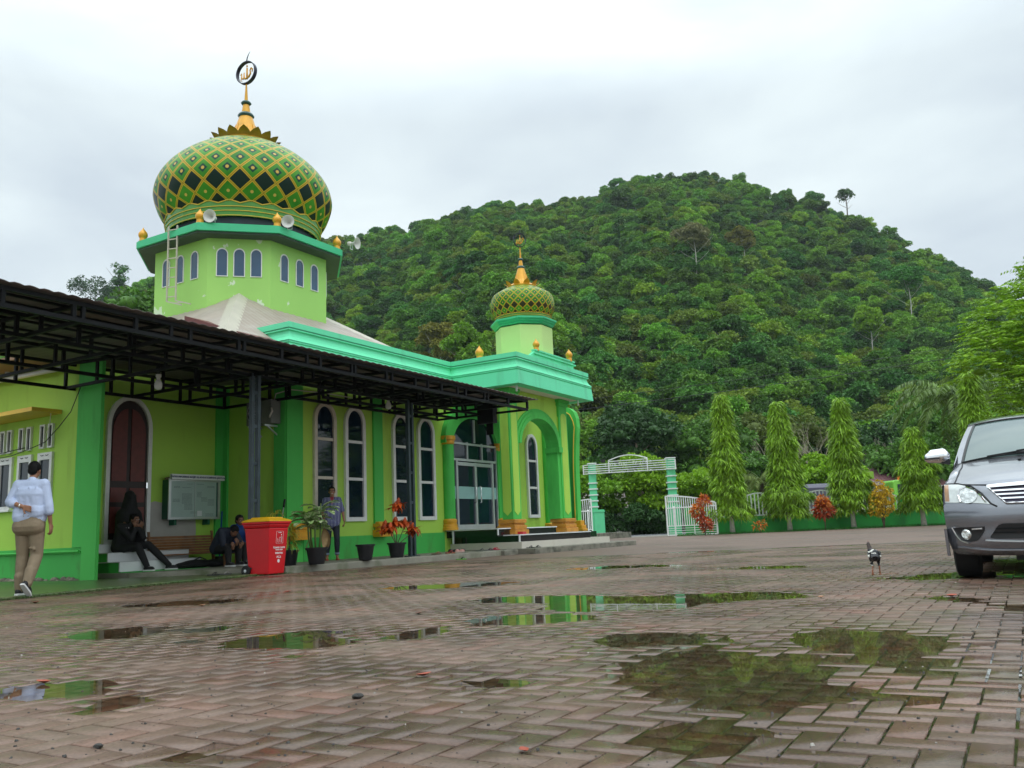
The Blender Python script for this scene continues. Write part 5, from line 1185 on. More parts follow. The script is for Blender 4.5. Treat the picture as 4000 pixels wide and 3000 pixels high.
for i in range(5): w.ell((-16.22, 12.42+i*.07, 2.08+.01*i % 2), (.08,.06,.035), 8, 5)
single('dry_leaves', w, mat('dry_leaf_heap', (.22,.15,.11), .9, var=.4, nscale=20, bump=1), 'small heap of dry brown leaves lying on top of the notice board', 'dry leaves', frame='B', smooth=True)

# ------------------------------------------------------------------ benches
def bench(label, s0, s1, n0, zseat=.44, back=True):
    t = thing('wooden_bench', label, 'bench', (n0+.2, (s0+s1)/2, .135), 'B')
    if back:
        w = MB()
        for i in range(7):
            z0 = .42+i*.058; x = n0-.02-.012*i; w.box(x, x+.02, s0-.0, s1+.0, z0, z0+.052)
        part('backrest', w, M['wood'], t)
        w = MB()
        for s_ in (s0+.02, s1-.05): w.prism([(n0-.02,.135),(n0+.04,.135),(n0-.06,.92),(n0-.10,.92)], 1, s_, s_+.04)
        part('back_post', w, M['wood'], t)
    w = MB()
    for i in range(5): w.box(n0+.04+i*.075, n0+.108+i*.075, s0, s1, zseat-.025, zseat)
    part('seat', w, M['wood'], t)
    for s_ in (s0+.04, s1-.08):
        for n in (n0+.02, n0+.36):
            w = MB(); w.box(n, n+.045, s_, s_+.045, .135, zseat-.025); part('leg', w, M['wood'], t)
bench('brown slatted wooden bench under the notice board', 11.72, 13.42, -15.85)
bench('low wooden bench behind the red bin with two people on it', 12.8, 14.0, -14.9, .42, back=False)

# ------------------------------------------------------------------ red bin
t = thing('wheelie_bin', 'red wheeled waste bin with a yellow lid at the walkway edge', 'waste bin', (-12.2, 11.52, 0), 'B', rot=radians(6))
ORG[t.name] = None
M['redp'] = mat('bin_red_plastic', (.62,.006,.012), .38, var=.08, nscale=3, bump=.05, bscale=200); M['yelp'] = mat('bin_yellow_plastic', (.75,.42,.01), .4, var=.08)
def frus(b, t_, z0, z1): # b: half sizes (x, y)
    return [(-b[0],-b[1],z0),(b[0],-b[1],z0),(b[0],b[1],z0),(-b[0],b[1],z0),(-t_[0],-t_[1],z1),(t_[0],-t_[1],z1),(t_[0],t_[1],z1),(-t_[0],t_[1],z1)], [(0,3,2,1),(4,5,6,7),(0,1,5,4),(1,2,6,5),(2,3,7,6),(3,0,4,7)]
w = MB(); w.add(*frus((.235,.21),(.29,.265),.03,.86)); w.add(*frus((.295,.27),(.32,.295),.86,.93)); w.add(*frus((.33,.305),(.335,.31),.93,.975)); part('body', w, M['redp'], t, local=True, bevel=.018)
w = MB(); w.add(*frus((.335,.315),(.33,.31),.975,1.0)); w.add(*frus((.33,.30),(.22,.22),1.0,1.035)); w.add(*frus((.22,.21),(.20,.18),1.035,1.06)); part('lid', w, M['yelp'], t, local=True, bevel=.012)
w = MB(); w.bar((-.36,-.22,.95),(-.36,.22,.95),.025); part('handle', w, M['redp'], t, local=True)
for y_ in (-.25, .25):
    w = MB(); w.lathe([(.06,-.025),(.095,-.02),(.10,0),(.095,.02),(.06,.025)], 20); w.xf(Matrix.Translation((-.26, y_, .10)) @ Matrix.Rotation(pi/2, 4, 'X')); wh = part('wheel', w, M['rubber'], t, smooth='auto', local=True)
    w = MB(); w.lathe([(.02,-.03),(.03,-.028),(.03,.028),(.02,.03)], 12); w.xf(Matrix.Translation((-.26, y_, .10)) @ Matrix.Rotation(pi/2, 4, 'X')); part('hub', w, M['alu'], wh, smooth='auto', local=True)
M['print'] = mat('white_print', (.78,.74,.72), .5, var=.06)
# print on the front (+x) face; face leans outwards with height
def fx(z): return .235 + (.29-.235)*(z-.03)/.83 + .0025
def face_poly(poly, parent, m, name, th_=.002):
    w = MB(); w.add([(fx(z)+.0, y, z) for y, z in poly] + [(fx(z)-th_, y, z) for y, z in poly], [tuple(range(len(poly)))] + [tuple(range(2*len(poly)-1, len(poly)-1, -1))] + [(i, (i+1)%len(poly), (i+1)%len(poly)+len(poly), i+len(poly)) for i in range(len(poly))]); return w
yc = .03
w = MB()
def seg(a, b, t_=.005): w.bar((fx(a[1]), a[0], a[1]), (fx(b[1]), b[0], b[1]), t_, .003)
bx = [(yc-.085,.575),(yc-.095,.585),(yc-.095,.785),(yc-.085,.795),(yc+.085,.795),(yc+.095,.785),(yc+.095,.585),(yc+.085,.575)]
for i in range(8): seg(bx[i], bx[(i+1)%8])
seg((yc-.06,.67),(yc-.05,.595),.007); seg((yc-.05,.595),(yc-.015,.595),.007); seg((yc-.015,.595),(yc-.005,.67),.007); seg((yc-.04,.64),(yc-.04,.645),.01); seg((yc-.025,.62),(yc-.025,.625),.01)
seg((yc+.045,.70),(yc+.045,.64),.028); seg((yc+.038,.65),(yc+.036,.592),.012); seg((yc+.053,.65),(yc+.055,.592),.012); seg((yc+.04,.695),(yc-.0,.675),.010); seg((yc-.0,.675),(yc-.012,.69),.009)
w.ell((fx(.73)-.006, yc+.045, .73), (.008,.015,.015), 10, 8)
part('print', w, M['print'], t, local=True)
_ts = Matrix.Rotation(radians(0), 4, 'Z')
for s_, sz, z, y in (('Krisbow', .026, .772, yc), ('Kawan Lama', .062, .505, yc), ('Sahabat Sejati', .036, .462, yc), ('Informa', .066, .405, yc), ('ACE', .066, .335, yc-.0)):
    text_mesh(s_, sz, M['print'], 'lettering', t, (fx(z)-.001, y, z), (radians(86.2), 0, pi/2), .001)
w = MB(); w.lathe([(.032,0),(.032,.003)], 20); w.xf(Matrix.Translation((fx(.25)-.001, yc, .26)) @ Matrix.Rotation(pi/2, 4, 'Y')); part('round_emblem', w, M['print'], t, local=True)

# ------------------------------------------------------------------ potted plants
M['potblack'] = mat('black_pot_plastic', (.010,.011,.013), .42, var=.2); M['soil'] = mat('soil', (.03,.02,.012), .9, var=.4, nscale=30)
def pot(t, r=.19, h=.30, rb=.13):
    w = MB(); w.lathe([(rb,0),(rb*1.05,.02),(r*.96,h*.88),(r*1.08,h*.88),(r*1.1,h),(r*1.0,h),(r*.9,h*.85),(.001,h*.85)], 28); part('pot', w, M['potblack'], t, smooth='auto', local=True)
    w = MB(); w.lathe([(.001,h*.86),(r*.9,h*.865)], 20, cap=False); part('soil', w, M['soil'], t, local=True)
def big_leaves(name, t, specs, m, seed, curl=.35, seg=5):
    """specs: (base, azimuth, elevation, length, width); each leaf a curved blade"""
    mb = MB(); rng = random.Random(seed)
    for b, a, el, Ln, Wd in specs:
        h = Vector((cos(a), sin(a), 0)); sd = Vector((-sin(a), cos(a), 0)); p = Vector(b); ang = el; row = []
        for i in range(seg+1):
            u = i/seg; wd = Wd*(sin(pi*min(1, u*.93+.05))**.8)*.5 if i < seg else .002
            dn = Vector((0,0,1)); row.append((p - sd*wd + dn*wd*.25, p.copy(), p + sd*wd + dn*wd*.25)); p = p + (h*cos(ang) + Vector((0,0,sin(ang))))*Ln/seg; ang -= curl*(1+rng.uniform(-.3,.3))
        o = len(mb.v); mb.v += [tuple(q) for r in row for q in r]
        for i in range(seg):
            a0 = o+i*3; mb.f += [(a0, a0+1, a0+4, a0+3), (a0+1, a0+2, a0+5, a0+4)]
    return part(name, mb, m, t, smooth=True, local=True, fix=False)
M['varieg'] = mat('variegated_leaf', (.15,.32,.05), .38, var=.25, nscale=6, island=.25, trans=.2, stain=((.62,.68,.42), .50, 22, 1, .95))
M['drygold'] = mat('withered_leaf', (.33,.22,.10), .8, var=.35, nscale=10)
M['spidery'] = mat('yellow_striped_leaf', (.50,.50,.06), .45, var=.35, nscale=9, island=.3, trans=.25)
t = thing('potted_plant', 'tall variegated broad leaved plant in a black pot beside the smiling man', 'potted plant', (-12.0, 12.62, .145), 'B'); ORG[t.name] = None
pot(t, .205, .32, .145); rs = random.Random(3); sp = []
tops = [(-.12,-.05,.86), (.06,.05,1.02), (-.02,-.22,.80), (.05,-.1,.70)]
for k in range(40):
    b = tops[k % 4]; a = k*2.39+rs.random()*.6; sp.append(((b[0]+.03*cos(a), b[1]+.03*sin(a), b[2]+.014*(k//4)-.05), a, .25+.9*rs.random()*(k/40), .34+.14*rs.random(), .16+.07*rs.random()))
big_leaves('foliage', t, sp, M['varieg'], 4, .2)
w = MB()
for b in tops: w.tube([(b[0]*.6, b[1]*.6, .26), (b[0]*.9, b[1]*.9, .5), b, (b[0], b[1], b[2]+.15)], [.022,.019,.016,.008], 7)
part('stem', w, mat('green_stem', (.10,.16,.04), .5, var=.3), t, smooth=True, local=True)
big_leaves('withered_leaves', t, [((.10,.10,.68), 1.2+.3*k, -.9-.1*k, .42, .13) for k in range(4)] + [((-.1,-.05,.5), 3.6, -.9, .35, .06)], M['drygold'], 5, .2)
t = thing('potted_plant', 'yellow green spiky leaved plant in a black pot behind the red bin', 'potted plant', (-12.6, 12.5, .135), 'B'); ORG[t.name] = None
pot(t, .17, .30, .12); sp = []
for k in range(70):
    zt = .38+.33*(k % 5)/4; a = k*2.4; sp.append(((.02*cos(a), .02*sin(a), zt), a, .9-.9*rs.random(), .22+.12*rs.random(), .024))
for k in range(26): a = k*2.4; sp.append(((-.12+.02*cos(a), -.25+.02*sin(a), 1.0), a, 1.2-.9*rs.random(), .18+.08*rs.random(), .02))
big_leaves('foliage', t, sp, M['spidery'], 7, .45)
w = MB(); w.tube([(0,0,.25),(0,0,.75)], [.015,.01], 6); w.tube([(0,0,.25),(-.06,-.12,.6),(-.12,-.25,1.02)], [.014,.01,.008], 6); part('stem', w, M['bark'], t, smooth=True, local=True)
t = thing('flower_pot', 'empty black plastic pot between the two leafy pots', 'flower pot', (-12.12, 14.2, .145), 'B'); ORG[t.name] = None
pot(t, .19, .33, .13)
t = thing('potted_plant', 'orange red croton in a black pot at the foot of the second canopy post', 'potted plant', (-12.30, 15.48, .145), 'B'); ORG[t.name] = None
pot(t, .20, .33, .14); rng_ = np.random.RandomState(3); sp = []
for b in ((-.2,-.15,.66),(-.05,.05,.72),(.05,-.28,.60),(.10,.18,.70),(.22,.30,.58),(-.02,.0,1.06),(.02,.06,1.14),(.05,-.1,.72),(.16,.38,.52),(-.1,-.3,.56)):
    for k in range(20): a = k*.62+rng_.rand(); sp.append(((b[0]+.02*cos(a), b[1]+.02*sin(a), b[2]+.012*k-.04), a, 1.0-.13*k, .19+.09*rng_.rand(), .085))
M['crot'] = mat('croton_pot_leaves', (.52,.085,.015), .35, var=.4, nscale=5, island=.45, trans=.2, stain=((.30,.26,.03), .6, 14, 1, .8))
big_leaves('foliage', t, sp, M['crot'], 9, .28, 4)
w = MB()
for e in ((-.15,-.12,.66),(.0,.02,1.06),(.08,-.24,.6),(.1,.18,.7),(.2,.32,.55)): w.tube([(0,0,.26),(e[0]*.5,e[1]*.5,.26+(e[2]-.26)*.5), e], [.011,.009,.006], 6)
part('stem', w, M['bark'], t, smooth=True, local=True)

# ------------------------------------------------------------------ footwear on the walkway
def sandal(label, n, s, z, az, col, strap, name='sandal', shoe=False):
    t = thing(name, label, 'shoe' if shoe else 'sandal', (n, s, z), 'B', rot=az, group='footwear left on the walkway by the entrance'); ORG[t.name] = None
    pts = [(-.12,-.03),(-.12,.03),(-.05,.036),(.06,.045),(.12,.03),(.135,0),(.12,-.03),(.06,-.045),(-.05,-.036)]
    w = MB(); w.prism(pts, 2, 0, .018 if not shoe else .025); part('sole', w, mat('sole_'+str(len(bpy.data.materials)), col, .6, var=.15), t, local=True)
    w = MB()
    if shoe: w.ell((.06,0,.035), (.08,.042,.04), 12, 8); w.ell((-.06,0,.04), (.06,.036,.045), 12, 8)
    else: w.tube([(.0,-.042,.015),(.04,-.02,.05),(.07,0,.055),(.04,.02,.05),(.0,.042,.015)], .009, 6); w.tube([(.07,0,.055),(.085,0,.016)], .006, 6)
    part('upper' if shoe else 'strap', w, mat('strap_'+str(len(bpy.data.materials)), strap, .55, var=.15), t, smooth=True, local=True)
zk = .148
sandal('brown sandal on the walkway just right of the canopy post', -12.3, 17.0, zk, .6, (.12,.07,.04), (.2,.12,.05))
sandal('brown leather sandal touching the post side of the red one', -12.5, 17.25, zk, .2, (.10,.06,.03), (.35,.22,.10))
sandal('red flat sandal left of the pink shoe', -12.55, 17.9, zk, 1.2, (.4,.03,.03), (.5,.05,.05))
sandal('tan sandal nearest the kerb edge', -12.22, 17.45, zk, 1.0, (.22,.10,.04), (.05,.03,.02))
sandal('pale pink slip-on shoe before the white step', -12.6, 18.4, zk, .9, (.5,.35,.3), (.55,.28,.24), 'shoe', True)
sandal('black shoe behind the pale pink shoe', -12.95, 18.6, zk, .5, (.02,.02,.02), (.015,.015,.015), 'shoe', True)
sandal('black shoe right of the other black shoe', -12.95, 18.95, zk, .9, (.02,.02,.02), (.015,.015,.018), 'shoe', True)
sandal('grey sandal between black shoe and red sandals', -12.55, 19.3, zk, .3, (.10,.12,.10), (.08,.09,.10))
sandal('dark grey sandal beside the bright red sandal', -12.45, 19.55, zk, .8, (.06,.07,.08), (.05,.05,.06))
sandal('bright red sandal lying by the white step', -12.5, 19.85, zk, .2, (.45,.02,.06), (.55,.03,.08))
sandal('second red sandal right of the first red one', -12.6, 20.1, zk, .7, (.45,.02,.06), (.5,.03,.06))
sandal('brown strap sandal nearest the portico corner', -12.5, 20.6, .165, .4, (.14,.09,.05), (.25,.16,.09))
sandal('big black sports sandal on the dark kerb corner, left one', -11.75, 20.55, .155, 1.3, (.015,.015,.015), (.012,.012,.012))
sandal('big black sports sandal on the dark kerb corner, right one', -11.72, 20.85, .155, 1.0, (.015,.015,.015), (.012,.012,.012))
sandal('bright green flip-flop on the paving below the kerb', -11.6, 17.0, .012, .9, (.08,.35,.02), (.02,.05,.02))
sandal('black slipper on the mossy pavement left of the bin', -12.9, 10.9, .05, .2, (.015,.015,.015), (.02,.018,.015))
sandal('silver strapped sandal beside the black slipper', -12.9, 11.15, .05, .9, (.05,.05,.05), (.35,.33,.3))
w = MB(); w.box(-12.2,-12.36,20.95,21.15,.53,.60); single('red_box', w, mat('red_box', (.5,.02,.03), .5), 'small red box at the foot of the near portico column', 'box', frame='B')
# brooms
t = thing('broom', 'blue handled broom leaning in the wall corner', 'broom', (-15.9, 13.6, .14), 'B'); w = MB(); w.tube([(-15.9,13.6,.3),(-16.0,13.74,1.35)], .018, 8); part('handle', w, mat('broom_blue', (.01,.08,.30), .4), t, smooth=True)
w = MB(); w.box(-15.98,-15.8,13.5,13.7,.14,.34); part('head', w, M['black'], t)
t = thing('mop', 'thin steel stick with a black grip leaning behind the red bin', 'mop', (-14.0, 13.7, .14), 'B'); w = MB(); w.tube([(-14.1,13.6,.3),(-14.2,13.9,1.35)], .012, 8); part('handle', w, M['alu'], t, smooth=True)
w = MB(); w.tube([(-14.2,13.9,1.35),(-14.215,13.95,1.53)], .022, 8); part('grip', w, M['black'], t, smooth=True)
w = MB(); w.box(-14.15,-13.98,13.5,13.68,.14,.3); part('head', w, M['soffit'], t)
w = MB()  # soft black form standing in for an unidentified dark shape by the bench
for c_, r_ in (((-15.2,12.4,.22),(.2,.42,.09)),((-15.15,12.85,.22),(.18,.32,.085)),((-15.2,12.1,.20),(.14,.25,.07))): w.ell(c_, r_, 16, 10)
t = thing('dark_bundle', 'unidentified dark bag lying on the walkway in front of the wooden bench', 'bundle', (-15.2, 12.5, .135), 'B')
_o = MB(); _o.v = [(x+15.2, y-12.5, z-.135) for x, y, z in w.v]; _o.f = w.f
remeshed('bundle_body', _o, .03, mat('bundle_black', (.006,.006,.007), .85, var=.3), t)
w = MB(); w.tube([(-.02,-.3,.1),(.1,-.1,.22),(.0,.15,.16)], .015, 6); part('strap', w, M['black'], t, smooth=True, local=True)
# cables on the wing wall
def cable(label, pts, r=.012, m='black'):
    t = MB(); t.tube(pts, r, 6); single('cable', t, M[m], label, 'cable', frame='B', smooth=True)
cable('thin black cable curving from the canopy to the small windows', [(-15.7,9.98,3.8),(-16.0,9.97,3.3),(-16.4,9.97,3.02),(-16.85,9.99,2.78),(-17.3,9.99,2.70),(-18.0,9.99,2.6),(-19.2,9.99,2.56)], .009)
cable('grey cable pair running along the small windows', [(-17.55,9.98,2.72),(-18.0,9.98,2.70),(-18.7,9.98,2.66),(-19.5,9.98,2.62)], .010)
cable('white cord from the ledge corner down to the small windows', [(-16.55,9.9,3.4),(-16.7,9.98,3.1),(-16.9,9.99,2.85)], .008, 'soffit')
# ------------------------------------------------------------------ gate, fence, truck, house, power lines
def wdir(a, b): d = Vector(b) - Vector(a); return d.normalized(), d.length
M['gatemint'] = mat('gate_post_mint', (.12,.60,.30), .55, var=.08, nscale=2); M['fwhite'] = mat('fence_white_paint', (.76,.78,.76), .45, var=.08, nscale=6, stain=((.4,.3,.2), .62, 7, 1, .5))
M['fgreen'] = mat('fence_wall_green', (.035,.40,.07), .6, var=.12, nscale=.8, bump=.3, stain=((.02,.12,.03), .52, 1.0, 1.5, .55))
GL = (4.83, 54.5, 0); GR = (9.0, 50.0, 0)
gd, gl = wdir(GL, GR); gp = Vector((-gd.y, gd.x, 0))
t = thing('gate_arch', 'white and mint gateway arch with a slatted sign beam over the exit', 'gateway', ((GL[0]+GR[0])/2, (GL[1]+GR[1])/2, 0))
for (gx, gy, _), H in ((GL, 4.62), (GR, 4.42)):
    w = MB(); w.box(gx-.22, gx+.22, gy-.22, gy+.22, 0, H); po = part('post', w, M['gatemint'], t)
    w = MB()
    for z in [1.9+.37*i for i in range(5)] + [H-.62]: w.box(gx-.28, gx+.28, gy-.28, gy+.28, z, z+.07)
    w.box(gx-.28, gx+.28, gy-.28, gy+.28, H, H+.06); part('white_band', w, M['fwhite'], po)
    w = MB(); w.box(gx-.30+(.25 if gx < 6 else 0), gx+.34+(.25 if gx < 6 else 0), gy-.3, gy+.3, 0, 1.75); w.box(gx-.34+(.25 if gx < 6 else 0), gx+.38+(.25 if gx < 6 else 0), gy-.34, gy+.34, 1.6, 1.68); part('pier', w, M['gatemint'], po)
def gpt(u, z, off=0): p = Vector(GL).lerp(Vector(GR), u) + gp*off; return (p.x, p.y, z)
w = MB()
HL, HR = 4.55, 4.35
def hz(u): return HL + (HR-HL)*u
for k in range(5): w.bar(gpt(-.08, hz(-.08)-.0-.135*k, -.27), gpt(1.09, hz(1.09)-.135*k, -.27), .05, .045)
for u in (-.08, .27, .76, 1.09): w.bar(gpt(u, hz(u)+.0+(.2 if .1 < u < .9 else .02), -.27), gpt(u, hz(u)-.58, -.27), .06, .05)
pts = [gpt(.27+.49*i/16, hz(.27+.49*i/16)+.2+.26*sin(pi*i/16), -.27) for i in range(17)]
for i in range(16): w.bar(pts[i], pts[i+1], .06, .055)
w.bar(gpt(.27, hz(.27)+.14, -.27), gpt(.76, hz(.76)+.14, -.27), .05, .045)
part('sign_beam', w, M['fwhite'], t)
w = MB(); rs = random.Random(8)
for row, z0, k in ((0, .04, 20), (1, -.42, 34)):
    for i in range(k):
        u = .22 + .60*i/k
        if rs.random() < .15: continue
        hgt = .17 if row == 0 else .10; o = z0 - .16; a = gpt(u, hz(u)+o, -.22); wd = .55*gl*.6/k
        w.bar(a, (a[0], a[1], a[2]+hgt), .025, .02)
        if rs.random() < .7: w.bar((a[0], a[1], a[2]+hgt*rs.choice((0,.5,1))), (a[0]+gd.x*wd, a[1]+gd.y*wd, a[2]+hgt*rs.choice((0,.5,1))), .02, .02)
part('cut_out_lettering', w, M['fwhite'], t, label='raised lettering seen from behind through the slats')
w = MB(); w.box(5.35,5.62,53.6,53.8,4.62,4.82); part('floodlight', w, M['black'], t)
def gate_leaf(label, a, b, h0, h1, roll=True):
    d, L_ = wdir(a, b); t = thing('gate_leaf', label, 'gate', a)
    def p(u, z): q = Vector(a) + d*L_*u; return (q.x, q.y, z)
    def topz(u): return h1 + (h0-h1)*(1-u**2.0)
    w = MB()
    n_ = 12
    for i in range(n_): w.bar(p(i/n_, topz(i/n_)), p((i+1)/n_, topz((i+1)/n_)), .07)
    w.bar(p(0,0.05), p(0,topz(0)), .08); w.bar(p(1,0.05), p(1,topz(1)), .08); w.bar(p(0,.06), p(1,.06), .07)
    zm = h0*.70
    w.bar(p(0,zm), p(1,zm+.02), .06); w.bar(p(0,.55), p(1,.55), .05); w.bar(p(.16,0), p(.16,zm), .07); w.bar(p(.55,.06), p(.55,.55), .04)
    w.bar(p(.46,zm), p(.8,topz(.8)-.02), .04)
    part('frame', w, M['fwhite'], t)
    w = MB(); k = int(L_/.125)
    for i in range(1, k): w.bar(p(i/k, .55), p(i/k, topz(i/k)), .042)
    for z in (.18,.30,.42): w.bar(p(0,z), p(1,z), .03)
    part('bars', w, M['fwhite'], t)
    w = MB(); w.ell(p(.16, zm), (.09,.05,.09), 10, 8); part('latch', w, M['fwhite'], t)
gate_leaf('right white barred gate leaf standing open behind the red croton', (8.22, 47.9, 0), (10.65, 46.6, 0), 2.18, 1.72)
gate_leaf('left white barred gate leaf half hidden behind the portico steps', (4.45, 52.2, 0), (3.1, 52.5, 0), 2.35, 2.1)
# front wall with railing panels
FA = Vector((9.4, 48.9, 0)); FB = Vector((30, 47.9, 0)); fd = (FB-FA).normalized()
t = thing('front_fence', 'long green painted fence wall topped with white arched railings', 'fence', tuple((FA+FB)/2))
def fp(x, z, o=0): u = (x-FA.x)/fd.x; q = FA + fd*u; return (q.x - fd.y*o, q.y + fd.x*o, z)
w = MB()
for (x0, x1, z0, z1, th_) in ((9.4,30,-.05,.80,.10),(9.4,30,.80,.88,.13),(9.4,30,-.05,.30,.13)):
    vs = [fp(x0,z0,-th_),fp(x1,z0,-th_),fp(x1,z0,th_),fp(x0,z0,th_),fp(x0,z1,-th_),fp(x1,z1,-th_),fp(x1,z1,th_),fp(x0,z1,th_)]; w.add(vs, [(0,3,2,1),(4,5,6,7),(0,1,5,4),(1,2,6,5),(2,3,7,6),(3,0,4,7)])
part('wall', w, M['fgreen'], t)
PX = [(10.9, 11.6), (12.35, 14.75), (15.75, 18.15), (18.75, 21.15), (22.1, 24.5)]
ex = [9.4] + [v for a, b in PX for v in (a, b)] + [26]
for i in range(0, len(ex)-1, 2):
    x0, x1 = ex[i]+.02, ex[i+1]-.02; th_ = .11
    if x1-x0 < .1: continue
    w = MB(); zt = 1.6
    vs = [fp(x0,.88,-th_),fp(x1,.88,-th_),fp(x1,.88,th_),fp(x0,.88,th_),fp(x0,zt,-th_),fp(x1,zt,-th_),fp(x1,zt,th_),fp(x0,zt,th_)]; w.add(vs, [(0,3,2,1),(4,5,6,7),(0,1,5,4),(1,2,6,5),(2,3,7,6),(3,0,4,7)]); part('pier', w, M['fgreen'], t)
for i, (x0, x1) in enumerate(PX):
    w = MB(); k = 16; kink = i == 3
    def tz(u): return (1.68 + .50*(sin(pi*u)**.8 if not kink else (1-abs(2*u-1)))) if x1-x0 > 1 else 1.6
    for j in range(k): w.bar(fp(x0+(x1-x0)*j/k, tz(j/k)), fp(x0+(x1-x0)*(j+1)/k, tz((j+1)/k)), .07)
    for z in (.95,): w.bar(fp(x0,z), fp(x1,z), .06)
    w.bar(fp(x0,.88), fp(x0,tz(0)), .06); w.bar(fp(x1,.88), fp(x1,tz(1)), .06)
    nb = max(4, int((x1-x0)/.19))
    for j in range(1, nb): x = x0+(x1-x0)*j/nb; w.bar(fp(x,.95), fp(x,tz(j/nb)), .055)
    part('railing', w, M['fwhite'], t)
# green-cabbed truck under a dark tarpaulin on the road
t = thing('truck', 'light green cabbed truck with a dark tarpaulin over its load, passing behind the fence', 'truck', (26.0, 61.5, 0))
M['tarp'] = mat('violet_grey_tarpaulin', (.075,.07,.105), .35, var=.15, nscale=2, bump=.6, bscale=5); M['tgreen'] = mat('truck_green_paint', (.20,.55,.05), .35, var=.05, coat=.3); M['tyellow'] = mat('truck_bed_pale_yellow', (.55,.55,.28), .5, var=.12)
w = MB(); pr = [(60.2,1.3),(60.25,2.75),(60.5,2.95),(61.0,3.05),(62.4,3.05),(62.9,2.9),(62.95,1.3)]; w.prism(pr, 0, 18.9, 25.6); part('tarpaulin', w, M['tarp'], t)
w = MB(); w.box(18.8, 25.7, 60.15, 62.98, 1.15, 1.32); 
for i in range(24): w.box(18.9+i*.29, 18.96+i*.29, 60.12, 60.18, .72, 1.2)
w.box(18.9, 25.6, 60.1, 60.2, .92, .99); w.box(18.9,25.6,60.1,60.2,.68,.74); part('load_bed', w, M['tyellow'], t)
w = MB(); w.prism([(26.2,.75),(26.2,2.95),(26.35,3.05),(27.5,3.05),(28.1,2.0),(28.2,.75)], 1, 60.2, 62.8); cab = part('cab', w, M['tgreen'], t, bevel=.05)
w = MB(); w.prism([(26.5,1.95),(26.5,2.75),(27.2,2.75),(27.75,1.95)], 1, 60.15, 60.19); part('side_window', w, M['glass'], cab)
w = MB(); w.prism([(26.42,.95),(26.42,1.2),(27.9,1.2),(27.9,.95)], 1, 60.16, 60.2); part('door_trim', w, M['tyellow'], cab)
w = MB(); w.lathe([(.14,0),(.14,.18),(.10,.3)], 12, (26.85,60.6,3.05)); part('beacon', w, mat('orange_beacon', (.8,.14,.01), .3), cab, smooth='auto')
for x in (20.2, 24.4, 27.2):
    w = MB(); w.lathe([(.3,-.12),(.48,-.12),(.5,-.06),(.5,.06),(.48,.12),(.3,.12)], 24); w.xf(Matrix.Translation((x,60.5,.5)) @ Matrix.Rotation(pi/2,4,'X')); wh = part('wheel', w, M['rubber'], t, smooth='auto')
    w = MB(); w.lathe([(.02,-.1),(.28,-.13),(.28,.1)], 16); w.xf(Matrix.Translation((x,60.5,.5)) @ Matrix.Rotation(pi/2,4,'X')); part('rim', w, M['soffit'], wh, smooth='auto')
w = MB(); w.box(19, 27, 60.9, 62.2, .6, .9); part('chassis', w, M['black'], t)
# second vehicle beyond: white and lime hoist
t = thing('crane_truck', 'small white crane head with a lime green panel above the tarpaulin', 'crane truck', (26.0, 65.0, 0))
w = MB(); w.box(24.6, 25.3, 64.6, 65.4, 0.5, 3.4); w.box(24.2, 27.8, 64.2, 65.8, .5, 1.4); part('mast', w, M['whitetile'], t, bevel=.04)
w = MB(); w.ell((25.3,64.9,3.75), (.5,.4,.32), 14, 10); part('crane_head', w, M['whitetile'], t, smooth=True)
w = MB(); w.box(25.6, 26.8, 64.7, 64.85, 3.4, 3.95); part('panel', w, mat('lime_panel', (.22,.40,.03), .5), t)
w = MB()
for x in (24.8, 27.2): w.lathe([(.45,-.1),(.45,.1)], 16, (0,0,0)) if 0 else w.box(x-.3, x+.3, 64.15, 64.3, 0, .6)
part('wheel', w, M['rubber'], t)
# house with a purple-brown sheet roof
def house(label, x0, x1, y0, y1, hw, hr, wallc, roofc, name='house'):
    t = thing(name, label, 'house', ((x0+x1)/2, (y0+y1)/2, 0))
    w = MB(); w.box(x0, x1, y0, y1, -.1, hw); part('wall', w, wallc, t)
    w = MB(); ym = (y0+y1)/2; w.add([(x0-.5,y0-.6,hw-.1),(x1+.5,y0-.6,hw-.1),(x1+.5,ym,hr),(x0-.5,ym,hr),(x1+.5,y1+.6,hw-.1),(x0-.5,y1+.6,hw-.1),
        (x0-.5,y0-.6,hw-.2),(x1+.5,y0-.6,hw-.2),(x1+.5,ym,hr-.1),(x0-.5,ym,hr-.1),(x1+.5,y1+.6,hw-.2),(x0-.5,y1+.6,hw-.2)], [(0,1,2,3),(3,2,4,5),(9,8,7,6),(11,10,8,9),(0,6,7,1),(5,4,10,11),(0,3,9,6),(3,5,11,9),(1,7,8,2),(2,8,10,4)])
    part('roof', w, roofc, t)
    w = MB()
    for i in range(int((x1-x0)/.35)): w.bar((x0-.4+i*.35, y0-.6, hw-.07), (x0-.4+i*.35, ym, hr+.03), .03)
    part('roof_rib', w, roofc, t)
    for i in range(3):
        xx = x0 + (x1-x0)*(i+.5)/3; w = MB(); w.box(xx-.5, xx+.5, y0-.04, y0+.02, .9, 2.2); wi = part('window', w, M['white'], t); w = MB(); w.box(xx-.42, xx+.42, y0-.06, y0-.04, .98, 2.12); part('pane', w, M['glass'], wi)
house('low house with a purple brown sheet roof behind the truck', 30.5, 38.5, 78, 86, 3.0, 5.2, mat('house_wall_cream', (.5,.46,.38), .8, var=.1), mat('purple_brown_roof', (.17,.08,.085), .5, var=.12, nscale=.8))
house('pale roadside house half hidden behind the lime tree', 3.6, 9.4, 77, 83, 2.4, 3.9, mat('house_wall_grey', (.42,.42,.38), .8, var=.15), mat('grey_brown_roof', (.16,.13,.11), .6, var=.2, nscale=.8))
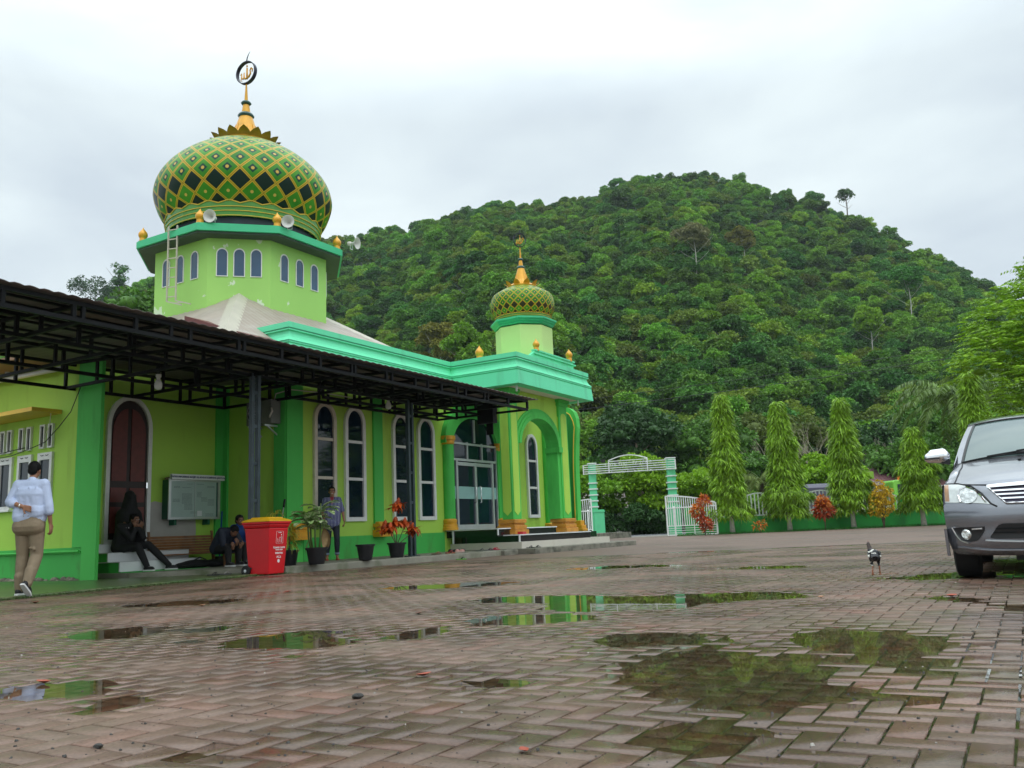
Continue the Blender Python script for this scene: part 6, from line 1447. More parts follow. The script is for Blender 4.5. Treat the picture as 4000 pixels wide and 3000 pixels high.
# power lines
def wire(label, a, b, sag, r=.02):
    w = MB(); w.tube(curve_pts(a, b, sag), r, 5); single('power_line', w, M['black'], label, 'power line', smooth=True)
wire('upper thin power line crossing in front of the hillside', (-22, 68, 9.2), (48, 58, 14.2), 1.0, .016)
wire('lower thin power line crossing in front of the hillside', (-22, 67, 8.4), (48, 57, 13.3), 1.0, .02)
def pole(label, x, y):
    t = thing('utility_pole', label, 'utility pole', (x, y, 0)); w = MB(); w.tube([(x,y,-.1),(x,y,14.5 if x > 0 else 9.6)], [.16,.1], 12); part('shaft', w, M['concrete'], t, smooth=True)
    w = MB(); w.bar((x-.1,y-1,13.8 if x > 0 else 9.0),(x+.1,y+1,13.8 if x > 0 else 9.0),.1); part('cross_arm', w, M['bark'], t)
pole('utility pole behind the mosque', -22, 67.5); pole('utility pole beyond the big tree', 48, 57.5)
# fallen leaves and litter
def fleaf(label, x, y, size, col, seed, name='fallen_leaf', cat='leaf'):
    rs = random.Random(seed); w = MB(); z = float(paving_height(np.array(x), np.array(y))) + .004; a = rs.random()*6; n = 7; row = []
    for i in range(n):
        u = i/(n-1); wd = size*.26*sin(pi*min(.98, u*.95+.03)); c = Vector((x + cos(a)*(u-.5)*size, y + sin(a)*(u-.5)*size, z + .35*size*abs(u-.5)**1.5)); sdv = Vector((-sin(a), cos(a), 0)); row += [c - sdv*wd + Vector((0,0,wd*.5)), c, c + sdv*wd + Vector((0,0,wd*.4))]
    w.add(row, [q for i in range(n-1) for q in ((i*3, i*3+1, i*3+4, i*3+3), (i*3+1, i*3+2, i*3+5, i*3+4))]); single(name, w, col, label, cat, group='fallen leaves on the wet paving', fix=False, smooth=True)
rl_ = mat('fallen_leaf_red', (.32,.05,.015), .5, var=.3, nscale=20); bl_ = mat('fallen_leaf_brown', (.13,.05,.025), .5, var=.3, nscale=20); tl_ = mat('fallen_leaf_tan', (.40,.20,.10), .55, var=.3, nscale=20)
# ------------------------------------------------------------------ people and the chicken
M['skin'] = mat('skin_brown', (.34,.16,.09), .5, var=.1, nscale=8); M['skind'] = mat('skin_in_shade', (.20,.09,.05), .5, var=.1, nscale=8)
M['hair'] = mat('black_hair', (.004,.0035,.003), .65, spec=.2, var=.3, nscale=60, bump=.6, bscale=150)
M['shirtblue'] = mat('pale_blue_shirt', (.52,.60,.80), .7, var=.07, nscale=9, bump=.8, bscale=14); M['khaki'] = mat('khaki_trousers', (.25,.19,.12), .75, var=.14, nscale=7, bump=.9, bscale=16)
M['jeans'] = mat('dark_jeans', (.012,.018,.032), .7, var=.25, nscale=10, bump=.5, bscale=20); M['blackcloth'] = mat('black_clothes', (.007,.007,.008), .8, var=.3, nscale=8, bump=.5, bscale=14)
M['blueshirt2'] = mat('blue_tshirt', (.01,.07,.30), .7, var=.12, nscale=8); M['darknavy'] = mat('dark_navy_shirt', (.012,.018,.035), .75, var=.2)
M['shoeblack'] = mat('black_canvas_shoe', (.012,.012,.013), .6, var=.2); M['solewhite'] = mat('white_rubber_sole', (.70,.70,.68), .5, var=.08)
def striped():
    m = bpy.data.materials.new('striped_shirt'); m.use_nodes = True; t = m.node_tree; p = t.nodes['Principled BSDF']; l = t.links.new
    tcn = N(t, 'ShaderNodeTexCoord'); wv = N(t, 'ShaderNodeTexWave'); wv.wave_type = 'BANDS'; wv.bands_direction = 'X'; wv.inputs['Scale'].default_value = 9.0; wv.inputs['Distortion'].default_value = .8; wv.inputs['Detail'].default_value = 1
    l(tcn.outputs['Object'], wv.inputs['Vector']); c = N(t, 'ShaderNodeValToRGB'); c.color_ramp.interpolation = 'LINEAR'; e = c.color_ramp.elements
    e[0].position = .0; e[0].color = (.03,.035,.16,1); e[1].position = .86; e[1].color = (.03,.035,.16,1); k = e.new(.95); k.color = (.65,.68,.82,1); l(wv.outputs[0], c.inputs[0]); l(c.outputs[0], p.inputs['Base Color']); p.inputs['Roughness'].default_value = .7
    return m
M['striped'] = striped()
def hand_mb(mb, wrist, d, palm_n, side, k=1.0, curl=.5, spread=.16):
    """palm and five fingers; d along the hand, palm_n palm normal, side = thumb side (+1/-1)"""
    d = Vector(d).normalized(); pn = Vector(palm_n); pn = (pn - d*pn.dot(d)).normalized(); sd = d.cross(pn)*side; w = Vector(wrist)
    for t_ in (-.028, -.009, .010, .028): mb.cap(w + d*.015*k + sd*t_*.6*k, w + d*.085*k + sd*t_*k, .013*k, .012*k, 8)
    for i, (t_, Ln) in enumerate(((-.031,.060),(-.011,.076),(.010,.082),(.030,.072))):
        p = w + d*.088*k + sd*t_*k; dd = (d + sd*(t_*spread*12)).normalized(); c = curl*(1.25-.12*i)
        for j, f in enumerate((.45,.32,.26)):
            ang = c*(j+.5)*.8; q = p + (dd*cos(ang) + pn*sin(ang))*Ln*f*k; mb.cap(p, q, (.0092-.0008*j)*k, (.0085-.0008*j)*k, 7); p = q
    p = w + d*.03*k + sd*.034*k; q = p + (d*.6 + sd*.7 + pn*.2).normalized()*.036*k; mb.cap(p, q, .013*k, .011*k, 7); r_ = q + (d*.9 + sd*.25 + pn*.35).normalized()*.03*k; mb.cap(q, r_, .0105*k, .009*k, 7)
def head_mb(mb, c, fwd, up=(0,0,1), k=1.0):
    """skull, jaw, nose, ears"""
    f = Vector(fwd).normalized(); u = Vector(up); u = (u - f*u.dot(f)).normalized(); r = f.cross(u); c = Vector(c)
    def E(off, rad, n=14, m=10):
        o = MB(); o.ell((0,0,0), rad, n, m); M3 = Matrix((r, f, u)).transposed().to_4x4(); o.xf(Matrix.Translation(c + r*off[0]*k + f*off[1]*k + u*off[2]*k) @ M3); mb.add(o.v, o.f)
    E((0,-.012,.022), (.076*k,.094*k,.088*k)); E((0,.018,-.035), (.060*k,.070*k,.072*k)); E((0,.048,-.083), (.032*k,.030*k,.024*k)); E((0,.088,-.022), (.013*k,.020*k,.026*k), 8, 6); E((0,.080,.002),(.01*k,.014*k,.03*k),8,6)
    for s in (-1, 1): E((s*.077,-.005,-.012), (.010*k,.018*k,.030*k), 8, 6); E((s*.032,.072,.020),(.022*k,.012*k,.010*k),8,6); E((s*.038,.058,-.03),(.024*k,.02*k,.022*k),8,6)
    E((0,.078,-.056),(.026*k,.012*k,.010*k),8,6)
    return c, r, f, u
def face_parts(t, c, r, f, u, k=1.0, smile=True):
    for s in (-1, 1):
        w = MB(); w.ell(tuple(c + r*s*.032*k + f*.078*k + u*.002*k), (.012*k,.008*k,.007*k), 8, 6); part('eye', w, mat('eye_white', (.5,.48,.45), .3), t, smooth=True, local=True)
        w = MB(); w.ell(tuple(c + r*s*.032*k + f*.085*k + u*.001*k), (.006*k,.004*k,.006*k), 8, 6); part('iris', w, M['black'], t, smooth=True, local=True)
        w = MB(); w.tube([tuple(c + r*s*a*k + f*b*k + u*z*k) for a, b, z in ((.016,.086,.022),(.032,.086,.028),(.050,.074,.020))], .004*k, 5); part('eyebrow', w, M['hair'], t, smooth=True, local=True)
    w = MB(); w.tube([tuple(c + r*a*k + f*b*k + u*z*k) for a, b, z in ((-.028,.076,-.048),(-.014,.088,-.056),(0,.092,-.058),(.014,.088,-.056),(.028,.076,-.048))], (.005 if smile else .004)*k, 6); part('mouth', w, mat('teeth' if smile else 'lips', (.72,.66,.6) if smile else (.16,.05,.04), .4), t, smooth=True, local=True)
def hair_part(t, c, r, f, u, k=1.0, extra=()):
    mb = MB()
    def E(off, rad):
        o = MB(); o.ell((0,0,0), rad, 14, 10); o.xf(Matrix.Translation(c + r*off[0]*k + f*off[1]*k + u*off[2]*k) @ Matrix((r, f, u)).transposed().to_4x4()); mb.add(o.v, o.f)
    E((0,-.026,.040), (.084*k,.092*k,.084*k)); E((0,.012,.075), (.058*k,.064*k,.046*k)); E((0,-.064,-.018), (.072*k,.046*k,.066*k))
    for s in (-1, 1): E((s*.066,-.012,.03),(.020*k,.05*k,.05*k))
    for o, rd in extra: E(o, tuple(q*k for q in rd))
    remeshed('hair', mb, .009, M['hair'], t, 2)
def shoe(t, ankle, toe_dir, pitch=0, name='shoe', m='shoeblack', L_=.27):
    a = Vector(ankle); d = Vector(toe_dir).normalized(); hd = Vector((d.x, d.y, 0)).normalized(); sd = Vector((-hd.y, hd.x, 0))
    mb = MB(); M4 = Matrix.Translation(a) @ Matrix((sd*-1, hd, Vector((0,0,1)))).transposed().to_4x4() @ Matrix.Rotation(pitch, 4, 'X')
    o = MB(); o.cap((0,-.035,-.045), (0,.13,-.055), .042, .036, 12); o.cap((0,-.02,-.04), (0,-.01,.0), .043, .040, 12); o.ell((0,.07,-.035),(.04,.09,.035),12,8); o.xf(M4); up_ = remeshed(name, o, .010, M[m], t, 2)
    w = MB(); pts = [(-.03,-.078),(.03,-.078),(.042,.0),(.047,.10),(.035,.16),(0,.178),(-.035,.16),(-.047,.10),(-.042,.0)]; w.prism(pts, 2, -.092, -.066); w.xf(M4); part('sole', w, M['solewhite'], up_, local=True, bevel=.004)
    w = MB()
    for q in (.05,.075,.10): w.bar((-.02,q,-.004-.1*(q-.05)),(.02,q+.004,-.004-.1*(q-.05)),.006)
    w.xf(M4); part('laces', w, M['solewhite'], up_, local=True)
def torso(mb, pel, chest, neck, sl, sr, g=0.0, belly=0.0, hip=.15, depth=.105):
    pel, chest, neck, sl, sr = map(Vector, (pel, chest, neck, sl, sr)); ax = (sr-sl).normalized()
    for f in (-1, 0, 1): mb.cap(pel + ax*hip*.52*f, chest + ax*.085*f, depth+g, depth+.008+g, 12)
    mb.cap(chest - ax*.09, chest + ax*.09, depth+.01+g, depth+.01+g, 12); mb.cap(sl, sr, .062+g, .062+g, 12); mb.cap(chest + (neck-chest)*.3, neck, .075+g, .055+g, 12)
    for s in (sl, sr): mb.cap(chest + (s-chest)*.35, s, .085+g, .066+g, 12)
    if belly: mb.ell(tuple(pel.lerp(chest,.4)), (.15+g, belly+g, .14))
def arm(mb, s, e, w, g=0.0, full=True, upto=1.0):
    s, e, w = map(Vector, (s, e, w)); mb.cap(s, e, .054+g, .042+g, 12)
    if full: mb.cap(e, e.lerp(w, upto), .041+g, (.041-.014*upto)+g, 12)
def leg(mb, h, k, a, g=0.0, gl=None):
    h, k, a = map(Vector, (h, k, a)); gl = g if gl is None else gl
    mb.cap(h, k, .088+g, .056+g, 14); mb.cap(k, k.lerp(a,.35), .055+g, .056+gl, 14); mb.cap(k.lerp(a,.35), a, .056+gl, .036+gl, 14)

# man walking away, left hand held behind his back
t = thing('person', 'man in pale blue shirt and khaki trousers walking away, one hand behind his back', 'person', (-6.60, 11.72, .045), rot=radians(4)); ORG[t.name] = None; t.scale = (.92, .95, 1.0)
PEL=(0,0,.98); CH=(0,-.02,1.33); NK=(0,.01,1.53); SL=(-.185,-.02,1.46); SR=(.185,-.02,1.46)
EL=(-.265,-.10,1.24); WL=(-.03,-.185,1.165); ER=(.265,-.03,1.17); WR=(.275,.03,.94)
HL,KL,AL=(-.095,0,.93),(-.105,.05,.52),(-.115,.02,.09); HR_,KR,AR=(.095,0,.93),(.10,.03,.52),(.085,-.16,.155)
mb = MB(); torso(mb, PEL, CH, NK, SL, SR); mb.cap((0,0,1.47),(0,.03,1.60),.052,.052,12); hc = head_mb(mb, (0,.055,1.665), (0,1,-.18)); arm(mb, SL, EL, WL); arm(mb, SR, ER, WR); leg(mb, HL, KL, AL); leg(mb, HR_, KR, AR)
hand_mb(mb, WL, (.95,-.02,-.32), (0,-1,0), 1, 1.05, .6); hand_mb(mb, WR, (.08,.12,-1), (-1,.1,0), 1, 1.05, .55); remeshed('body', mb, .0075, M['skin'], t, 3)
hair_part(t, *hc, k=1.0, extra=[((0,-.02,.075),(.06,.065,.055))])
mb = MB(); torso(mb, (0,0,1.02), CH, (0,0,1.51), SL, SR, .016, 0, .19, .112); arm(mb, SL, (-.265,-.09,1.24), (-.15,-.15,1.20), .020, True, .75); arm(mb, SR, ER, WR, .024, True, .28)
mb.cap((-.10,-.03,1.10),(.10,-.03,1.10),.135,.135); mb.cap((-.1,-.045,1.04),(.0,-.045,1.06),.13,.12); mb.cap((-.262,-.08,1.23),(-.2,-.13,1.21),.066,.062); mb.cap((.26,-.03,1.16),(.27,-.02,1.10),.07,.066)
rs = random.Random(4)
for i in range(16):
    z = 1.06+.4*rs.random(); x = rs.uniform(-.16,.16); mb.cap((x,-.135,z),(x+rs.uniform(-.07,.07),-.135,z-rs.uniform(.02,.10)),.011,.007,6)
remeshed('shirt', mb, .010, M['shirtblue'], t, 2)
w = MB(); w.lathe([(.062,1.50),(.066,1.535),(.072,1.50)], 20, (0,.01,0)); part('collar', w, M['shirtblue'], t, smooth=True, local=True)
mb = MB(); mb.cap((-.07,-.01,.97),(.07,-.01,.97),.142,.142); mb.cap((-.10,-.045,.90),(.10,-.045,.90),.125,.125); leg(mb, HL, KL, AL, .030, .028); leg(mb, HR_, KR, AR, .030, .028)
mb.cap((-.112,.0,.24),(-.115,.02,.10),.072,.066); mb.cap((.088,-.10,.32),(.085,-.15,.19),.074,.068)
for i in range(7):
    s_ = rs.choice((-1,1)); z = rs.choice((.35,.2,.6))+rs.uniform(-.05,.05); yy = -.08 if z > .3 or s_ < 0 else -.17; mb.cap((s_*.10-.06,yy+.0,z),(s_*.10+.05,yy-.01,z+rs.uniform(-.04,.04)),.008,.005,6)
tr_ = remeshed('trousers', mb, .010, M['khaki'], t, 2)
w = MB(); w.ring([(.152*cos(2*pi*i/24), -.008+.150*sin(2*pi*i/24)) for i in range(24)], [(.12*cos(2*pi*i/24), .12*sin(2*pi*i/24)) for i in range(24)], 2, 1.035, 1.075, close=True); part('belt', w, mat('brown_belt', (.09,.05,.05), .5), t, local=True)
w = MB(); w.tube([(-.02,-.158,1.03),(-.015,-.162,1.09)], .006, 6); part('belt_loop', w, M['khaki'], tr_, local=True)
w = MB(); w.lathe([(.036,-.009),(.040,0),(.036,.009)], 18); w.xf(Matrix.Translation((-.075,-.178,1.175)) @ Matrix.Rotation(pi/2, 4, 'Y') @ Matrix.Rotation(-.3, 4, 'X')); part('wristwatch', w, mat('steel_watch', (.7,.66,.58), .25, .8), t, smooth=True, local=True)
shoe(t, AL, (0,1,0), 0, L_=.27); shoe(t, (.085,-.17,.16), (.15,1,0), radians(-42))

# smiling man in striped shirt
t = thing('person', 'smiling man in a navy striped short sleeved shirt, dark jeans and red flip-flops', 'person', (-4.28, 20.0, .14), rot=-2.93); ORG[t.name] = None; t.scale = (.9, .95, 1.0)
PEL=(0,0,.92); CH=(.0,0,1.24); NK=(.0,.0,1.42); SL=(-.165,0,1.355); SR=(.165,0,1.355)
EL=(-.265,-.02,1.10); WL=(-.30,.10,.885); ER=(.25,.02,1.10); WR=(.20,.18,.96)
HL,KL,AL=(-.09,0,.86),(-.12,.04,.47),(-.12,-.02,.08); HR_,KR,AR=(.09,0,.86),(.10,.02,.47),(.13,-.06,.08)
mb = MB(); torso(mb, PEL, CH, NK, SL, SR); mb.cap((0,0,1.36),(0,.015,1.48),.05,.05,12); hc = head_mb(mb, (0,.03,1.56), (0,1,.04)); arm(mb, SL, EL, WL); arm(mb, SR, ER, WR); leg(mb, HL, KL, AL); leg(mb, HR_, KR, AR)
hand_mb(mb, WL, (-.08,.35,-1), (1,0,0), 1, 1, .9); hand_mb(mb, WR, (-.1,.6,-.6), (-1,0,0), -1, 1, .7)
for a in (AL, AR): mb.cap((a[0],a[1]-.02,.045),(a[0]+(a[0]*.15),a[1]+.17,.032),.034,.026,10)
remeshed('body', mb, .0075, M['skin'], t, 3); face_parts(t, *hc); hair_part(t, *hc)
w = MB(); w.ring([tuple(q) for q in [(.03*cos(2*pi*i/14)+.034, .02*sin(2*pi*i/14)) for i in range(14)]], [(.026*cos(2*pi*i/14)+.034, .017*sin(2*pi*i/14)) for i in range(14)], 1, .0, .003, close=True); w2 = MB(); w2.add([(-a, b, c) for a, b, c in w.v], w.f); w.add(w2.v, w2.f); w.v = [(a, b+.122, c+1.562) for a, b, c in w.v]; part('spectacles', w, M['black'], t, local=True)
mb = MB(); torso(mb, (0,0,.90), CH, (0,0,1.39), SL, SR, .018, 0, .17, .112); arm(mb, SL, Vector(SL).lerp(Vector(EL),.9), WL, .024, False); arm(mb, SR, Vector(SR).lerp(Vector(ER),.9), WR, .024, False); mb.cap((-.07,0,.84),(.07,0,.84),.135,.135); remeshed('shirt', mb, .010, M['striped'], t, 3)
w = MB(); w.add([(-.05,.125,1.40),(.05,.125,1.40),(.0,.148,1.24),(-.05,.06,1.43),(.05,.06,1.43)], [(0,2,1),(0,1,4,3)]); part('red_tshirt', w, mat('red_tee', (.35,.02,.04), .7), t, local=True)
w = MB(); w.prism([(-.055,1.42),(-.11,1.36),(-.02,1.25),(-.01,1.28)], 1, .128, .142); w.prism([(.055,1.42),(.11,1.36),(.02,1.25),(.01,1.28)], 1, .128, .142); part('collar', w, M['striped'], t, local=True)
mb = MB(); mb.cap((-.07,0,.88),(.07,0,.88),.118,.118); leg(mb, HL, KL, (AL[0],AL[1],.14), .016, .018); leg(mb, HR_, KR, (AR[0],AR[1],.14), .016, .018); remeshed('jeans', mb, .010, M['jeans'], t, 3)
M['denimcuff'] = mat('pale_denim_cuff', (.18,.24,.32), .7)
for a in (AL, AR): w = MB(); w.lathe([(.058,-.02),(.064,-.018),(.064,.022),(.058,.024)], 16, (a[0],a[1],.145)); part('cuff', w, M['denimcuff'], t, smooth='auto', local=True)
for a in (AL, AR):
    w = MB(); x = a[0]*1.08; w.prism([(x-.04,a[1]-.07),(x+.04,a[1]-.07),(x+.048,a[1]+.12),(x,a[1]+.21),(x-.048,a[1]+.12)], 2, 0, .018); w.tube([(x-.04,a[1]+.06,.02),(x,a[1]+.14,.062),(x+.04,a[1]+.06,.02)], .008, 6); part('flip_flop', w, mat('red_flipflop', (.5,.03,.04), .6), t, local=True)

# seated people (frame: x towards the yard, y along the front)
def seated(label, loc, J, top, bottom, rot=0, skin='skin', headf=(1,.25,-.15), sleeves='long', face=True, shoes=True, hairy=True, k=1.0, hooded=False):
    t = thing('person', label, 'person', loc, 'B', rot=rot); ORG[t.name] = None
    mb = MB(); torso(mb, J['pel'], J['chest'], J['neck'], J['sl'], J['sr']); nk = Vector(J['neck']); hd = Vector(J['head']); mb.cap(nk, nk.lerp(hd,.5), .05, .05, 12); hc = head_mb(mb, J['head'], headf)
    arm(mb, J['sl'], J['el'], J['wl']); arm(mb, J['sr'], J['er'], J['wr']); leg(mb, J['hl'], J['kl'], J['al']); leg(mb, J['hr'], J['kr'], J['ar'])
    hand_mb(mb, J['wl'], J.get('dl', (.3,.3,.6)), (-1,0,.2), 1, 1, .8); hand_mb(mb, J['wr'], J.get('dr', (.3,-.3,.6)), (-1,0,.2), -1, 1, .8); remeshed('body', mb, .009, M[skin], t, 3)
    if face: face_parts(t, *hc, smile=False)
    if hairy: hair_part(t, *hc)
    mb = MB(); torso(mb, J['pel'], J['chest'], J['neck'], J['sl'], J['sr'], .018, 0, .17, .112); f = sleeves == 'long'
    arm(mb, J['sl'], J['el'], J['wl'], .022, f, .9); arm(mb, J['sr'], J['er'], J['wr'], .022, f, .9); remeshed('top', mb, .012, M[top], t, 3)
    mb = MB(); p = Vector(J['pel']); mb.cap(p+Vector((0,-.07,0)), p+Vector((0,.07,0)), .125, .125); leg(mb, J['hl'], J['kl'], J['al'], .018, .02); leg(mb, J['hr'], J['kr'], J['ar'], .018, .02); remeshed('trousers', mb, .012, M[bottom], t, 3)
    if shoes:
        for a in ('al', 'ar'):
            A_ = Vector(J[a]); Kn = Vector(J['k'+a[1]]); d = (A_-Kn); d.z = 0; d = d.normalized() if d.length > .05 else Vector((1,0,0)); d = (d + Vector((.8,.2,0))).normalized(); shoe(t, (A_.x, A_.y, A_.z), d)
    return t, hc
t, hc = seated('young man in black sitting on the white stair with hands at his chin', (-15.75, 11.02, .0), dict(pel=(0,0,.62), chest=(.10,.02,.93), neck=(.20,.05,1.08), head=(.27,.08,1.17), sl=(.17,.19,1.02), sr=(.14,-.15,1.02),
  el=(.36,.22,.80), wl=(.34,.12,1.00), er=(.34,-.04,.80), wr=(.33,.06,1.00), hl=(.03,.09,.60), kl=(.42,.30,.66), al=(.66,.62,.235), hr=(.03,-.09,.60), kr=(.42,.06,.64), ar=(.62,.14,.235)), 'blackcloth', 'blackcloth', skin='skind')
w = MB()
for a, z in ((-.09,1.0),(-.03,1.01),(-.02,.90)): w.prism([(a-.012+.0,z),(a+.012,z+.012),(a+.010,z-.022)], 0, .235, .24)
part('white_print', w, M['print'], t, local=True)
# veiled person behind him
t = thing('person', 'person in a long black veil sitting on the landing in front of the brown door', 'person', (-16.02, 11.32, .70), 'B'); ORG[t.name] = None
mb = MB(); torso(mb, (0,0,.12), (.03,0,.50), (.05,0,.70), (.04,.17,.62), (.04,-.17,.62)); mb.cap((.05,0,.68),(.07,0,.8),.05,.05); hc = head_mb(mb, (.08,0,.90), (1,0,-.1)); arm(mb, (.04,.17,.62),(.2,.2,.38),(.32,.08,.30)); arm(mb, (.04,-.17,.62),(.2,-.2,.38),(.32,-.08,.30)); leg(mb, (.03,.09,.10),(.30,.10,.08),(.33,.10,-.12)); leg(mb, (.03,-.09,.10),(.30,-.10,.08),(.33,-.10,-.12)); hand_mb(mb, (.32,.08,.30), (.6,-.5,0), (0,0,-1), 1, .9); hand_mb(mb, (.32,-.08,.30), (.6,.5,0), (0,0,-1), -1, .9)
remeshed('body', mb, .012, M['skind'], t, 3)
mb = MB(); mb.cap((.06,0,.95),(.05,0,.98),.125,.105,16); mb.cap((.06,0,.90),(.03,0,.55),.125,.20,16); mb.cap((.04,-.08,.55),(.10,-.10,.12),.19,.22,16); mb.cap((.04,.08,.55),(.10,.10,.12),.19,.22,16); mb.cap((.1,0,.3),(.34,0,.10),.2,.16,16); mb.ell((.15,0,.86),(.06,.085,.13))
remeshed('veil', mb, .014, M['blackcloth'], t, 4)
# two people on the low bench
seated('man in a blue t-shirt on the low bench, chin on his hand', (-14.72, 12.98, .0), dict(pel=(0,.05,.52), chest=(.10,.03,.84), neck=(.17,-.01,.99), head=(.22,-.05,1.09), sl=(.12,.22,.94), sr=(.13,-.13,.93),
  el=(.34,.16,.68), wl=(.34,-.02,.90), er=(.30,-.16,.70), wr=(.42,-.30,.58), hl=(.03,.12,.52), kl=(.44,.16,.56), al=(.44,.18,.235), hr=(.03,-.05,.52), kr=(.44,-.10,.56), ar=(.46,-.12,.235)), 'blueshirt2', 'blackcloth', skin='skind', sleeves='short', headf=(1,-.15,-.1))
seated('person in a dark shirt bent forward on the low bench beside the man in blue', (-14.75, 12.60, .0), dict(pel=(0,.0,.52), chest=(.20,.0,.80), neck=(.34,.0,.88), head=(.42,.03,.86), sl=(.27,.17,.87), sr=(.27,-.17,.87),
  el=(.38,.24,.62), wl=(.52,.10,.52), er=(.36,-.2,.60), wr=(.52,-.08,.50), hl=(.03,.09,.52), kl=(.44,.14,.54), al=(.44,.14,.235), hr=(.03,-.09,.52), kr=(.44,-.14,.54), ar=(.46,-.14,.235)), 'darknavy', 'blackcloth', skin='skind', sleeves='short', headf=(.6,.1,-.7), face=False)

# chicken walking away
def feather_mat():
    m = bpy.data.materials.new('black_white_feathers'); m.use_nodes = True; t = m.node_tree; p = t.nodes['Principled BSDF']; l = t.links.new
    tcn = N(t, 'ShaderNodeTexCoord'); nn = N(t, 'ShaderNodeTexNoise'); nn.inputs['Scale'].default_value = 26; nn.inputs['Detail'].default_value = 4; mp = N(t, 'ShaderNodeMapping'); mp.inputs['Scale'].default_value = (1,.4,1.2); l(tcn.outputs['Object'], mp.inputs[0]); l(mp.outputs[0], nn.inputs['Vector'])
    c = N(t, 'ShaderNodeValToRGB'); c.color_ramp.interpolation = 'CONSTANT'; e = c.color_ramp.elements; e[0].color = (.009,.010,.014,1); e[1].position = .53; e[1].color = (.62,.60,.54,1); l(nn.outputs[0], c.inputs[0]); l(c.outputs[0], p.inputs['Base Color']); p.inputs['Roughness'].default_value = .6
    return m
M['feath'] = feather_mat(); M['fblack'] = mat('black_feathers', (.012,.012,.016), .45, var=.4, nscale=40, bump=1, bscale=70); M['fgrey'] = mat('brown_grey_neck_feathers', (.07,.05,.045), .6, var=.5, nscale=60, bump=1, bscale=120)
M['shank'] = mat('reddish_scaly_leg', (.33,.12,.06), .5, var=.2, nscale=40)
t = thing('chicken', 'black and white chicken walking away across the wet paving', 'chicken', (3.60, 8.90, .012), rot=radians(-20)); ORG[t.name] = None
mb = MB(); mb.ell((0,.0,.205), (.056,.085,.058)); mb.ell((0,-.055,.185), (.045,.05,.045)); mb.cap((.0,.02,.215),(-.03,.075,.25),.048,.028); mb.cap((-.03,.075,.25),(-.042,.085,.305),.025,.017); mb.ell((-.043,.094,.318),(.016,.022,.017)); mb.cap((-.044,.115,.316),(-.045,.132,.312),.006,.002)
mb.cap((.03,0,.17),(.032,.0,.125),.027,.014); mb.cap((-.028,.0,.17),(-.034,.015,.12),.027,.014)
mb.cap((.032,0,.125),(.035,-.012,.085),.014,.0085); mb.cap((.035,-.012,.085),(.036,.0,.012),.0075,.0075); mb.cap((-.034,.015,.12),(-.026,-.02,.09),.014,.0085); mb.cap((-.026,-.02,.09),(-.034,-.05,.045),.0075,.007)
for (x, y, z), dz in (((.036,.0,.010), 0), ((-.034,-.052,.043), -1)):
    for a in (-.5, 0, .5, 3.14):
        Ln = .042 if a < 3 else .022; d = Vector((sin(a), cos(a), 0)) if dz == 0 else Vector((sin(a)*.6, cos(a)*.1, -cos(a)*.9)); mb.cap((x,y,z), tuple(Vector((x,y,z))+d*Ln), .006, .0035, 6)
for p_ in range(8): a = p_/8*pi; mb.cap((.03*cos(a),-.085,.19+.02*sin(a)),(.036*cos(a),-.12,.165+.03*sin(a)),.014,.006,6)
bd = remeshed('body', mb, .0045, M['fblack'], t, 2)
me = bd.data; me.materials.append(M['shank']); me.materials.append(M['fgrey']); me.materials.append(M['feath'])
for pl in me.polygons:
    c = pl.center
    if c.z < .098: pl.material_index = 1
    elif c.z > .262: pl.material_index = 2
    elif c.z > .222 or (c.z < .14): pl.material_index = 3
for s in (-1, 1):
    mb = MB(); mb.ell((s*.052,-.002,.208),(.014,.066,.036)); mb.ell((s*.054,-.05,.19),(.011,.035,.02)); remeshed('wing', mb, .005, M['feath'], t, 2)
w = MB(); w.prism([(.085,.332),(.092,.346),(.098,.335),(.105,.345),(.11,.332)], 0, -.045, -.041); part('comb', w, mat('dull_red_comb', (.22,.04,.04), .6), t, local=True)
# ------------------------------------------------------------------ grey van (local: x across, y from the bumper back, z up)
t = thing('parked_van', 'grey people carrier with chrome grille bars parked at the right edge', 'van', (.19, 8.62, 0), 'B'); ORG[t.name] = None; VAN = t
cpn = mat('van_grey_paint', (.25,.26,.29), .24, .7, var=.04, nscale=2, coat=1.0)
M['paint'] = cpn
ROWS = [(.14,.34,.215,0,.80),(.06,.34,.26,0,.85),(.03,.35,.33,0,.868),(.035,.35,.41,0,.875),(.02,.35,.50,0,.88),(.005,.35,.56,0,.882),(.02,.36,.64,0,.882),(.05,.37,.70,0,.882),(.075,.38,.77,0,.88),(.10,.40,.835,0,.872),(.14,.42,.875,.012,.862),(.20,.42,.915,.03,.85),(.36,.36,.965,.045,.838),(.62,.22,1.03,.05,.82),(.85,.15,1.075,.05,.80),(1.02,.12,1.115,.045,.80)]
TOP = [(1.06,.13,1.13,.045,.80),(1.92,.16,1.565,.035,.672),(1.97,.15,1.585,.035,.668),(2.2,.1,1.63,.045,.67),(2.8,.05,1.675,.06,.675),(3.6,0,1.68,.065,.68),(4.2,0,1.655,.07,.675),(4.42,0,1.60,.07,.66)]
NT = 20
def rowpts(r, e=2.6):
    Y, B_, z, dr_, hw = r; return [(hw*tt, Y + B_*abs(tt)**e, z - dr_*abs(tt)**3) for tt in [(-1 + 2*i/NT) for i in range(NT+1)]]
def strip_rows(rows, mb):
    o = len(mb.v); n = NT+1
    for r in rows: mb.v += rowpts(r)
    for i in range(len(rows)-1):
        for j in range(NT): a = o+i*n+j; mb.f.append((a, a+1, a+n+1, a+n))
body = MB(); strip_rows(ROWS[:11], body)
bumper = part('front_body', body, cpn, t, smooth=True, local=True, fix=False)
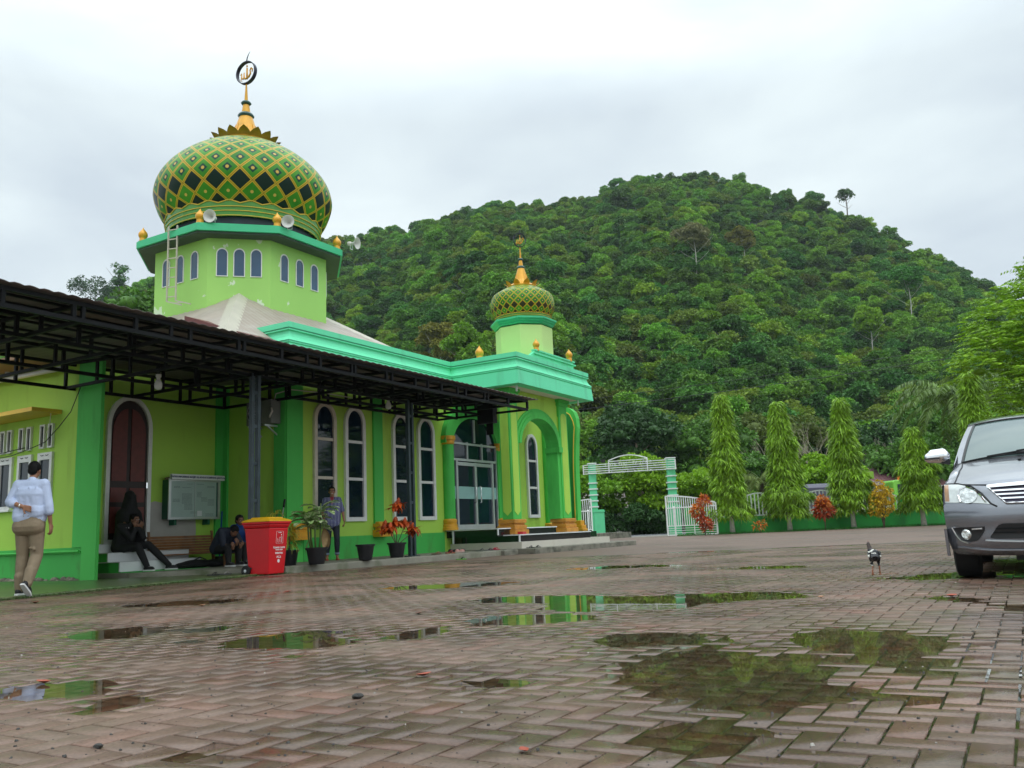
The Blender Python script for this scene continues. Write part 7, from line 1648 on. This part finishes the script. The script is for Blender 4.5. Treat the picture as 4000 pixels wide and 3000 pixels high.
hood = MB(); strip_rows(ROWS[10:], hood); part('bonnet', hood, cpn, t, smooth=True, local=True, fix=False)
cowl = MB(); strip_rows([ROWS[-1], TOP[0]], cowl); part('cowl', cowl, M['black'], t, smooth=True, local=True, fix=False)
roof = MB(); strip_rows(TOP[2:], roof); part('roof', roof, cpn, t, smooth=True, local=True, fix=False)
hdr = MB(); strip_rows([TOP[1], TOP[2]], hdr); part('windscreen_header', hdr, M['black'], t, smooth=True, local=True, fix=False)
# windscreen and A pillars
n = NT+1; ws = MB(); pl_ = MB(); A_ = rowpts(TOP[0]); B_ = rowpts(TOP[1])
for i in range(7):
    for j in range(n): a = Vector(A_[j]); b = Vector(B_[j]); u = i/6; q = a.lerp(b, u); q.y -= .05*sin(pi*u); q.z += .02*sin(pi*u); ws.v.append(tuple(q))
for i in range(6):
    for j in range(NT):
        f = (i*n+j, i*n+j+1, (i+1)*n+j+1, (i+1)*n+j)
        (ws.f if 1 <= j < NT-1 else pl_.f).append(f)
pl_.v = list(ws.v)
glassv = mat('windscreen_glass', (.10,.145,.14), .06, spec=.8, var=.1, nscale=1.2)
wsn = part('windscreen', ws, glassv, t, smooth=True, local=True, fix=False); part('a_pillar', pl_, cpn, t, smooth=True, local=True, fix=False)
# black border of the windscreen
w = MB()
def wsp(tt, u): j = (tt+1)/2*NT; j0 = min(int(j), NT-1); fr = j-j0; i = u*6; i0 = min(int(i), 5); fi = i-i0; g = lambda a, b: Vector(ws.v[a*n+b]); p = g(i0,j0).lerp(g(i0,j0+1),fr).lerp(g(i0+1,j0).lerp(g(i0+1,j0+1),fr),fi); return p
loop = [(-.90,.0),(-.90,.5),(-.90,1.0),(-.5,1.0),(0,1.0),(.5,1.0),(.90,1.0),(.90,.5),(.90,0),(.5,.03),(0,.04),(-.5,.03),(-.90,0)]
for a, b in zip(loop, loop[1:]):
    for k in range(4):
        q0 = wsp(a[0]+(b[0]-a[0])*k/4, a[1]+(b[1]-a[1])*k/4) + Vector((0,-.006,.003)); q1 = wsp(a[0]+(b[0]-a[0])*(k+1)/4, a[1]+(b[1]-a[1])*(k+1)/4) + Vector((0,-.006,.003)); w.bar(q0, q1, .022, .010)
part('windscreen_seal', w, M['black'], wsn, local=True)
# sides
for sg in (-1, 1):
    def edge(Y):       # outer edge of bonnet / roof at Y
        rows = ROWS[10:] if Y < 1.12 else TOP[1:]
        pts = [rowpts(r)[0 if sg < 0 else -1] for r in rows]
        for a, b in zip(pts, pts[1:]):
            if a[1] <= Y <= b[1]: f = (Y-a[1])/(b[1]-a[1]); return Vector(a).lerp(Vector(b), f)
        return Vector(pts[0] if Y < pts[0][1] else pts[-1])
    yl = [.57,.70,.85,1.0,1.14]; sidev = MB(); glz = MB()
    cols = []
    for Y in [.40,.55,.75,.95,1.14,1.6,2.05,2.5,3.1,3.7,4.2,4.5]:
        hwY = .882 if Y < 4.2 else .86; eg = edge(max(Y,.57)) if Y <= 1.14 else None; zb = 1.02+.02*(Y-1) if Y > 1.14 else None
        c = [(sg*(hwY-.03) if Y>.5 else sg*.80, max(Y,.48), .215), (sg*(hwY) if Y > .5 else sg*.87, max(Y,.40), .40), (sg*(hwY+.004), max(Y,.38), .56), (sg*(hwY+.002), max(Y,.40), .75)]
        if Y <= 1.14: c += [(sg*(hwY-.006) , max(Y,.46), .86), tuple(eg), tuple(eg)]
        else: c += [(sg*(hwY-.012), Y, .95), (sg*(hwY-.035), Y, zb+.03), None]
        if c[6] is None:
            if Y < 2.0: u = (Y-1.14)/(1.97-1.14); q = Vector(rowpts(TOP[0])[0 if sg<0 else -1]).lerp(Vector(rowpts(TOP[1])[0 if sg<0 else -1]), min(u,1)); c[6] = tuple(q)
            else: c[6] = tuple(edge(Y))
        cols.append(c)
    nr = 7
    vs = [p for c in cols for p in c]
    sidev.v = list(vs); glz.v = list(vs)
    for i in range(len(cols)-1):
        for j in range(nr-1):
            f = (i*nr+j, i*nr+j+1, (i+1)*nr+j+1, (i+1)*nr+j)
            (glz.f if (j == 5 and i >= 4) else sidev.f).append(f)
    part('side_body', sidev, cpn, t, smooth=True, local=True, fix=False); part('side_window', glz, M['glass'], t, smooth=True, local=True, fix=False)
w = MB(); w.add([(-.86,4.5,.25),(.86,4.5,.25),(.86,4.52,1.05),(.63,4.42,1.6),(-.63,4.42,1.6),(-.86,4.52,1.05)], [(0,1,2,3,4,5)]); part('tailgate', w, cpn, t, local=True)
w = MB(); w.box(-.80,.80,.55,4.4,.22,.30); w.box(-.56,.56,.30,4.3,.24,.42); part('underbody', w, M['black'], t, local=True)
w = MB(); w.box(-.35,.35,.5,.6,.16,.24); w.box(-.12,.12,.7,2.5,.17,.24); part('crossmember', w, M['black'], t, local=True)
w = MB(); w.prism([(.40,.215),(.44,.46),(.30,.46),(.335,.215)], 0, -.895, -.872); w.prism([(.40,.215),(.44,.46),(.30,.46),(.335,.215)], 0, .872, .895); part('bumper_corner', w, cpn, t, local=True)
# wheels
for sg in (-1, 1):
    for Y in (.80, 3.55):
        w = MB(); w.lathe([(.19,-.10),(.285,-.105),(.312,-.09),(.318,-.05),(.318,.05),(.312,.09),(.285,.105),(.19,.10)], 40); w.xf(Matrix.Translation((sg*.755, Y, .318)) @ Matrix.Rotation(pi/2, 4, 'Y')); wh = part('wheel', w, M['rubber'], t, smooth='auto', local=True)
        w = MB(); w.lathe([(.04,.08),(.06,.07),(.17,.06),(.2,.095),(.2,-.05),(.04,-.05)], 30); w.xf(Matrix.Translation((sg*.755, Y, .318)) @ Matrix.Rotation(pi/2 if sg > 0 else -pi/2, 4, 'Y')); part('rim', w, M['alu'], wh, smooth='auto', local=True)
        w = MB(); w.lathe([(.355,-.14),(.355,.10)], 30, (0,0,0), cap=True) ; w.xf(Matrix.Translation((sg*.74, Y, .34)) @ Matrix.Rotation(pi/2, 4, 'Y')); 
# front details laid on the curved nose
def YF(x, z):
    rows = ROWS
    for a, b in zip(rows, rows[1:]):
        if a[2] <= z <= b[2]:
            f = (z-a[2])/(b[2]-a[2]); Yc = a[0]+(b[0]-a[0])*f; Bc = a[1]+(b[1]-a[1])*f; hw = a[4]+(b[4]-a[4])*f; return Yc + Bc*min(1, abs(x)/hw)**2.6
    return .2
def patch(xs, zb, zt, off=.004, nz=6, thick=0):
    """strip between two curves zb(x), zt(x), laid `off` in front of the nose"""
    mb = MB(); k = len(xs)
    for i, x in enumerate(xs):
        for j in range(nz+1):
            z = zb(x) + (zt(x)-zb(x))*j/nz; mb.v.append((x, YF(x, z)-off, z))
    for i in range(k-1):
        for j in range(nz): a = i*(nz+1)+j; mb.f.append((a, a+nz+1, a+nz+2, a+1))
    return mb
def lininterp(pts):
    def f(x):
        if x <= pts[0][0]: return pts[0][1]
        for a, b in zip(pts, pts[1:]):
            if a[0] <= x <= b[0]: return a[1] + (b[1]-a[1])*(x-a[0])/(b[0]-a[0])
        return pts[-1][1]
    return f
def rng_x(a, b, n): return [a + (b-a)*i/n for i in range(n+1)]
def surf_bar(pts, w_, off=.006, h=None):
    mb = MB()
    for (a, b) in zip(pts, pts[1:]):
        k = 5
        for i in range(k):
            p = lambda u: (a[0]+(b[0]-a[0])*u, 0, a[1]+(b[1]-a[1])*u)
            q0 = p(i/k); q1 = p((i+1)/k); mb.bar((q0[0], YF(q0[0], q0[2])-off, q0[2]), (q1[0], YF(q1[0], q1[2])-off, q1[2]), w_, h or .012)
    return mb
lens = mat('headlamp_lens', (.62,.66,.64), .06, spec=.8, var=.25, nscale=14, coat=1); amber = mat('amber_reflector', (.50,.30,.18), .2, var=.3, nscale=12)
reflector = mat('lamp_reflector', (.72,.74,.72), .12, .85, var=.35, nscale=30, bump=.4, bscale=45)
for sg in (-1, 1):
    def mir(mb): 
        if sg > 0: mb.v = [(-x, y, z) for x, y, z in mb.v]
        return mb
    zb = lininterp([(-.86,.700),(-.66,.688),(-.49,.668)]); zt = lininterp([(-.86,.872),(-.74,.864),(-.62,.825),(-.55,.765),(-.49,.685)])
    hl = part('headlight', mir(patch(rng_x(-.865,-.49,16), zb, zt, .007)), lens, t, smooth=True, local=True, fix=False)
    w = mir(patch(rng_x(-.862,-.825,4), lininterp([(-.86,.71),(-.7,.70)]), lininterp([(-.86,.865),(-.75,.862)]), .010)); part('indicator', w, amber, hl, smooth=True, local=True, fix=False)
    mb = MB(); cx_, cz_ = -.665, .755; R0 = .072
    for j in range(7):
        r_ = R0*j/6
        for i in range(24): a = 2*pi*i/24; x = cx_+r_*1.1*cos(a); z = cz_+r_*sin(a); mb.v.append((x, YF(x, z)-.014+.0*r_, z))
    for j in range(6):
        for i in range(24): mb.f.append((j*24+i, j*24+(i+1)%24, (j+1)*24+(i+1)%24, (j+1)*24+i))
    part('reflector', mir(mb), reflector, hl, smooth=True, local=True, fix=False)
    part('headlight_trim', mir(surf_bar([(-.73,.700),(-.745,.76),(-.72,.815),(-.67,.835),(-.60,.80),(-.55,.74),(-.52,.685)], .010, .016)), M['chrome'], hl, local=True)
    part('headlight_seal', mir(surf_bar([(-.86,.874),(-.74,.868),(-.62,.829),(-.55,.768),(-.485,.672),(-.44,.645)], .010, .006)), M['black'], hl, local=True)
    # fog lamp pocket, chrome surround
    part('fog_pocket', mir(patch(rng_x(-.82,-.56,10), lininterp([(-.82,.455),(-.78,.37),(-.70,.335),(-.62,.35),(-.56,.44)]), lininterp([(-.82,.468),(-.56,.472)]), .004)), M['black'], t, smooth=True, local=True, fix=False)
    w = MB(); w.lathe([(.001,-.01),(.035,-.012),(.047,0),(.052,.012),(.052,.03)], 26, (0,0,0)); x, z = -.715, .407; w.xf(Matrix.Translation((x, YF(x,z)-.014, z)) @ Matrix.Rotation(-radians(28), 4, 'Z') @ Matrix.Rotation(-pi/2, 4, 'X')); fg = part('fog_lamp', mir(w), reflector, t, smooth='auto', local=True)
    part('fog_chrome', mir(surf_bar([(-.825,.47),(-.80,.41),(-.76,.352),(-.70,.328)], .018, .012)), M['chrome'], t, local=True)
    part('fog_bar', mir(surf_bar([(-.66,.452),(-.575,.456)], .010, .010)), M['chrome'], t, local=True)
    # mirror
    mm = MB(); mm.cap((-.90,1.33,1.185),(-1.03,1.36,1.18),.070,.055,16); mm.cap((-.90,1.33,1.225),(-1.0,1.35,1.222),.045,.042,16); mm.v = [(x,y,z) for x,y,z in mm.v]
    if sg > 0: mm.v = [(-x,y,z) for x,y,z in mm.v]
    mir_ = remeshed('door_mirror', mm, .009, M['chrome'], t, 3)
    w = MB(); w.bar((-.84,1.34,1.12),(-.92,1.33,1.14),.06,.05); w.box(-1.07,-.93,1.262,1.275,1.158,1.172); part('mirror_arm', mir(w), M['black'], mir_, local=True)
# grille
gb = lininterp([(-.49,.800),(-.36,.672),(.36,.672),(.49,.800)]); gt = lambda x: .826 + .012*(1-abs(x)/.49)
part('grille', patch(rng_x(-.485,.485,30), gb, gt, .006), mat('grille_dark_violet', (.012,.008,.035), .35, var=.2), t, smooth=True, local=True, fix=False)
w = patch(rng_x(-.50,.50,30), lambda x: .812+.012*(1-abs(x)/.5), lambda x: .838+.020*(1-abs(x)/.5), .024); w2 = surf_bar([(-.49,.815),(-.365,.670),(0,.667),(.365,.670),(.49,.815)], .012, .016); w.add(w2.v, w2.f)
for z, x0 in ((.783,.462),(.748,.43),(.712,.395)): w3 = patch(rng_x(-x0,x0,26), lambda x: z-.007, lambda x: z+.007, .022, 2); w.add(w3.v, w3.f)
part('grille_chrome', w, M['chrome'], t, smooth=True, local=True, fix=False)
# lower intake
part('lower_intake', patch(rng_x(-.52,.52,30), lininterp([(-.52,.372),(-.48,.362),(.48,.362),(.52,.372)]), lininterp([(-.52,.385),(-.44,.492),(.44,.492),(.52,.385)]), .005), M['black'], t, smooth=True, local=True, fix=False)
w = surf_bar([(-.47,.452),(.47,.452)], .010, .010); w4 = surf_bar([(-.49,.418),(.49,.418)], .010, .010); w.add(w4.v, w4.f); part('intake_slat', w, M['steel'], t, local=True)
part('bumper_lip', surf_bar([(-.56,.352),(-.3,.338),(.3,.338),(.56,.352)], .014, .010), M['alu'], t, local=True)
w = MB()
w2 = surf_bar([(-.80,.295),(-.55,.268),(0,.262),(.55,.268),(.80,.295)], .010, .004); w.add(w2.v, w2.f); part('bumper_crease', w, cpn, t, local=True)
w = MB(); w.box(-.215,.215,-.012,.0,.515,.635); pt = part('number_plate', w, M['black'], t, local=True, bevel=.004); w = MB(); w.ring([(-.21,.52),(-.21,.63),(.21,.63),(.21,.52)],[(-.203,.527),(-.203,.623),(.203,.623),(.203,.527)],1,-.015,-.011,close=True); part('plate_border', w, M['whitetile'], pt, local=True)
# wipers, washer nozzle, bonnet shut lines
w = MB()
for a, b in (((-.30,.03),(.25,.10)),((.18,.03),(.70,.12))):
    pa = wsp(a[0], a[1]) + Vector((0,-.02,.012)); pb = wsp(b[0], b[1]) + Vector((0,-.02,.012)); w.bar(pa, pb, .022, .012)
pa = wsp(-.62,.02) + Vector((0,-.02,.012)); pb = wsp(.1,.13) + Vector((0,-.03,.012)); w.bar(pa, pb, .024, .012); pa = wsp(-.3,.075)+Vector((0,-.03,.012)); w.bar(pa, wsp(.2,.16)+Vector((0,-.03,.012)), .012, .01)
part('wiper', w, M['black'], t, local=True)
w = MB(); w.ell((-.22,.86,1.082),(.018,.03,.01),10,6); part('washer_nozzle', w, M['black'], t, smooth=True, local=True)
w = MB(); R5 = [rowpts(r) for r in ROWS[10:]]
for a, b in zip(R5, R5[1:]): w.bar(Vector(a[1])+Vector((0,-.002,.004)), Vector(b[1])+Vector((0,-.002,.004)), .008, .004); w.bar(Vector(a[-2])+Vector((0,-.002,.004)), Vector(b[-2])+Vector((0,-.002,.004)), .008, .004)
w2 = surf_bar([(-.80,.868),(-.62,.846),(-.52,.838),(-.485,.836)], .006, .003); w5 = surf_bar([(.80,.868),(.62,.846),(.52,.838),(.485,.836)], .006, .003); w.add(w5.v, w5.f); w.add(w2.v, w2.f); part('shut_line', w, M['black'], t, local=True)
for lb, x, y, sz, col, sd_ in [('curled orange red leaf in the middle of the paving', -.43, 3.83, .085, rl_, 1), ('dark red leaf on the paving at far left', -2.22, 4.12, .10, rl_, 2), ('tan dry leaf on the paving left of the puddles', -3.14, 8.66, .12, tl_, 3),
    ('brown leaf between the small puddles, middle distance', -.79, 6.77, .11, bl_, 4), ('reddish leaf on the paving in front of the van', 3.13, 6.43, .12, rl_, 5), ('dark leaf just in front of the walking man', -5.69, 10.3, .16, bl_, 6),
    ('tiny red leaf near the bottom edge', -.01, 2.48, .05, rl_, 7), ('pale leaf by the big puddle edge', 2.27, 6.69, .09, tl_, 8), ('red leaf in front of the red bin', -2.75, 10.35, .10, rl_, 9), ('small brown leaf near the left puddle', -1.6, 5.0, .07, bl_, 10)]:
    fleaf(lb, x, y, sz, col, sd_)
def stone(label, x, y, r, col=None):
    w = MB(); z = float(paving_height(np.array(x), np.array(y))); rs = random.Random(int(x*100)); w.ell((x, y, z+r*.5), (r*1.3, r*.9, r*.6), 9, 6); w.v = [(a+rs.uniform(-.15,.15)*r, b+rs.uniform(-.15,.15)*r, c) for a, b, c in w.v]; single('stone', w, col or M['stone'], label, 'stone', fix=False)
dk = mat('dark_pebble', (.03,.028,.025), .7, var=.3)
stone('dark twin pebble left of the long puddle', -.63, 3.37, .018, dk); stone('single dark pebble near the bottom left', -1.30, 2.74, .012, dk)
def grit():
    rng = np.random.RandomState(2); n = 2600; y = 1.6 + 10*rng.rand(n)**1.7; x = (rng.rand(n)-.5)*1.3*y; s = .0016 + .0035*rng.rand(n)**3; z = paving_height(x, y)
    base = np.array([(-1,-1,0),(1,-1,0),(1,1,0),(-1,1,0),(-.6,-.6,1),(.6,-.6,1),(.6,.6,1),(-.6,.6,1)]); q = np.array([(4,5,6,7),(0,1,5,4),(1,2,6,5),(2,3,7,6),(3,0,4,7)])
    V = (np.stack([x, y, z], 1)[:,None,:] + base[None]*s[:,None,None]*(.7+.6*rng.rand(n,8,1))).reshape(-1,3); Q = (np.arange(n)[:,None,None]*8 + q[None]).reshape(-1,4)
    m = bpy.data.materials.new('grit'); m.use_nodes = True; t = m.node_tree; g = N(t, 'ShaderNodeNewGeometry'); c = N(t, 'ShaderNodeValToRGB'); c.color_ramp.elements[0].color = (.02,.017,.014,1); c.color_ramp.elements[0].position = .93; c.color_ramp.elements[1].color = (.38,.35,.31,1); c.color_ramp.elements[1].position = .97; t.links.new(g.outputs['Random Per Island'], c.inputs[0]); t.links.new(c.outputs[0], t.nodes['Principled BSDF'].inputs['Base Color'])
    o = bpy.data.objects.new('grit', face_mesh(V, Q, 'grit', m)); COL.objects.link(o); tagit(o, 'scattered sand grains and grit on the paving', 'grit', kind='stuff')
grit()
def moss_edge():
    rng = np.random.RandomState(6); n = 5000; s = 4 + 8*rng.rand(n); nn = np.interp(s, [3,6.4,9.2,12], [-10.9,-11.5,-12.1,-12.2]) + rng.normal(.03,.10,n)
    x = nn*cos(AZ) + s*sin(AZ); y = -nn*sin(AZ) + s*cos(AZ); P = np.stack([x, y, np.full(n,.012)], 1); D = np.stack([rng.normal(0,.7,n), rng.normal(0,.7,n), np.ones(n)*.8], 1)
    V, Q = leaf_arrays(P, D, .015+.035*rng.rand(n), .012, .1, rng); o = bpy.data.objects.new('moss', face_mesh(V, Q, 'moss', mat('moss_tufts', (.05,.09,.015), .7, var=.3, island=.4))); COL.objects.link(o); tagit(o, 'low moss and weeds along the foot of the left pavement', 'moss', kind='stuff')
moss_edge()
print('objects', len(bpy.data.objects))
# ------------------------------------------------------------------ damp air in the valley
hz_ = bpy.data.materials.new('valley_haze'); hz_.use_nodes = True; _t = hz_.node_tree; _t.nodes.clear()
_o = N(_t, 'ShaderNodeOutputMaterial'); _v = N(_t, 'ShaderNodeVolumePrincipled'); _v.inputs['Color'].default_value = (.86, .93, 1.0, 1); _v.inputs['Density'].default_value = .00014; _v.inputs['Anisotropy'].default_value = .2
_t.links.new(_v.outputs[0], _o.inputs['Volume'])
hb = MB(); hb.box(-620, 620, -120, 620, -1.05, 260); single('haze', hb, hz_, kind='stuff', org=(0, 0, -1.05))['label'] = 'thin damp air over the yard and the hillside'
